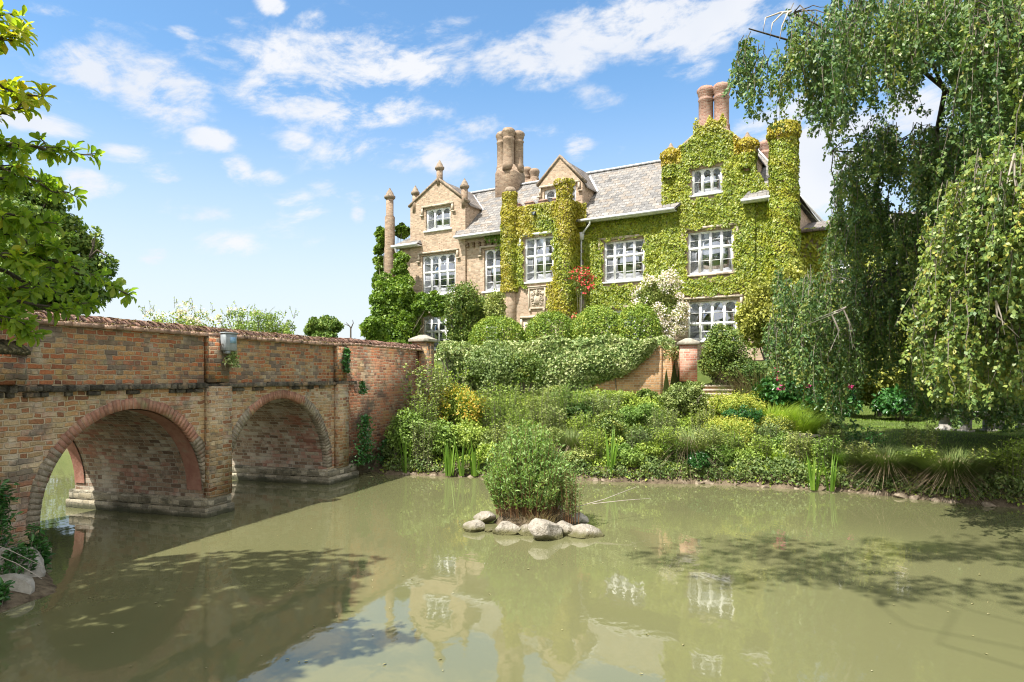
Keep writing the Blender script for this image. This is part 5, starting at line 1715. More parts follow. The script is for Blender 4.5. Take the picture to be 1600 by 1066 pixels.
heap('wall_shrub', 'huge bright green climber heaped over the left end of the house', 'shrub',
     [(612, 420, 500, 30, 41.6, 1.2, 9600, 34), (600, 450, 545, 30, 41.4, 1.3, 11200, 40), (636, 430, 545, 24, 41.2, 1.0, 9600, 36), (588, 480, 560, 22, 41.6, 1.1, 6080, 26), (632, 480, 570, 28, 41.0, 1.0, 8000, 30),
      (627, 385, 450, 14, 42.2, .6, 3840, 20), (600, 352, 402, 16, 44.6, .8, 3680, 18), (594, 385, 450, 12, 44.6, .8, 2720, 16), (628, 346, 374, 12, 44.4, .6, 1760, 12), (656, 455, 498, 16, 40.6, .6, 2400, 16), (684, 457, 494, 26, 40.0, .5, 4160, 24)],
     'ivy_green', 31, .155, (610, 41.6))
heap('tall_shrub', 'tall dark olive shrub standing before the first-floor windows left of the tower', 'shrub', [(726, 436, 510, 32, 37.0, 1.1, 8000, 46), (714, 470, 550, 24, 36.8, 1.0, 4500, 30), (740, 474, 550, 20, 37.0, 1.0, 3600, 26)], 'dark_shrub', 37, .13, (724, 37.0), tmpl=T4, aspect=.6)
bush('wall_shrub', 'feathery green shrub at the left foot of the entrance tower', 'shrub', 774, 452, 515, 17, 36.5, 'herb2', 38, .13, 3500, 40, .5, ground=2.8)
bush('wall_shrub', 'loose green shrub between the dark shrub and the entrance tower', 'shrub', 752, 458, 520, 16, 38.5, 'ivy_green', 39, .15, 2600, 34, .5, ground=2.8)

# rambling rose: one big climber with white pink blossom
heap('rambling_rose', 'rambling rose smothered in white pink blossom between two front windows', 'rose',
     [(1012, 430, 500, 24, 33.2, .6, 3400, 24), (1040, 424, 490, 26, 33.0, .6, 3800, 26), (1056, 450, 530, 20, 32.8, .6, 3000, 22), (1030, 470, 550, 26, 32.8, .7, 3600, 24), (1002, 455, 500, 14, 33.4, .5, 1300, 12)], 'herb2', 40, .10, (1034, 33.0), tmpl=T4, aspect=.6,
     extra=blossoms('rosewhite', 1050, .09, 'blossom', .2, 6, .08))
bush('climbing_rose', 'climbing rose with red flowers beside the white drainpipe', 'rose', 910, 414, 470, 17, 34.8, 'herb2', 41, .10, 1400, 22, .5, dr=.4, ground=2.8,
     extra=blossoms('red', 40, .11, 'blossom', .2, 5, .07))
bush('climbing_rose', 'small low rose with one red flower cluster above the clipped balls', 'rose', 900, 483, 515, 8, 34.2, 'herb2', 42, .10, 500, 10, .5, dr=.3, ground=2.8,
     extra=blossoms('red', 4, .11, 'blossom', .2, 7, .05))


def ball(label, u, vt, hw, D, seed, vb):
    x = (u - 800) / FPX * D; zt_ = CAM_H + (HORIZON - vt) / FPX * D; r = hw / FPX * D
    zb_ = float(gz(x, D)[0])
    rz = (zt_ - zb_) / 2
    o = empty('clipped_ball_bush', (x, D, zb_), 0, label, 'topiary', 'clipped ball bushes along the terrace')
    rg = rgen(seed); n = 14000
    d = unit(rg.normal(0, 1, (n, 3))); 
    lump = 1 + .05 * wob(d * 2.6, 1.0, seed) + .035 * wob(d * 7, 1.0, seed) + .03 * wob(d * 17, 1.0, seed)
    rad = lump * (1 - .13 * rg.uniform(0, 1, n) ** 1.5 + .025 * rg.normal(0, 1, n))
    P = np.array([0, 0, rz]) + d * rad[:, None] * np.array([r, r, rz])
    P[:, 2] = np.maximum(P[:, 2], .03)
    put_leaves('foliage', P, d, rg, .068, 'box', o, T4, droop=0, up=.3, aspect=.66, spread=.55, along=-.1)
    tubes(stem_paths(rg, (0, 0, 0), (0, 0, rz), (r * .8, r * .8, rz * .8), 8, .03), 'stem', M['bark'], o, 5)


ball('flattened clipped ball bush, first from the bridge pier', 778, 495, 44, 25.6, 51, 540)
ball('round clipped ball bush directly below the tower doorway', 861, 487, 41, 25.2, 52, 540)
ball('round clipped ball bush, third from the bridge pier', 934, 478, 41, 24.6, 53, 540)
ball('clipped ball bush nearest the white pink rambling rose', 997, 476, 36, 24.0, 54, 540)

# --- ivy and shrubs over the terrace wall
o = empty('wall_ivy', (GW[0], GW[1], 0), HRZ, 'cream variegated ivy cascading over the terrace wall', 'ivy')
rg = rgen(61); n = 34000
x = -rg.uniform(0, 1, n) ** .95 * 8.4 + .0
lowz = 1.66 + .13 * np.sin(x * 2.3) + np.interp(x, [-9, -4.2, -3.0, -2.0, -1.1, -.4, .1], [0, 0, .10, .33, .78, 1.35, 1.7])
z = rg.uniform(0, 1, n); z = lowz + (3.52 + .22 * np.sin(x * 2.1) * np.sin(x * .8 + 1) - lowz) * z ** .8
off = .12 + .30 * np.sin(np.clip((z - lowz) / (3.6 - lowz), 0, 1) * math.pi) ** .7 + .14 * wob(np.stack([x, z, z * 0], 1), 2.2, 2)
y = -off * rg.uniform(.6, 1.05, n)
P1 = np.stack([x, y, z], 1)
O1 = np.stack([np.zeros(n), -np.ones(n), .3 + 0 * x], 1)
n2 = 12000; x2 = -rg.uniform(0, 8.4, n2); y2 = rg.uniform(-.35, 1.6, n2)
z2 = 3.42 + .15 * wob(np.stack([x2, y2, y2 * 0], 1), 1.7, 5) + .14 * wob(np.stack([x2, y2, y2 * 0], 1), 5.0, 2) + rg.uniform(-.08, .1, n2)
P2 = np.stack([x2, y2, z2], 1); O2 = np.tile([0, -.2, 1.0], (n2, 1))
n3 = 1500; P3 = np.stack([rg.uniform(-.4, .12, n3), rg.uniform(.2, 2.6, n3), 3.3 - .45 * rg.uniform(0, 1, n3) ** 2], 1); O3 = np.tile([.6, 0, .7], (n3, 1))
P = np.concatenate([P1, P2, P3]); O = np.concatenate([O1, O2, O3])
put_leaves('foliage', P, O, rg, .085, 'varieg', o, TIVY, droop=.5, up=.3, aspect=.85, along=.1, spread=.7)
tubes([(np.array([(xx, -.03, 1.0), (xx + .2, -.05, 2.0), (xx + .05, -.04, 3.2)]), [.02, .018, .012]) for xx in (-7, -5.4, -3.9, -2.7, -1.6)], 'stem', M['bark'], o, 5)

bush('wall_shrub', 'grey green shrub leaning on the terrace wall right of the bridge pier', 'shrub', 775, 538, 612, 52, 21.3, 'herb2', 62, .085, 9500, 80, .36, ground=1.7)
bush('wall_shrub', 'dark leafy shrub at the left end of the terrace wall', 'shrub', 820, 548, 606, 34, 21.0, 'dark_shrub', 63, .08, 4500, 50, .4, ground=1.7)
heap('wall_shrub', 'pale spray of creeper arching over beside the bridge end pier', 'shrub', [(712, 532, 600, 22, 21.6, .5, 2600, 24), (694, 538, 566, 14, 21.4, .4, 900, 12), (734, 535, 610, 20, 21.6, .5, 2200, 20)], 'varieg', 64, .08, (712, 21.6), aspect=.85)
bush('garden_shrub', 'dark red-tipped shrub right of the pink brick pillar', 'shrub', 1132, 502, 615, 42, 21.8, 'dark_shrub', 65, .085, 11000, 90, .30)
bush('garden_shrub', 'glossy green shrub leaning over the top of the terrace steps', 'shrub', 1120, 516, 590, 24, 22.6, 'herb2', 66, .085, 3000, 40, .4)
heap('garden_shrub', 'bushy blue green rose bush at the corner of the terrace wall', 'shrub', [(1062, 592, 650, 26, 18.9, .5, 3000, 22), (1082, 588, 640, 20, 19.2, .4, 2400, 18), (1048, 606, 652, 18, 18.6, .4, 1600, 14), (1094, 604, 650, 16, 18.9, .4, 1500, 12)], 'herb2', 67, .07, (1066, 18.9), tmpl=T6, aspect=.6)
bush('golden_shrub', 'tall golden green feathery shrub left of the weeping tree', 'shrub', 1196, 430, 610, 46, 24.5, 'golden', 68, .12, 14000, 110, .24, cut=-.9)
bush('golden_shrub', 'second golden green shrub partly behind the hanging branches', 'shrub', 1236, 404, 600, 42, 26.5, 'golden', 69, .13, 10000, 90, .26, cut=-.9)
bush('garden_shrub', 'low dark shrub at the foot of the golden green shrub', 'shrub', 1172, 560, 616, 30, 21.2, 'dark_shrub', 70, .07, 4000, 50, .35)

# back garden behind the branches
for (u, vt, hw, D, mt, lb, sd) in ((1310, 500, 46, 23.5, 'dark_shrub', 'dark mounded shrub behind the hanging branches', 71), (1372, 512, 46, 24.2, 'golden', 'yellow green shrub glimpsed through the hanging branches', 72),
                                   (1440, 520, 48, 24.0, 'ivy_green', 'mid green shrub behind the stone pedestal', 78), (1506, 500, 48, 24, 'dark_shrub', 'dark shrub behind the stone benches', 73), (1575, 490, 50, 24, 'ivy_green', 'bright green shrub at the far right of the lawn', 74), (1650, 480, 56, 23, 'dark_shrub', 'dark shrub beyond the right edge of the lawn', 79)):
    bush('garden_shrub', lb, 'shrub', u, vt, 668, hw, D, mt, sd, .13, 9000, 80, .3, cut=-1.1)
bush('leafy_perennial', 'big mound of glossy dark green leaves at the back of the lawn', 'plant', 1404, 604, 656, 40, 22.5, 'darkherb', 75, .17, 1900, 40, .3, tmpl=T6)
bush('leafy_perennial', 'glossy dark peony foliage under the weeping branches', 'plant', 1290, 592, 664, 46, 19.5, 'darkherb', 76, .15, 3800, 60, .3, tmpl=T6,
     extra=blossoms('pink', 2, .09, 'blossom', .8, 14, .04))
bush('leafy_perennial', 'glossy dark peony foliage with two pink flowers above the lime grass', 'plant', 1222, 580, 645, 42, 19.9, 'darkherb', 77, .14, 3400, 60, .3, tmpl=T6,
     extra=blossoms('pink', 7, .10, 'blossom', .9, 16, .045))


# --- herbage on the bank
def stemmy(name, label, cat, u, vt, hw, D, mat, seed, nst=60, leaf=.06, lpn=26, group=None, ground=None, stemmat='bark', lean=.12, tmpl=T4, lowbare=.12, sr=.004, spread=.55, aspect=.4, off=(0, 0), round_=.0, inset=None, upl=.25):
    x = (u - 800) / FPX * D; zb_ = float(gz(x, D)[0]) if ground is None else ground
    H = CAM_H + (HORIZON - vt) / FPX * D - zb_; r = hw / FPX * D
    o = empty(name, (x, D, zb_), 0, label, cat, group)
    rg = rgen(seed); S = []; LP = []; LO = []
    ir = inset if inset else r * .8
    for k in range(nst):
        a = rg.uniform(0, 2 * math.pi); q = math.sqrt(rg.uniform(0, 1)); b = np.array([math.cos(a) * q * ir, math.sin(a) * q * ir * .85, -.04])
        h = H * (1.12 if name == 'meadow_plant' else 1.0) * (1 - round_ * q * q) * rg.uniform(.66, 1.0)
        out = np.array([math.cos(a), math.sin(a), 0]) * (r - ir * .9) * q * rg.uniform(.5, 1.1) + rg.normal(0, lean * .3, 3) * (1, 1, 0)
        t = np.linspace(0, 1, 5)[:, None]
        P = b + out * t ** 1.5 + np.array([0, 0, 1]) * h * t + rg.normal(0, .008, (5, 3)) * t
        S.append((P, np.linspace(sr, sr * .4, 5)))
        m_ = max(4, int(lpn * h / max(H, .01)))
        tt = rg.uniform(lowbare, 1.0, m_) ** .85
        Q = np.stack([np.interp(tt, t[:, 0], P[:, i]) for i in range(3)], 1)
        oo = rg.normal(0, 1, (m_, 3)) * (1, 1, .3); oo = unit(oo)
        LP.append(Q + oo * .01); LO.append(oo)
    LP = np.concatenate(LP); LO = np.concatenate(LO)
    A = LO * 1.0 + np.array([0, 0, upl]) + rg.normal(0, .3, LP.shape); N = np.array([0, 0, 1.0]) + rg.normal(0, spread, LP.shape)
    Sz = rg.uniform(leaf * .6, leaf * 1.25, len(LP))
    leafmesh('foliage', LP, A, N, Sz, Sz * aspect, M[mat], o, tmpl)
    tubes(S, 'stem', M[stemmat], o, 4)
    return o


def tuft(name, label, cat, u, vt, hw, D, mat, seed, n=120, width=.03, bend=.3, skirt=None, group=None, ground=None, spread=.35, seg=3, hvar=.5, br=.12):
    x = (u - 800) / FPX * D; zb_ = float(gz(x, D)[0]) if ground is None else ground
    H = CAM_H + (HORIZON - vt) / FPX * D - zb_
    o = empty(name, (x, D, zb_), 0, label, cat, group)
    rg = rgen(seed)
    r = hw / FPX * D
    a = rg.uniform(0, 2 * math.pi, n); q = np.sqrt(rg.uniform(0, 1, n)) * br
    P = np.stack([np.cos(a) * q * r / .3, np.sin(a) * q * r / .3 * .8, np.full(n, -.03)], 1)
    D_ = np.stack([np.cos(a) * spread * rg.uniform(.1, 1, n), np.sin(a) * spread * rg.uniform(.1, 1, n), np.ones(n)], 1)
    L = H * rg.uniform(1 - hvar, 1.08, n)
    blades('leaf_blades', P, D_, L, width, bend, M[mat], o, seg)
    if skirt:
        m_ = skirt
        a = rg.uniform(0, 2 * math.pi, m_)
        P = np.stack([np.cos(a) * r * .3, np.sin(a) * r * .3, rg.uniform(.12, .5, m_) * H], 1)
        D_ = np.stack([np.cos(a), np.sin(a), rg.uniform(-.7, .1, m_)], 1)
        blades('dead_skirt', P, D_, rg.uniform(.3, .6, m_) * H, .012, .8, M['dry'], o, 4)
    return o


bush('bank_shrub', 'leafy light green shrub at the foot of the bridge abutment', 'shrub', 640, 640, 745, 36, 16.9, 'herb', 101, .085, 5500, 55, .34, tmpl=T6)
bush('bank_shrub', 'light green shrub spilling to the water right of the bridge', 'shrub', 690, 655, 745, 34, 16.8, 'herb', 102, .08, 4500, 50, .36, tmpl=T6)
stemmy('tall_shrub', 'loose tall shrub climbing in front of the bridge end pier', 'shrub', 668, 556, 34, 18.0, 'herb2', 103, 46, .10, 46, lean=.5, tmpl=T6, aspect=.6, sr=.009)
stemmy('tall_shrub', 'leafy upright shrub reaching over the end of the parapet', 'shrub', 700, 570, 30, 18.6, 'herb', 104, 46, .085, 40, lean=.4, tmpl=T6, aspect=.6, sr=.008)
bush('bank_shrub', 'dark creeper clump growing at the base of the bridge abutment', 'shrub', 566, 690, 745, 20, 17.2, 'darkherb', 105, .085, 1500, 26, .4, tmpl=T6, ground=.3)
bush('flowering_shrub', 'shrub with yellow and orange flower sprays below the terrace wall', 'shrub', 716, 606, 680, 44, 18.3, 'herb', 106, .07, 5000, 50, .34,
     extra=blossoms('orange', 190, .055, 'blossom', .5, 7, .06))
bush('bank_shrub', 'bushy green plant under the orange flowered shrub', 'shrub', 730, 655, 740, 38, 17.0, 'herb', 107, .07, 4500, 50, .34)
stemmy('meadow_plant', 'clump of upright bright green stems left of the islet reeds', 'plant', 782, 602, 34, 18.0, 'herb', 108, 90, .075, 34)
stemmy('meadow_plant', 'tall grey green stems right behind the islet', 'plant', 836, 608, 36, 18.2, 'herb2', 109, 90, .07, 30)
stemmy('meadow_plant', 'mixed green stems below the middle of the ivy', 'plant', 890, 604, 36, 18.6, 'herb', 110, 90, .07, 30)
stemmy('meadow_plant', 'grassy green stems under the bare brickwork', 'plant', 940, 612, 34, 18.6, 'herb2', 111, 85, .07, 30)
bush('bank_shrub', 'dark bramble mound in the middle of the bank', 'shrub', 950, 640, 700, 36, 17.2, 'dark_shrub', 112, .06, 4500, 50, .32)
bush('bank_shrub', 'rounded green mound below the terrace corner', 'shrub', 1000, 628, 700, 38, 17.9, 'herb', 113, .06, 5500, 60, .3)
bush('bank_shrub', 'pale green tangle left of the brown tussock', 'shrub', 850, 665, 735, 40, 16.8, 'herb2', 114, .06, 4500, 50, .32)
bush('bank_shrub', 'low yellow green clump beside the sword leaves', 'shrub', 975, 690, 745, 26, 15.9, 'herb', 115, .055, 2600, 36, .34)
bush('bank_shrub', 'broad leaved green clump overhanging the water mid bank', 'shrub', 1020, 684, 748, 28, 15.7, 'herb', 116, .07, 2600, 36, .34, tmpl=T6)
bush('bank_shrub', 'green mound behind the islet reeds', 'shrub', 905, 700, 748, 26, 15.9, 'herb2', 117, .055, 2200, 36, .34)
bush('bank_shrub', 'rounded leafy plant dipping to the water left of the lime grass', 'shrub', 1170, 700, 755, 30, 15.2, 'herb', 118, .075, 2600, 40, .34, tmpl=T6)
bush('bank_shrub', 'low green plant right of the dead tussock skirt', 'shrub', 1122, 690, 750, 28, 15.4, 'herb', 119, .06, 2600, 40, .34)
bush('bank_shrub', 'green bushy plant between the lime grass and the sword leaves', 'shrub', 1268, 684, 745, 34, 15.6, 'herb', 120, .055, 3600, 46, .34)
bush('bank_shrub', 'pale leaved bush at the edge of the stone path', 'shrub', 1225, 676, 730, 30, 16.4, 'herb', 121, .055, 3000, 40, .34)
bush('lady_mantle', 'broad mound of yellow flowers above a dark leaved clump', 'plant', 1150, 614, 655, 46, 18.4, 'herb', 122, .06, 3600, 50, .32, extra=blossoms('yellow', 420, .035, 'blossom', .5, 8, .06))
bush('lady_mantle', 'lower mound of yellow flowers beside the brown tussock', 'plant', 1138, 652, 700, 44, 17.0, 'herb', 123, .06, 3600, 50, .32, extra=blossoms('yellow', 330, .035, 'blossom', .6, 8, .06))
bush('lady_mantle', 'small yellow flowered mound close to the stone path', 'plant', 1210, 648, 690, 28, 17.4, 'herb2', 124, .06, 2400, 40, .34, extra=blossoms('yellow', 100, .032, 'blossom', .6, 8, .05))
bush('leafy_perennial', 'blue green geranium clump between the yellow flower mounds', 'plant', 1160, 634, 662, 30, 17.6, 'darkherb', 125, .06, 1800, 30, .34)
tuft('grass_clump', 'arching lime green grass sloping down beside the peonies', 'grass clump', 1206, 606, 34, 18.6, 'limeblade', 126, 1500, .010, .45, spread=.8, br=.26)
tuft('grass_clump', 'long lime green grass falling towards the stone path', 'grass clump', 1244, 626, 34, 18.0, 'limeblade', 127, 1500, .010, .45, spread=.8, br=.26)
tuft('grass_clump', 'fine bright green grass clump at the water edge', 'grass clump', 1218, 690, 30, 15.3, 'limeblade', 128, 1500, .009, .5, spread=.75, br=.2)
tuft('grass_clump', 'pale blue green grass clump at the head of the steps', 'grass clump', 1158, 572, 24, 20.4, 'tussock', 129, 600, .012, .4, spread=.6, br=.2)
tuft('dry_grass', 'dead straw coloured grass tuft in front of the golden shrub', 'grass clump', 1186, 542, 24, 20.8, 'dry', 130, 900, .012, .35, spread=.5, br=.2)
tuft('tussock', 'brown tipped tussock with a hanging straw skirt mid bank', 'grass clump', 1075, 640, 44, 16.0, 'tussock', 131, 2600, .010, .45, skirt=380, spread=.9, br=.16)
tuft('tussock', 'small tussock with dry stalks right behind the islet', 'grass clump', 893, 652, 26, 16.6, 'tussock', 132, 1400, .009, .35, skirt=200, spread=.6, br=.14)
tuft('tussock', 'dark green tussock left of the largest tussock on the lawn edge', 'grass clump', 1385, 672, 46, 13.9, 'tussock', 133, 5000, .012, .55, skirt=300, spread=.75, br=.14, hvar=.75)
tuft('tussock', 'largest dark green tussock hanging over the right bank', 'grass clump', 1488, 672, 54, 13.1, 'tussock', 134, 6000, .012, .55, skirt=320, spread=.8, br=.14, hvar=.75)
tuft('tussock', 'green tussock between the sword leaves and the dark tussocks', 'grass clump', 1330, 686, 34, 14.6, 'blade', 135, 2200, .012, .45, skirt=60, spread=.6, br=.14)
stemmy('meadow_plant', 'leafy willowherb stems at the far right of the bank', 'plant', 1572, 706, 36, 12.8, 'herb', 136, 60, .085, 30)
stemmy('meadow_plant', 'tall pale stems between the large tussock and right willowherb', 'plant', 1536, 700, 18, 13.1, 'herb2', 137, 26, .07, 26)
more = [('stemmy', 745, 612, 26, 19.0, 'herb2', 'feathery grey stems under the left part of the ivy'), ('stemmy', 812, 640, 24, 17.3, 'herb', 'bright leafy stems above the left side of the islet'), ('stemmy', 866, 634, 24, 17.6, 'herb2', 'pale seeding stems above the middle of the islet'),
        ('bush', 905, 622, 26, 18.4, 'dark_shrub', 'small dark bush below the right end of the ivy'), ('stemmy', 918, 646, 22, 17.2, 'herb', 'yellow green stems right of the islet reeds'), ('bush', 870, 600, 24, 19.8, 'herb2', 'greyish bush tucked under the ivy'),
        ('stemmy', 968, 612, 20, 19.6, 'herb', 'thin green stems in front of the bare brickwork'), ('bush', 1012, 606, 18, 19.9, 'dark_shrub', 'dark leafy sprig against the terrace corner'), ('stemmy', 1036, 640, 26, 17.2, 'herb2', 'hazy stems left of the brown tussock'),
        ('stemmy', 1100, 640, 22, 17.4, 'herb2', 'hazy stems between the brown tussock and yellow flowers'), ('bush', 1000, 660, 26, 16.6, 'dark_shrub', 'dark bush low in the middle of the bank'), ('stemmy', 1050, 690, 20, 15.6, 'herb', 'short leafy stems under the brown tussock'),
        ('stemmy', 660, 622, 26, 17.4, 'herb', 'bushy green stems before the bridge abutment'), ('bush', 616, 690, 18, 17.0, 'herb2', 'low grey green plant at the corner of abutment and water'), ('bush', 770, 668, 24, 16.7, 'herb2', 'grey green plant behind the sword leaves'),
        ('stemmy', 1200, 664, 22, 16.6, 'herb2', 'thin stems rising beside the fine grass clump'), ('stemmy', 1302, 664, 22, 16.0, 'herb2', 'weedy stems beside the grey path stone'), ('stemmy', 1352, 668, 26, 14.9, 'darkherb', 'dark weedy stems at the shaded lawn edge'),
        ('stemmy', 1436, 664, 26, 14.4, 'herb2', 'shaded weedy stems between the two dark tussocks'), ('bush', 1420, 706, 24, 13.7, 'dark_shrub', 'low shaded bush between the two dark tussocks'), ('bush', 1560, 736, 28, 12.7, 'herb', 'leafy plant at the water edge on the far right')]
more += [('stemmy', 628, 652, 22, 16.75, 'herb', 'leafy stems at the corner where the bridge meets the bank'), ('stemmy', 662, 660, 22, 16.5, 'herb2', 'pale stems leaning over the water right of the bridge'), ('bush', 762, 690, 20, 16.1, 'herb', 'leafy clump at the water just left of the islet'),
         ('stemmy', 790, 664, 24, 16.3, 'herb2', 'grey green stems at the water behind the left islet rocks'), ('stemmy', 925, 672, 20, 15.9, 'herb', 'fresh stems at the water right of the islet'), ('bush', 988, 700, 20, 15.5, 'herb', 'bright leafy clump right of the lone sword leaves'),
         ('stemmy', 1000, 668, 22, 15.9, 'herb2', 'feathery stems behind the broad leaved clump'), ('stemmy', 1040, 668, 20, 15.7, 'herb', 'bright stems at the left of the brown tussock'), ('stemmy', 1108, 668, 20, 15.5, 'herb2', 'seeding stems at the right of the brown tussock'),
         ('bush', 1092, 706, 18, 15.2, 'darkherb', 'dark round leaved clump dipping into the water'), ('stemmy', 1142, 676, 20, 15.5, 'herb', 'yellow green stems below the lower yellow flowers'), ('stemmy', 1190, 680, 18, 15.2, 'herb', 'upright stems left of the fine grass clump'),
         ('stemmy', 1246, 676, 22, 15.0, 'herb2', 'weedy stems right of the fine grass clump'), ('stemmy', 1290, 682, 22, 14.7, 'herb', 'leafy stems over the right bank stones'), ('stemmy', 1340, 690, 20, 14.2, 'herb2', 'leafy stems at the water beside the green tussock'),
         ('stemmy', 1440, 700, 20, 13.5, 'herb', 'stems in shade at the water between the dark tussocks'), ('stemmy', 1588, 690, 26, 12.5, 'herb', 'tall leafy stems at the right edge of the pond')]
for k, (ty, u, vt, hw, D, mt, lb) in enumerate(more):
    if ty == 'stemmy': stemmy('meadow_plant', lb, 'plant', u, vt, hw, D, mt, 600 + k, 64, .068, 32)
    else: bush('bank_shrub', lb, 'shrub', u, vt, 760, hw, D, mt, 600 + k, .062, 3200, 36, .34)
sw = 'clumps of sword leaves along the bank'
for (u, vt, D, nb_, lb, sd, hw) in ((702, 678, 15.98, 15, 'thin fan of sword leaves, nearest the bridge of three by the leafy shrub', 141, 10), (722, 674, 15.98, 12, 'narrow upright sword leaves, middle of three by the leafy shrub', 142, 7), (742, 676, 15.95, 16, 'sword leaves just left of the islet reeds', 143, 10),
                                (953, 660, 15.42, 18, 'tall bright sword leaves standing alone mid bank', 144, 8), (1272, 696, 14.0, 13, 'wide bladed sword leaves leaning left near the right bank stones', 145, 12), (1298, 700, 13.85, 14, 'wide bladed sword leaves rightmost on the bank', 146, 10),
                                (634, 660, 16.35, 11, 'sword leaves rising through the shrub at the bridge foot', 147, 9)):
    tuft('iris', lb, 'iris', u, vt, hw, D, 'blade', sd, nb_, .05, .10, spread=.2, seg=4, hvar=.35, br=.2, group=sw, ground=.06)

# carpets nobody could count
rg = rgen(150)
n = 110000
x = rg.uniform(-3.2, 11.5, n); y = rg.uniform(12, 22, n)
d = sdf(x, y, POND); z = gz(x, y)
ax = (x - GW[0]) * F_[0] + (y - GW[1]) * F_[1]; q_ = (x - GW[0]) * NIN[0] + (y - GW[1]) * NIN[1]
k = (d > -.02) & ((ax < 3.2) | (d < 1.5)) & ~((q_ > -.1) & (ax < .2))
x, y, z, d = x[k], y[k], z[k], d[k]
h = (.16 + .30 * sstep(d, .1, 1.2)) * (.6 + .4 * wob(np.stack([x, y, y * 0], 1), 1.8, 1)) * rg.uniform(.05, 1.0, len(x))
cov = put_leaves('bank_undergrowth', np.stack([x, y, z + h], 1), np.tile([0, -.3, 1.0], (len(x), 1)), rg, .075, 'herb', None, T4, droop=0)
setp(cov, 'low tangled green undergrowth carpeting the far bank', 'undergrowth', kind='stuff')
n = 90000
x = rg.uniform(4.5, 24, n); y = rg.uniform(12.2, 30, n); d = sdf(x, y, POND)
ax = (x - GW[0]) * F_[0] + (y - GW[1]) * F_[1]
k = (d > .25) & ((ax > 2.4) | (d < .6)); x, y = x[k], y[k]; z = gz(x, y)
P = np.stack([x, y, z - .01], 1)
lw_ = blades('lawn_grass', P, np.stack([rg.normal(0, .35, len(x)), rg.normal(0, .35, len(x)), np.ones(len(x))], 1), rg.uniform(.04, .11, len(x)) * (1 + 1.1 * (sdf(x, y, POND) < 1.4)), .012, .3, M['lawn'], None, 2)
setp(lw_, 'short sunlit grass of the lawn beside the pond', 'grass', kind='stuff')


# --- stones
def rock_mesh(name, r, sx, sy, sz, seed, mat, rough=.22, flat=.0, sub=3):
    import bmesh
    bm = bmesh.new(); bmesh.ops.create_icosphere(bm, subdivisions=sub, radius=1)
    rg = rgen(seed); P = np.array([v.co[:] for v in bm.verts])
    # cut the ball with random planes for flat broken faces
    for q in range(11):
        nrm = unit(rg.normal(0, 1, 3)); off = rg.uniform(.55, .88)
        dd = P @ nrm - off; P = P - np.where(dd > 0, dd, 0)[:, None] * nrm
    P = P * (1 + rough * .35 * wob(P * 2.2, 1, seed)[:, None] + rough * .12 * wob(P * 7, 1, seed)[:, None])
    for v, p in zip(bm.verts, P):
        v.co = (p[0] * sx * r, p[1] * sy * r, p[2] * sz * r)
    me = bpy.data.meshes.new(name); bm.to_mesh(me); bm.free()
    for p in me.polygons: p.use_smooth = False
    me.materials.append(M[mat])
    ob = bpy.data.objects.new(name, me); COL.objects.link(ob)
    return ob


# islet
ix, iy = W3(834, 800, 10.9)[0], 10.9
rg = rgen(160)
th = np.linspace(0, 2 * math.pi, 49)[:-1]; rings = np.linspace(0, 1, 9)
V = [(ix, iy, .26)]
for q in rings[1:]:
    for t in th:
        rr_ = 1 + .08 * math.sin(3 * t) + .05 * math.sin(7 * t)
        V.append((ix + .78 * q * rr_ * math.cos(t), iy + .62 * q * rr_ * math.sin(t), .26 - .55 * q ** 3 + .02 * math.sin(t * 9 + q * 20)))
Fl = []; Sz = []
for k in range(48):
    Fl += [0, 1 + k, 1 + (k + 1) % 48]; Sz.append(3)
for q in range(7):
    for k in range(48):
        a = 1 + q * 48 + k; b = 1 + q * 48 + (k + 1) % 48
        Fl += [a, a + 48, b + 48, b]; Sz.append(4)
islet = npmesh('islet', np.array(V), Fl, Sz, M['ground'], smooth=True); setp(islet, kind='structure')
rocks = [(743, 819, 19, 14, 10.45, 'leftmost pale rounded rock of the islet ring'), (765, 830, 11, 6, 10.4, 'small pale rock tucked beside the leftmost islet rock'), (792, 824, 24, 16, 10.3, 'pale pitted rock left of the middle on the islet front'),
         (825, 829, 22, 13, 10.25, 'low flat pale rock left of the biggest islet rock'), (852, 826, 31, 23, 9.95, 'biggest pale rock at the front of the islet'),
         (886, 824, 20, 17, 10.2, 'brownish rock right of the biggest islet rock'), (915, 829, 29, 17, 10.1, 'wedge shaped pale rock at the right tip of the islet'), (904, 806, 16, 11, 10.9, 'dark rock at the right rear of the islet'),
         (757, 804, 18, 9, 11.0, 'low rock at the left rear of the islet'), (860, 792, 22, 9, 11.4, 'half hidden rock behind the islet stems')]
for k, (u, v, hw, hh, D, lb) in enumerate(rocks):
    p = W3(u, v, D); r = hw / FPX * D * 1.02
    ro = rock_mesh('islet_rock', r, 1, .85, hh / hw * 1.08, 200 + k, 'rock' if k not in (7, 9) else 'greyrock')
    ro.location = (p[0], p[1], max(p[2] - .05, hh / FPX * D * .1)); ro.rotation_euler = (0, 0, rg.uniform(-.4, .4) if k != 6 else .0)
    setp(ro, lb, 'rock', 'pale rocks ringing the islet')
ip = stemmy('willowherb_clump', 'dense clump of upright green stems with red bases on the islet', 'plant', 826, 646, 74, 10.95, 'reed', 161, 430, .068, 74, ground=.20, stemmat='redstem', lean=.05, lowbare=.16, sr=.0045, aspect=.34, round_=.60, inset=.54, spread=.6, upl=.9)
stemmy('willowherb_clump', 'thin outlying stems at the right end of the islet', 'plant', 893, 728, 20, 10.6, 'herb2', 162, 34, .05, 34, ground=.12, stemmat='redstem', lowbare=.15, inset=.14)
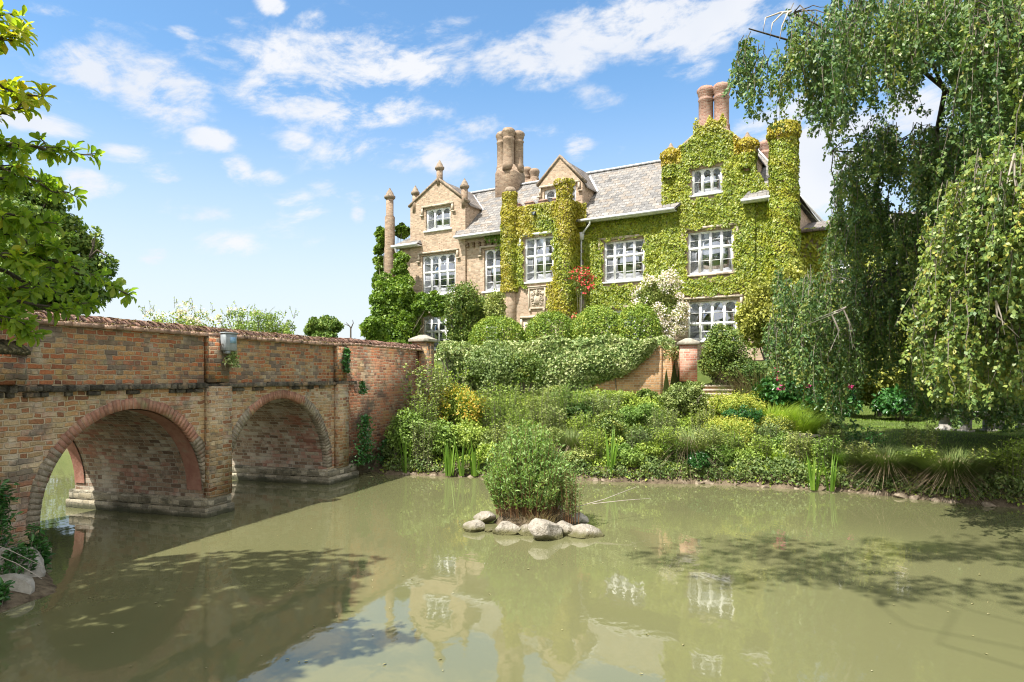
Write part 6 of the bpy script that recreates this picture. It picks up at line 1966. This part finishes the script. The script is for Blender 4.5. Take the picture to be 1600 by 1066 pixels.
tuft('dry_grass', 'brown withered stems at the foot of the islet plants', 'grass clump', 838, 770, 55, 10.55, 'dry', 163, 260, .008, .5, spread=.9, br=.22, ground=.15)
tubes([(np.array([(.95, 10.9, .25), (1.5, 11.1, .36), (2.1, 11.5, .50)]), [.008, .006, .003]), (np.array([(1.3, 11.02, .3), (1.8, 11.0, .36), (2.3, 11.3, .34)]), [.006, .005, .002])], 'twig', M['barkpale'])
setp(bpy.data.objects['twig'], 'thin bare twigs sticking out over the water right of the islet', 'twig')

# stones along the far bank (one mesh shared by a few variants)
var = [rock_mesh('bank_stone', .12, 1.2, .9, .6, 300 + k, 'brownrock', sub=2) for k in range(5)]
pts = []
shore = POND[14:24]
seglen = np.linalg.norm(np.diff(shore, axis=0), axis=1)
cum = np.concatenate([[0], np.cumsum(seglen)])
rg = rgen(170)
k = 0
for s in np.sort(rg.uniform(0, cum[-1], 120)):
    i = min(np.searchsorted(cum, s) - 1, len(seglen) - 1); i = max(i, 0); t = (s - cum[i]) / seglen[i]
    p = shore[i] * (1 - t) + shore[i + 1] * t + np.array([rg.normal(0, .06), abs(rg.normal(0, .10)) - .04])
    ro = var[k] if k < 5 else var[rg.integers(0, 5)].copy()
    if k >= 5: COL.objects.link(ro)
    sc_ = rg.uniform(.35, 1.25)
    ro.location = (p[0], p[1], rg.uniform(-.03, .02)); ro.rotation_euler = (rg.normal(0, .2), rg.normal(0, .2), rg.uniform(0, 6)); ro.scale = (sc_, sc_, sc_ * rg.uniform(.7, 1.2))
    setp(ro, 'small brown stone lying at the water edge of the far bank', 'stone', 'stones along the water edge')
    k += 1
# leaves hanging over the eroded edge, in irregular drifts
rg = rgen(172); n = 26000
s = rg.uniform(0, cum[-1], n); i = np.clip(np.searchsorted(cum, s) - 1, 0, len(seglen) - 1); t = (s - cum[i]) / seglen[i]
p = shore[i] * (1 - t)[:, None] + shore[i + 1] * t[:, None]
drift = .5 + .5 * np.sin(s * 2.3 + np.sin(s * 5.1)) * np.sin(s * .9 + 1)
back = rg.uniform(-.05, .45, n); z = .04 + (.10 + .40 * drift) * rg.uniform(.1, 1, n) + back * .5
k = (rg.uniform(0, 1, n) < .35 + .65 * drift); P = np.stack([p[:, 0] + rg.normal(0, .05, n), p[:, 1] + .03 + back, np.maximum(z, .1 + rg.uniform(0, .1, n))], 1)[k]
ed = put_leaves('edge_foliage', P, np.tile([0, -.7, .7], (len(P), 1)), rg, .07, 'edge', None, T4, droop=.5)
setp(ed, 'fringe of small green leaves hanging over the far water edge', 'undergrowth', kind='stuff')
n = 95; u_ = rg.uniform(60, 1560, n); v_ = 765 + 290 * rg.uniform(0, 1, n) ** 1.2; D_ = CAM_H * FPX / (v_ - HORIZON)
P = np.stack([(u_ - 800) / FPX * D_, D_, np.full(n, .006)], 1); k = (sdf(P[:, 0], P[:, 1], POND) < -.3) & (np.hypot(P[:, 0] - ix, P[:, 1] - iy) > 1.2)
P = P[k]; fl_ = leafmesh('floating_leaves', P, rg.normal(0, 1, P.shape) * (1, 1, .01), np.tile([0, 0, 1.0], (len(P), 1)), rg.uniform(.015, .05, len(P)), .018, M['float'], None, T6)
setp(fl_, 'small fallen leaves and petals floating on the pond', 'floating leaves', kind='stuff')
# roots and dead stalks over the waterline
rg = rgen(171); n = 2600
s = rg.uniform(0, cum[-1], n); i = np.clip(np.searchsorted(cum, s) - 1, 0, len(seglen) - 1); t = (s - cum[i]) / seglen[i]
p = shore[i] * (1 - t)[:, None] + shore[i + 1] * t[:, None]
P = np.stack([p[:, 0], p[:, 1] + .10 + rg.uniform(0, .3, n), rg.uniform(.08, .30, n)], 1)
D_ = np.stack([rg.normal(0, .5, n), -rg.uniform(.2, 1, n), rg.uniform(-.5, .3, n)], 1)
rt = blades('dead_stalks', P, D_, rg.uniform(.08, .26, n), .008, .6, M['dry'], None, 3); setp(rt, 'withered brown roots and stalks hanging over the far waterline', 'dead stalks', kind='stuff')

# stepping path slabs
for (u, v, D, w, lb) in ((1252, 670, 17.6, .45, 'pink flat path stone left of the pair beside the lawn'), (1283, 676, 17.0, .5, 'grey flat path stone at the lawn edge')):
    p = W3(u, v, D); z = float(gz(p[0], D)[0])
    ro = rock_mesh('path_stone', w, 1.2, .9, .14, int(u), 'paving', sub=2); ro.location = (p[0], D, z + .03); setp(ro, lb, 'path stone')


# stone benches and pedestal on the lawn
def bench(u, D, w, label, rz):
    x = (u - 800) / FPX * D; z = float(gz(x, D)[0])
    o = empty('stone_bench', (x, D, z), rz, label, 'bench', 'stone benches under the weeping tree')
    mb = MB(); mb.box(-w, w, -.2, .2, .40, .48); mb.box(-w - .04, w + .04, -.24, .24, .482, .54); mb.build('seat', M['bench'], o, bevel=.015)
    for sx in (-1, 1):
        mb = MB(); c = sx * w * .62
        mb.box(c - .13, c + .13, -.17, .17, 0, .07); mb.box(c - .08, c + .08, -.13, .13, .072, .33); mb.box(c - .12, c + .12, -.16, .16, .332, .398)
        mb.build('leg', M['bench'], o, bevel=.012)


bench(1527, 18.2, .55, 'low stone bench, left of the two under the branches', .15)
bench(1580, 18.4, .5, 'low stone bench, right of the two under the branches', -.1)
x = (1477 - 800) / FPX * 18.6; z = float(gz(x, 18.6)[0])
o = empty('stone_pedestal', (x, 18.6, z), .3, 'squat dark stone pedestal left of the stone benches', 'pedestal')
mb = MB(); mb.lathe([(.26, 0), (.26, .08), (.18, .12), (.15, .3), (.2, .38), (.3, .42), (.3, .5)], 0, 0, 8); mb.build('column', M['bench'], o)

# near left bank
for (u, v, D, w, h_, lb, sd) in ((12, 890, 7.9, .34, .28, 'large pale boulder at the left water edge', 401), (14, 925, 7.35, .30, .14, 'smaller grey boulder just below the large pale one', 402), (-30, 880, 8.2, .4, .3, 'boulder cut by the left edge of the picture', 403)):
    p = W3(u, v, D); ro = rock_mesh('boulder', w, 1.15, .9, h_ / w * 1.3, sd, 'greyrock'); ro.location = (p[0], D, max(.04, p[2] - .05)); setp(ro, lb, 'boulder')
stemmy('nettle_clump', 'dark leafy nettles against the near end of the bridge', 'plant', -6, 742, 20, 8.2, 'darkherb', 411, 22, .09, 30, ground=.5, aspect=.4, tmpl=T6)
stemmy('nettle_clump', 'small leafy plant growing over the left boulders', 'plant', 50, 815, 20, 8.35, 'darkherb', 412, 16, .09, 18, ground=.02, aspect=.4, tmpl=T6)
stemmy('nettle_clump', 'sprig of leaves beside the smaller grey boulder', 'plant', 8, 872, 12, 7.4, 'darkherb', 413, 8, .07, 12, ground=.1, aspect=.4, tmpl=T6)
for k, (u, vt, hw, D, lb) in enumerate(((-20, 800, 26, 7.9, 'dark leafy weeds behind the large left boulder'), (30, 842, 18, 7.75, 'small weeds between the large boulder and the bridge foot'), (62, 838, 14, 8.2, 'weeds trailing into the water under the first arch'), (-10, 905, 16, 6.9, 'weeds at the lower left edge of the picture'))):
    stemmy('weed_clump', lb, 'plant', u, vt, hw, D, 'darkherb', 430 + k, 20, .08, 22, aspect=.4, tmpl=T6)
tubes([(np.array([W3(-20, 846, 7.6), W3(20, 862, 7.5), W3(70, 886, 7.4)]), [.006, .005, .003]), (np.array([W3(-20, 862, 7.4), W3(25, 880, 7.3), W3(66, 905, 7.2)]), [.006, .005, .003])], 'dead_twig', M['barkpale'])
setp(bpy.data.objects['dead_twig'], 'two long bare twigs leaning over the left boulders', 'twig')

# plants rooted in the bridge
def bridge_plant(label, Y, z0, z1, w, seed, n, mat='darkherb', leaf=.06):
    c = BO + BD * bx(Y); o = empty('bridge_ivy', (c[0], c[1], 0), BRZ, label, 'ivy')
    rg = rgen(seed); zz_ = rg.uniform(z0, z1, n); xx = rg.normal(0, w, n) * (1 - .5 * (zz_ - z0) / (z1 - z0))
    P = np.stack([xx, -.10 - .08 * rg.uniform(0, 1, n), zz_], 1)
    put_leaves('foliage', P, np.tile([0, -1.0, .2], (n, 1)), rg, leaf, mat, o, TIVY, droop=.8, aspect=.85)
    tubes([(np.array([(0, -.08, z0), (.03, -.09, (z0 + z1) / 2), (-.02, -.08, z1)]), [.008, .006, .004])], 'stem', M['bark'], o, 4)


bridge_plant('little ivy tuft below the grey meter box', 11.95, 2.52, 2.80, .10, 421, 220, 'varieg', .045)
bridge_plant('thin dark ivy strand on the parapet beside the far pilaster', 15.45, 2.45, 3.0, .07, 422, 240)
bridge_plant('leafy creeper on the abutment just above the water', 16.2, .3, 1.45, .22, 423, 700)
bridge_plant('small ivy patch high on the abutment beside the string course', 16.1, 1.95, 2.25, .09, 424, 150)
bridge_plant('small fern tuft on the wall right of the second arch', 17.6, 1.0, 1.25, .08, 425, 90)
bridge_plant('dark creeper patch at the waterline of the abutment', 17.3, .1, .8, .35, 426, 500)


# --- big trees
def limb(p0, p1, r0, r1, rg, n=7, sag=.1, wobb=.06):
    p0 = np.asarray(p0, float); p1 = np.asarray(p1, float); L = np.linalg.norm(p1 - p0)
    t = np.linspace(0, 1, n)[:, None]
    P = p0 + (p1 - p0) * t + np.array([0, 0, 1.0]) * L * sag * np.sin(t * math.pi) + rg.normal(0, wobb * L / n, (n, 3)) * np.sin(t * math.pi)
    return P, np.linspace(r0, r1, n)


rg = rgen(500)
TR = np.array([12.6, 15.2, .7])
beech = empty('weeping_beech', tuple(TR), 0, 'large weeping beech trailing curtains of branches down to the lawn', 'tree')
# columns of hanging twigs: (u0,u1, top v, bottom v, D0, D1, how many)
HANG = [(1140, 1166, 58, 150, 11.6, 12.6, 10), (1165, 1205, 50, 185, 11.6, 13, 12), (1200, 1240, 55, 198, 11.5, 13, 9), (1236, 1275, -10, 140, 11, 13.5, 18), (1240, 1290, 20, 220, 11.5, 13.5, 15),
        (1285, 1310, 0, 228, 11, 13.5, 16), (1305, 1345, -20, 205, 11, 14, 31), (1340, 1400, -30, 180, 11, 14, 44), (1395, 1450, -30, 125, 10.5, 14, 41), (1425, 1440, 40, 172, 11, 13, 10), (1445, 1505, -30, 110, 10.5, 14, 59),
        (1500, 1610, -60, 260, 10, 15, 169), (1610, 1800, -80, 300, 9, 16, 143), (1500, 1620, 180, 420, 11, 16, 143), (1620, 1800, 250, 560, 10, 17, 135),
        (1300, 1345, 225, 350, 13, 15.5, 28), (1345, 1410, 190, 290, 12.5, 15, 57), (1300, 1350, 300, 440, 13.5, 16, 40), (1350, 1400, 280, 420, 13.5, 16, 40), (1425, 1500, 190, 340, 12, 15.5, 91), (1400, 1500, 320, 460, 13, 16.5, 108),
        (1215, 1270, 415, 520, 15, 17, 28), (1200, 1260, 480, 596, 15, 17, 36), (1255, 1330, 420, 540, 14.5, 17, 54), (1250, 1335, 500, 630, 14.5, 17, 58),
        (1298, 1322, 570, 672, 14.6, 15.2, 8), (1330, 1420, 430, 590, 14.5, 17.5, 74), (1330, 1440, 400, 520, 14, 17, 60), (1420, 1500, 430, 560, 13.5, 17, 86), (1430, 1500, 520, 650, 14, 17, 89),
        (1495, 1610, 400, 560, 12, 16, 135), (1495, 1610, 520, 660, 13, 17, 121), (1610, 1780, 480, 680, 12, 18, 108)]
FRONT = [(1440, 1500, 330, 520, 10.2, 11.5, 35), (1470, 1540, 280, 470, 9.6, 11, 51), (1520, 1610, 230, 420, 9, 10.5, 70), (1560, 1700, 200, 500, 8.6, 10.2, 81), (1480, 1600, 430, 620, 9.5, 11.5, 108), (1600, 1720, 420, 650, 9.2, 11, 81), (1430, 1480, 470, 590, 10.4, 11.6, 35)]
LP = []; LA = []; LN = []; TW = []; TT = []; anchors = []
for tbl, tn in ((HANG, 0.0), (FRONT, .5)):
    for (u0, u1, v0, v1, D0, D1, cnt) in tbl:
        cnt = int(cnt * 1.0)
        for _ in range(cnt):
            D = rg.uniform(D0, D1); u = rg.uniform(u0, u1)
            va = v0 + (v1 - v0) * rg.uniform(0, .55) ** 1.2
            vb_ = min(v1, va + rg.uniform(.35, .8) * (v1 - v0)) + rg.normal(0, 4)
            a = W3(u, va, D); L = max(.4, (vb_ - va) / FPX * D)
            sw_ = np.array([rg.normal(0, .16), rg.normal(0, .16), 0]) * L
            m_ = 6; t = np.linspace(0, 1, m_)[:, None]
            out = unit(a - TR + rg.normal(0, 1, 3)) * (1, 1, 0) * .25 * L
            P = a + sw_ * t + out * (t - t * t) + np.array([0, 0, -1.0]) * L * t + rg.normal(0, .02, (m_, 3))
            zg = max(.75, .75)
            P[:, 2] = np.maximum(P[:, 2], zg)
            TW.append((P, np.linspace(.009, .003, m_)))
            if rg.uniform() < .22 and tn == 0 and u > 1270: anchors.append(a)
            nl = int(98 * L + 16)
            tt = rg.uniform(0, 1.0, nl)
            Q = np.stack([np.interp(tt, t[:, 0], P[:, i]) for i in range(3)], 1)
            # short side sprays
            nsp = max(3, int(L / .13)); sp = rg.integers(0, nsp, nl)
            sd_ = rg.normal(0, 1, (nsp, 3)) * (1, 1, .25); sd_ = unit(sd_) * rg.uniform(.04, .22, (nsp, 1))
            st_ = (sp + .5) / nsp; Q2 = np.stack([np.interp(st_, t[:, 0], P[:, i]) for i in range(3)], 1)
            f_ = rg.uniform(0, 1, nl)[:, None]
            Q = Q2 + sd_[sp] * f_ + np.array([0, 0, -.16]) * f_ ** 2 + rg.normal(0, .022, (nl, 3))
            Q[:, 2] = np.maximum(Q[:, 2], .8)
            LP.append(Q); LA.append(unit(sd_[sp]) * .5 + np.array([0, 0, -.7]) + rg.normal(0, .45, (nl, 3)))
            LN.append(rg.normal(0, .6, (nl, 3)) + np.array([0, 0, .6]) + unit(sd_[sp]) * .2 + np.array([-.1, -.35, 0]))
            ti = rg.uniform() * .25 + tn * rg.uniform(.3, 1) + (.4 if rg.uniform() < .15 else 0)
            TT.append(np.full(nl, ti))
LP = np.concatenate(LP) - TR; LA = np.concatenate(LA); LN = np.concatenate(LN); TT = np.clip(np.concatenate(TT) + rg.normal(0, .12, len(LP)), 0, 1)
S = rg.uniform(.048, .085, len(LP))
leafmesh('crown', LP, LA, LN, S, S * .66, M['beech'], beech, T4, TT)
print('beech leaves', len(LP))
TW = [(P - TR, R) for P, R in TW]
tubes(TW, 'hanging_twigs', M['bark'], beech, 3)
LB = [(np.array([(0, 0, -.3), (-.05, 0, 1.5), (.05, .1, 4), (-.1, .1, 7), (-.2, .2, 10), (0, 0, 12.5)]), np.array([.55, .45, .40, .33, .22, .1]))]
tubes(LB, 'trunk', M['barkdark'], beech, 12)
LB = []
main_targets = [W3(1170, 45, 12.3), W3(1240, 20, 12.5), W3(1310, -10, 12.4), W3(1390, 240, 13.8), W3(1300, 236, 13.8), W3(1420, -20, 12), W3(1520, -20, 12.2), W3(1330, 330, 15),
                W3(1450, 330, 14), W3(1520, 210, 10), W3(1600, 60, 10.5), W3(1480, 440, 11), W3(1400, 430, 15.5), W3(1560, 420, 12), W3(1700, 100, 12), W3(1750, 300, 14)]
for k, tg in enumerate(main_targets):
    z0 = min(max((tg[2] - TR[2]) * .72, 2.4), 11)
    p0 = np.array([0, 0, z0 * (.82 if tg[2] > 6 else .95)])
    LB.append(limb(p0, tg - TR, .075, .012, rg, 9, .10, .25))
for a in anchors:
    tgs = [m_ for m_ in main_targets]
    j_ = int(np.argmin([np.linalg.norm(m_ - a) for m_ in tgs])); P = LB[j_][0] + TR
    q = P[np.argmin(np.linalg.norm(P - a, axis=1))]
    if np.linalg.norm(q - a) < 4.5:
        LB.append(limb(q - TR, a - TR, .012, .005, rg, 6, .14, .3))
tubes(LB, 'limb', M['barkdark'], beech, 6)
bare = []
b0 = W3(1236, 18, 12.2)
for (u, v) in ((1207, 48), (1222, 52), (1196, 40)):
    bare.append((np.array([b0, W3((1236 + u) / 2 + 2, 20, 12.1), W3(u, v - 12, 12.05), W3(u - 4, v + 12, 12)]) - TR, np.array([.022, .018, .012, .006])))
for (u, v, D, du, dv) in ((1322, 480, 13.4, -40, 18), (1300, 492, 13.4, 6, 60), (1318, 484, 13.4, 20, 50), (1585, 240, 8.9, -12, 100), (1556, 470, 9.4, 20, 60)):
    a = W3(u, v, D)
    for q in range(2):
        bare.append((np.array([a, W3(u + du * .5 + rg.normal(0, 5), v + dv * .4, D), W3(u + du + rg.normal(0, 12), v + dv + rg.normal(0, 8), D)]) - TR, np.array([.016, .011, .004])))
for q in range(0, len(bare), 3): tubes(bare[q:q + 3], 'bare_branch', M['barkpale'], beech, 5)

# magnolia-like tree of the near left, most of it outside the picture
TM = np.array([-7.0, 3.7, .75]); rg = rgen(520)
mag = empty('evergreen_tree', tuple(TM), 0, 'near tree reaching in from the left with large glossy yellow-green leaves', 'tree')
BR = [([(-120, 130), (-40, 100), (0, 78), (30, 58)], 4.4, .65, 1), ([(-120, 190), (-40, 160), (20, 150), (60, 152)], 4.6, .9, 1), ([(-120, 225), (-30, 228), (60, 238), (132, 243)], 4.8, .1, 0),
      ([(-100, 260), (-20, 262), (30, 270), (78, 292)], 4.9, .1, 0), ([(-100, 282), (-10, 287), (50, 292), (98, 300)], 5.1, .15, 0), ([(-90, 330), (0, 330), (40, 345), (66, 352)], 5.0, .1, 0),
      ([(-90, 345), (-10, 362), (40, 375), (92, 392)], 5.3, .1, 0), ([(-90, 380), (0, 392), (60, 402), (125, 420)], 5.4, .05, 0), ([(-80, 400), (40, 408), (130, 430), (198, 456)], 5.7, .05, 0),
      ([(-80, 410), (10, 425), (80, 448), (128, 478)], 5.5, .1, 0), ([(-80, 440), (-10, 450), (40, 470), (96, 486)], 5.2, .1, 0), ([(-60, 450), (-10, 476), (20, 500), (42, 512)], 4.9, .1, 0), ([(-90, 360), (-20, 372), (10, 395), (34, 420)], 4.7, .1, 0),
      ([(-90, 300), (-40, 320), (-5, 335), (30, 342)], 4.7, .1, 0), ([(-80, 470), (-30, 480), (0, 486), (20, 492)], 4.9, .1, 0), ([(-80, 420), (-30, 440), (10, 455), (50, 452)], 5.0, .1, 0),
      ([(-120, 90), (-70, 60), (-30, 40), (4, 30)], 4.4, .5, 1), ([(-100, 250), (-60, 240), (-30, 236), (10, 226)], 4.6, .1, 0), ([(-100, 205), (-60, 200), (-20, 190), (20, 172)], 4.5, .6, 0)]
LP = []; LA = []; LN = []; LT = []; TB_ = []
tips_all = []
for pts, D, tn, kk in BR:
    P = np.array([W3(u, v, D + rg.normal(0, .04)) for u, v in pts])
    P = np.stack([np.interp(np.linspace(0, 3, 10), np.arange(4), P[:, i]) for i in range(3)], 1) + rg.normal(0, .012, (10, 3))
    P[:, 1] += np.linspace(-.5, 0, 10) * .6
    TB_.append((P, np.linspace(.026, .006, 10)))
    q0 = TM + np.array([rg.normal(0, .1), rg.normal(0, .1), rg.uniform(2.0, 3.4)])
    TB_.append(limb(q0, P[0], .06, .026, rg, 6, .05, .1))
    for j_ in range(1, 10):
        for s_ in range(2):
            b = P[j_]
            dirn = unit(rg.normal(0, 1, 3) * (1, 1, .35) + unit(P[-1] - P[0]) * .9)
            Lt = rg.uniform(.05, .17 if D < 4.75 else .24) * (1.15 - .07 * j_)
            tip = b + dirn * Lt
            TB_.append((np.array([b, (b + tip) / 2 + rg.normal(0, .01, 3), tip]), np.array([.006, .005, .003])))
            tips_all.append((tip, dirn, tn))
            if rg.uniform() < .35: tips_all.append(((b + tip) / 2, unit(dirn + rg.normal(0, .6, 3)), tn))
# bulk of the crown, outside the frame: gives the shade on the water
cc = np.array([-6.3, 4.1, 6.0])
m_ = 0
while m_ < 3400:
    cc = np.array([-6.3, 4.1, 6.0]) if m_ % 3 else np.array([-5.6, 2.0, 5.6])
    d_ = unit(rg.normal(0, 1, 3)); p = cc + d_ * np.array([2.9, 2.7, 2.4]) * rg.uniform(.25, 1) ** .5
    if p[1] > 0 and p[0] / p[1] > -.90: continue
    if p[0] + .4875 * p[2] > -1.75: continue
    tips_all.append((p, d_, .15)); m_ += 1
nb_ = len(tips_all)
for tip, dirn, tn in tips_all:
    n_ = rg.integers(6, 10)
    a = rg.uniform(0, 2 * math.pi) + np.arange(n_) * 2.4
    s1 = unit(np.cross(dirn, [.1, .2, 1])); s2 = np.cross(dirn, s1)
    ax_ = dirn * rg.uniform(.25, .9, (n_, 1)) + np.cos(a)[:, None] * s1 + np.sin(a)[:, None] * s2
    LP.append(tip + dirn * rg.uniform(-.05, .02, (n_, 1))); LA.append(ax_ + np.array([0, 0, -.12])); LN.append(dirn * .6 + np.array([0, 0, 1.0]) + rg.normal(0, .25, (n_, 3)))
    LT.append(np.clip(tn + rg.normal(0, .15, n_) + (.6 if rg.uniform() < .025 else 0), 0, 1))
LP = np.concatenate(LP) - TM; LA = np.concatenate(LA); LN = np.concatenate(LN); LT = np.concatenate(LT)
S = rg.uniform(.065, .115, len(LP)); far_ = LP[:, 0] + TM[0] < -.88 * np.maximum(LP[:, 1] + TM[1], .1); S = np.where(far_, S * 1.75, S)
leafmesh('crown', LP, LA, LN, S, S * .44, M['magnolia'], mag, TMAG, LT)
tubes([(P - TM, R) for P, R in TB_], 'limb', M['barkdark'], mag, 5)
tubes([(np.array([(0, 0, -.3), (.1, .05, 1.5), (.0, .15, 3.2), (.3, .2, 5), (.6, .3, 7)]), np.array([.26, .2, .17, .12, .05]))], 'trunk', M['barkdark'], mag, 10)


def broadleaf(name, label, base, crowns, mat, seed, leaf, nl, trunk_r, height):
    o = empty(name, tuple(base), 0, label, 'tree'); rg = rgen(seed); base = np.asarray(base, float)
    PP = []; OO = []; LBs = []
    for (c, R, ncl, cr_, n_) in crowns:
        c = np.asarray(c, float) - base
        P, O = blob_leaves(rg, c, R, ncl, cr_, n_, fill=.10, squash=.62)
        PP.append(P); OO.append(O)
        LBs.append(limb((0, 0, height * .35), c, trunk_r * .5, trunk_r * .12, rg, 7, .06, .2))
        for q in range(7):
            LBs.append(limb(c * .8 + np.array([0, 0, height * .05]), c + unit(rg.normal(0, 1, 3)) * np.asarray(R) * .8, trunk_r * .14, trunk_r * .03, rg, 5, .1, .2))
    put_leaves('crown', np.concatenate(PP), np.concatenate(OO), rg, leaf, mat, o, T4, aspect=.7)
    tubes(LBs, 'limb', M['barkdark'], o, 6)
    tubes([(np.array([(0, 0, -.4), (.1, 0, height * .2), (0, .1, height * .5)]), np.array([1.2, .9, .55]) * trunk_r)], 'trunk', M['barkdark'], o, 10)
    return o


D = 34
ob_ = W3(40, 0, D); zb_ = float(gz(ob_[0], D)[0])
broadleaf('oak_tree', 'broad oak standing in the field beyond the left end of the bridge', (ob_[0], D, zb_),
          [(W3(100, 372, D), (1.3, 1.6, 1.0), 26, .55, 3600), (W3(70, 425, D), (2.6, 2.4, 1.6), 60, .7, 9000), (W3(20, 380, D), (2.8, 2.4, 2.4), 60, .8, 9000), (W3(95, 460, D), (2.2, 2.2, 1.2), 40, .6, 5200), (W3(-50, 340, D), (3.2, 3, 3.2), 60, .9, 7000), (W3(50, 318, D), (1.6, 1.5, .9), 24, .5, 2200), (W3(10, 470, D), (3.2, 2.4, 1.6), 40, .8, 5000)],
          'oak', 530, .22, 0, .5, 9)
o = bpy.data.objects['oak_tree']
dn = []
for pts in ([(140, 402), (146, 385), (149, 368)], [(140, 402), (152, 391), (163, 398), (169, 400)], [(120, 412), (138, 404), (146, 402)], [(146, 385), (144, 376), (147, 372)]):
    P = np.array([W3(u, v, D) for u, v in pts]) - np.array([ob_[0], D, zb_]); dn.append((P, np.linspace(.07, .02, len(P))))
tubes(dn, 'dead_branch', M['barkdark'], o, 5)
for (blobs, base, sd, lb, fl_) in (([(250, 480, 540, 26, 20.5, .8, 700, 16), (283, 474, 540, 26, 20.5, .9, 900, 20), (310, 482, 540, 22, 20.8, .8, 600, 14), (236, 488, 540, 16, 20.4, .6, 300, 10)], (270, 20.5), 541, 'white flowering shrub beyond the left part of the bridge', 150),
                                   ([(372, 478, 545, 20, 21.5, .8, 900, 18), (400, 480, 545, 26, 21.5, .9, 1500, 24), (430, 486, 545, 20, 21.7, .8, 1100, 18), (450, 490, 545, 12, 21.7, .6, 500, 10), (352, 484, 540, 10, 21.3, .6, 300, 8)], (405, 21.5), 542, 'green shrub with white flowers beyond the middle of the bridge', 40)):
    heap('flowering_shrub', lb, 'shrub', blobs, 'herb', sd, .075, base, tmpl=T4, aspect=.6, extra=blossoms('rosewhite', fl_, .055, 'blossom', .2, 5, .035))
    o = bpy.data.objects[[q for q in bpy.data.objects.keys() if q.startswith('flowering_shrub')][-1]]
    rg = rgen(sd + 9); sp = []; lp = []
    for q in range(14):
        u0_, vt0, _, hw0, D0, *_r = blobs[q % len(blobs)]
        a = W3(u0_ + rg.uniform(-hw0, hw0), vt0 + 8, D0) - np.array(o.location); b_ = a + np.array([rg.normal(0, .12), rg.normal(0, .1), rg.uniform(.15, .42)])
        sp.append((np.array([a, (a + b_) / 2 + rg.normal(0, .02, 3), b_]), np.array([.006, .005, .003]))); lp += [a + (b_ - a) * t for t in rg.uniform(.2, 1, 9)]
    tubes(sp, 'shoot', M['bark'], o, 4); lp = np.array(lp)
    put_leaves('shoot_leaves', lp, np.tile([0, -.3, 1.0], (len(lp), 1)), rg, .06, 'herb', o, T4)
D = 130; ft = W3(505, 0, D)
broadleaf('far_tree', 'small round tree far off in the fields beyond the bridge', (ft[0], D, 2.0), [(W3(505, 508, D), (2.7, 2.4, 1.5), 36, .8, 3500), (W3(492, 514, D), (1.7, 1.5, 1.2), 18, .6, 1500), (W3(518, 513, D), (1.8, 1.5, 1.2), 18, .6, 1500), (W3(505, 524, D), (3.2, 2.4, 1.8), 36, .8, 3000)], 'oak', 550, .5, 0, .35, 9)
D = 60; b0 = W3(548, 520, D)
tubes([(np.array([(b0[0], D, 2.0), W3(548, 512, D), W3(541, 504, D)]), [.09, .07, .02]), (np.array([W3(548, 514, D), W3(552, 505, D), W3(551, 500, D)]), [.06, .04, .02]), (np.array([W3(545, 509, D), W3(537, 506, D)]), [.04, .02])], 'dead_snag', M['barkdark'])
setp(bpy.data.objects['dead_snag'], 'bare dead branch poking up beyond the end of the bridge', 'dead branch')
# tall tree on the bank where the viewer stands: its high boughs reach out over the pond and dapple the water
TO = np.array([1.8, -4.5, .7]); rg = rgen(570)
ot = empty('overhanging_tree', tuple(TO), 0, 'tall tree behind the viewpoint whose high boughs shade the near right water', 'tree')
PP = []; OO = []; LBs = []
for k in range(28):
    c = np.array([rg.uniform(-2.6, 2.6), rg.uniform(3.6, 5.8), rg.uniform(8.6, 10.4)]) if k < 17 else np.array([rg.uniform(-2, 5), rg.uniform(-7, 0), rg.uniform(8, 12)])
    P, O = blob_leaves(rg, c - TO, (.75, .6, .28), 6, .28, 210, fill=.3)
    PP.append(P); OO.append(O)
    if k % 4 == 0: LBs.append(limb((0, 0, rg.uniform(5, 8)), c - TO, .013, .006, rg, 7, .08, .5))
put_leaves('crown', np.concatenate(PP), np.concatenate(OO), rg, .13, 'oak', ot, T6, aspect=.6)
tubes(LBs, 'limb', M['barkdark'], ot, 5)
tubes([(np.array([(0, 0, -.4), (.1, .1, 3), (0, .2, 6), (.1, .5, 10)]), np.array([.4, .32, .26, .12]))], 'trunk', M['barkdark'], ot, 10)
# line of hedges and fields behind, left bank of the moat
for k, (x, y, r, h_, lb) in enumerate(((-24, 27.5, 3.2, 1.7, 'rounded hedge bush on the far side of the moat'), (-18, 27.4, 3.2, 1.7, 'green hedge bush seen through the first arch'), (-12.5, 26.5, 3.0, 1.6, 'low hedge bush behind the bridge towards the house'))):
    o = empty('hedge_bush', (x, y, float(gz(x, y)[0])), 0, lb, 'bush'); rg = rgen(560 + k)
    P, O = blob_leaves(rg, (0, 0, h_ * .5), (r, r, h_ * .55), 60, .6, 5000); put_leaves('foliage', P, O, rg, .16, 'oak', o, T4)
    tubes(stem_paths(rg, (0, 0, 0), (0, 0, h_ * .5), (r * .7, r * .7, h_ * .4), 6, .05), 'stem', M['bark'], o, 5)
# trees standing on the near bank behind the camera, mirrored nowhere in the picture but shading it
print('objects', len(bpy.data.objects))
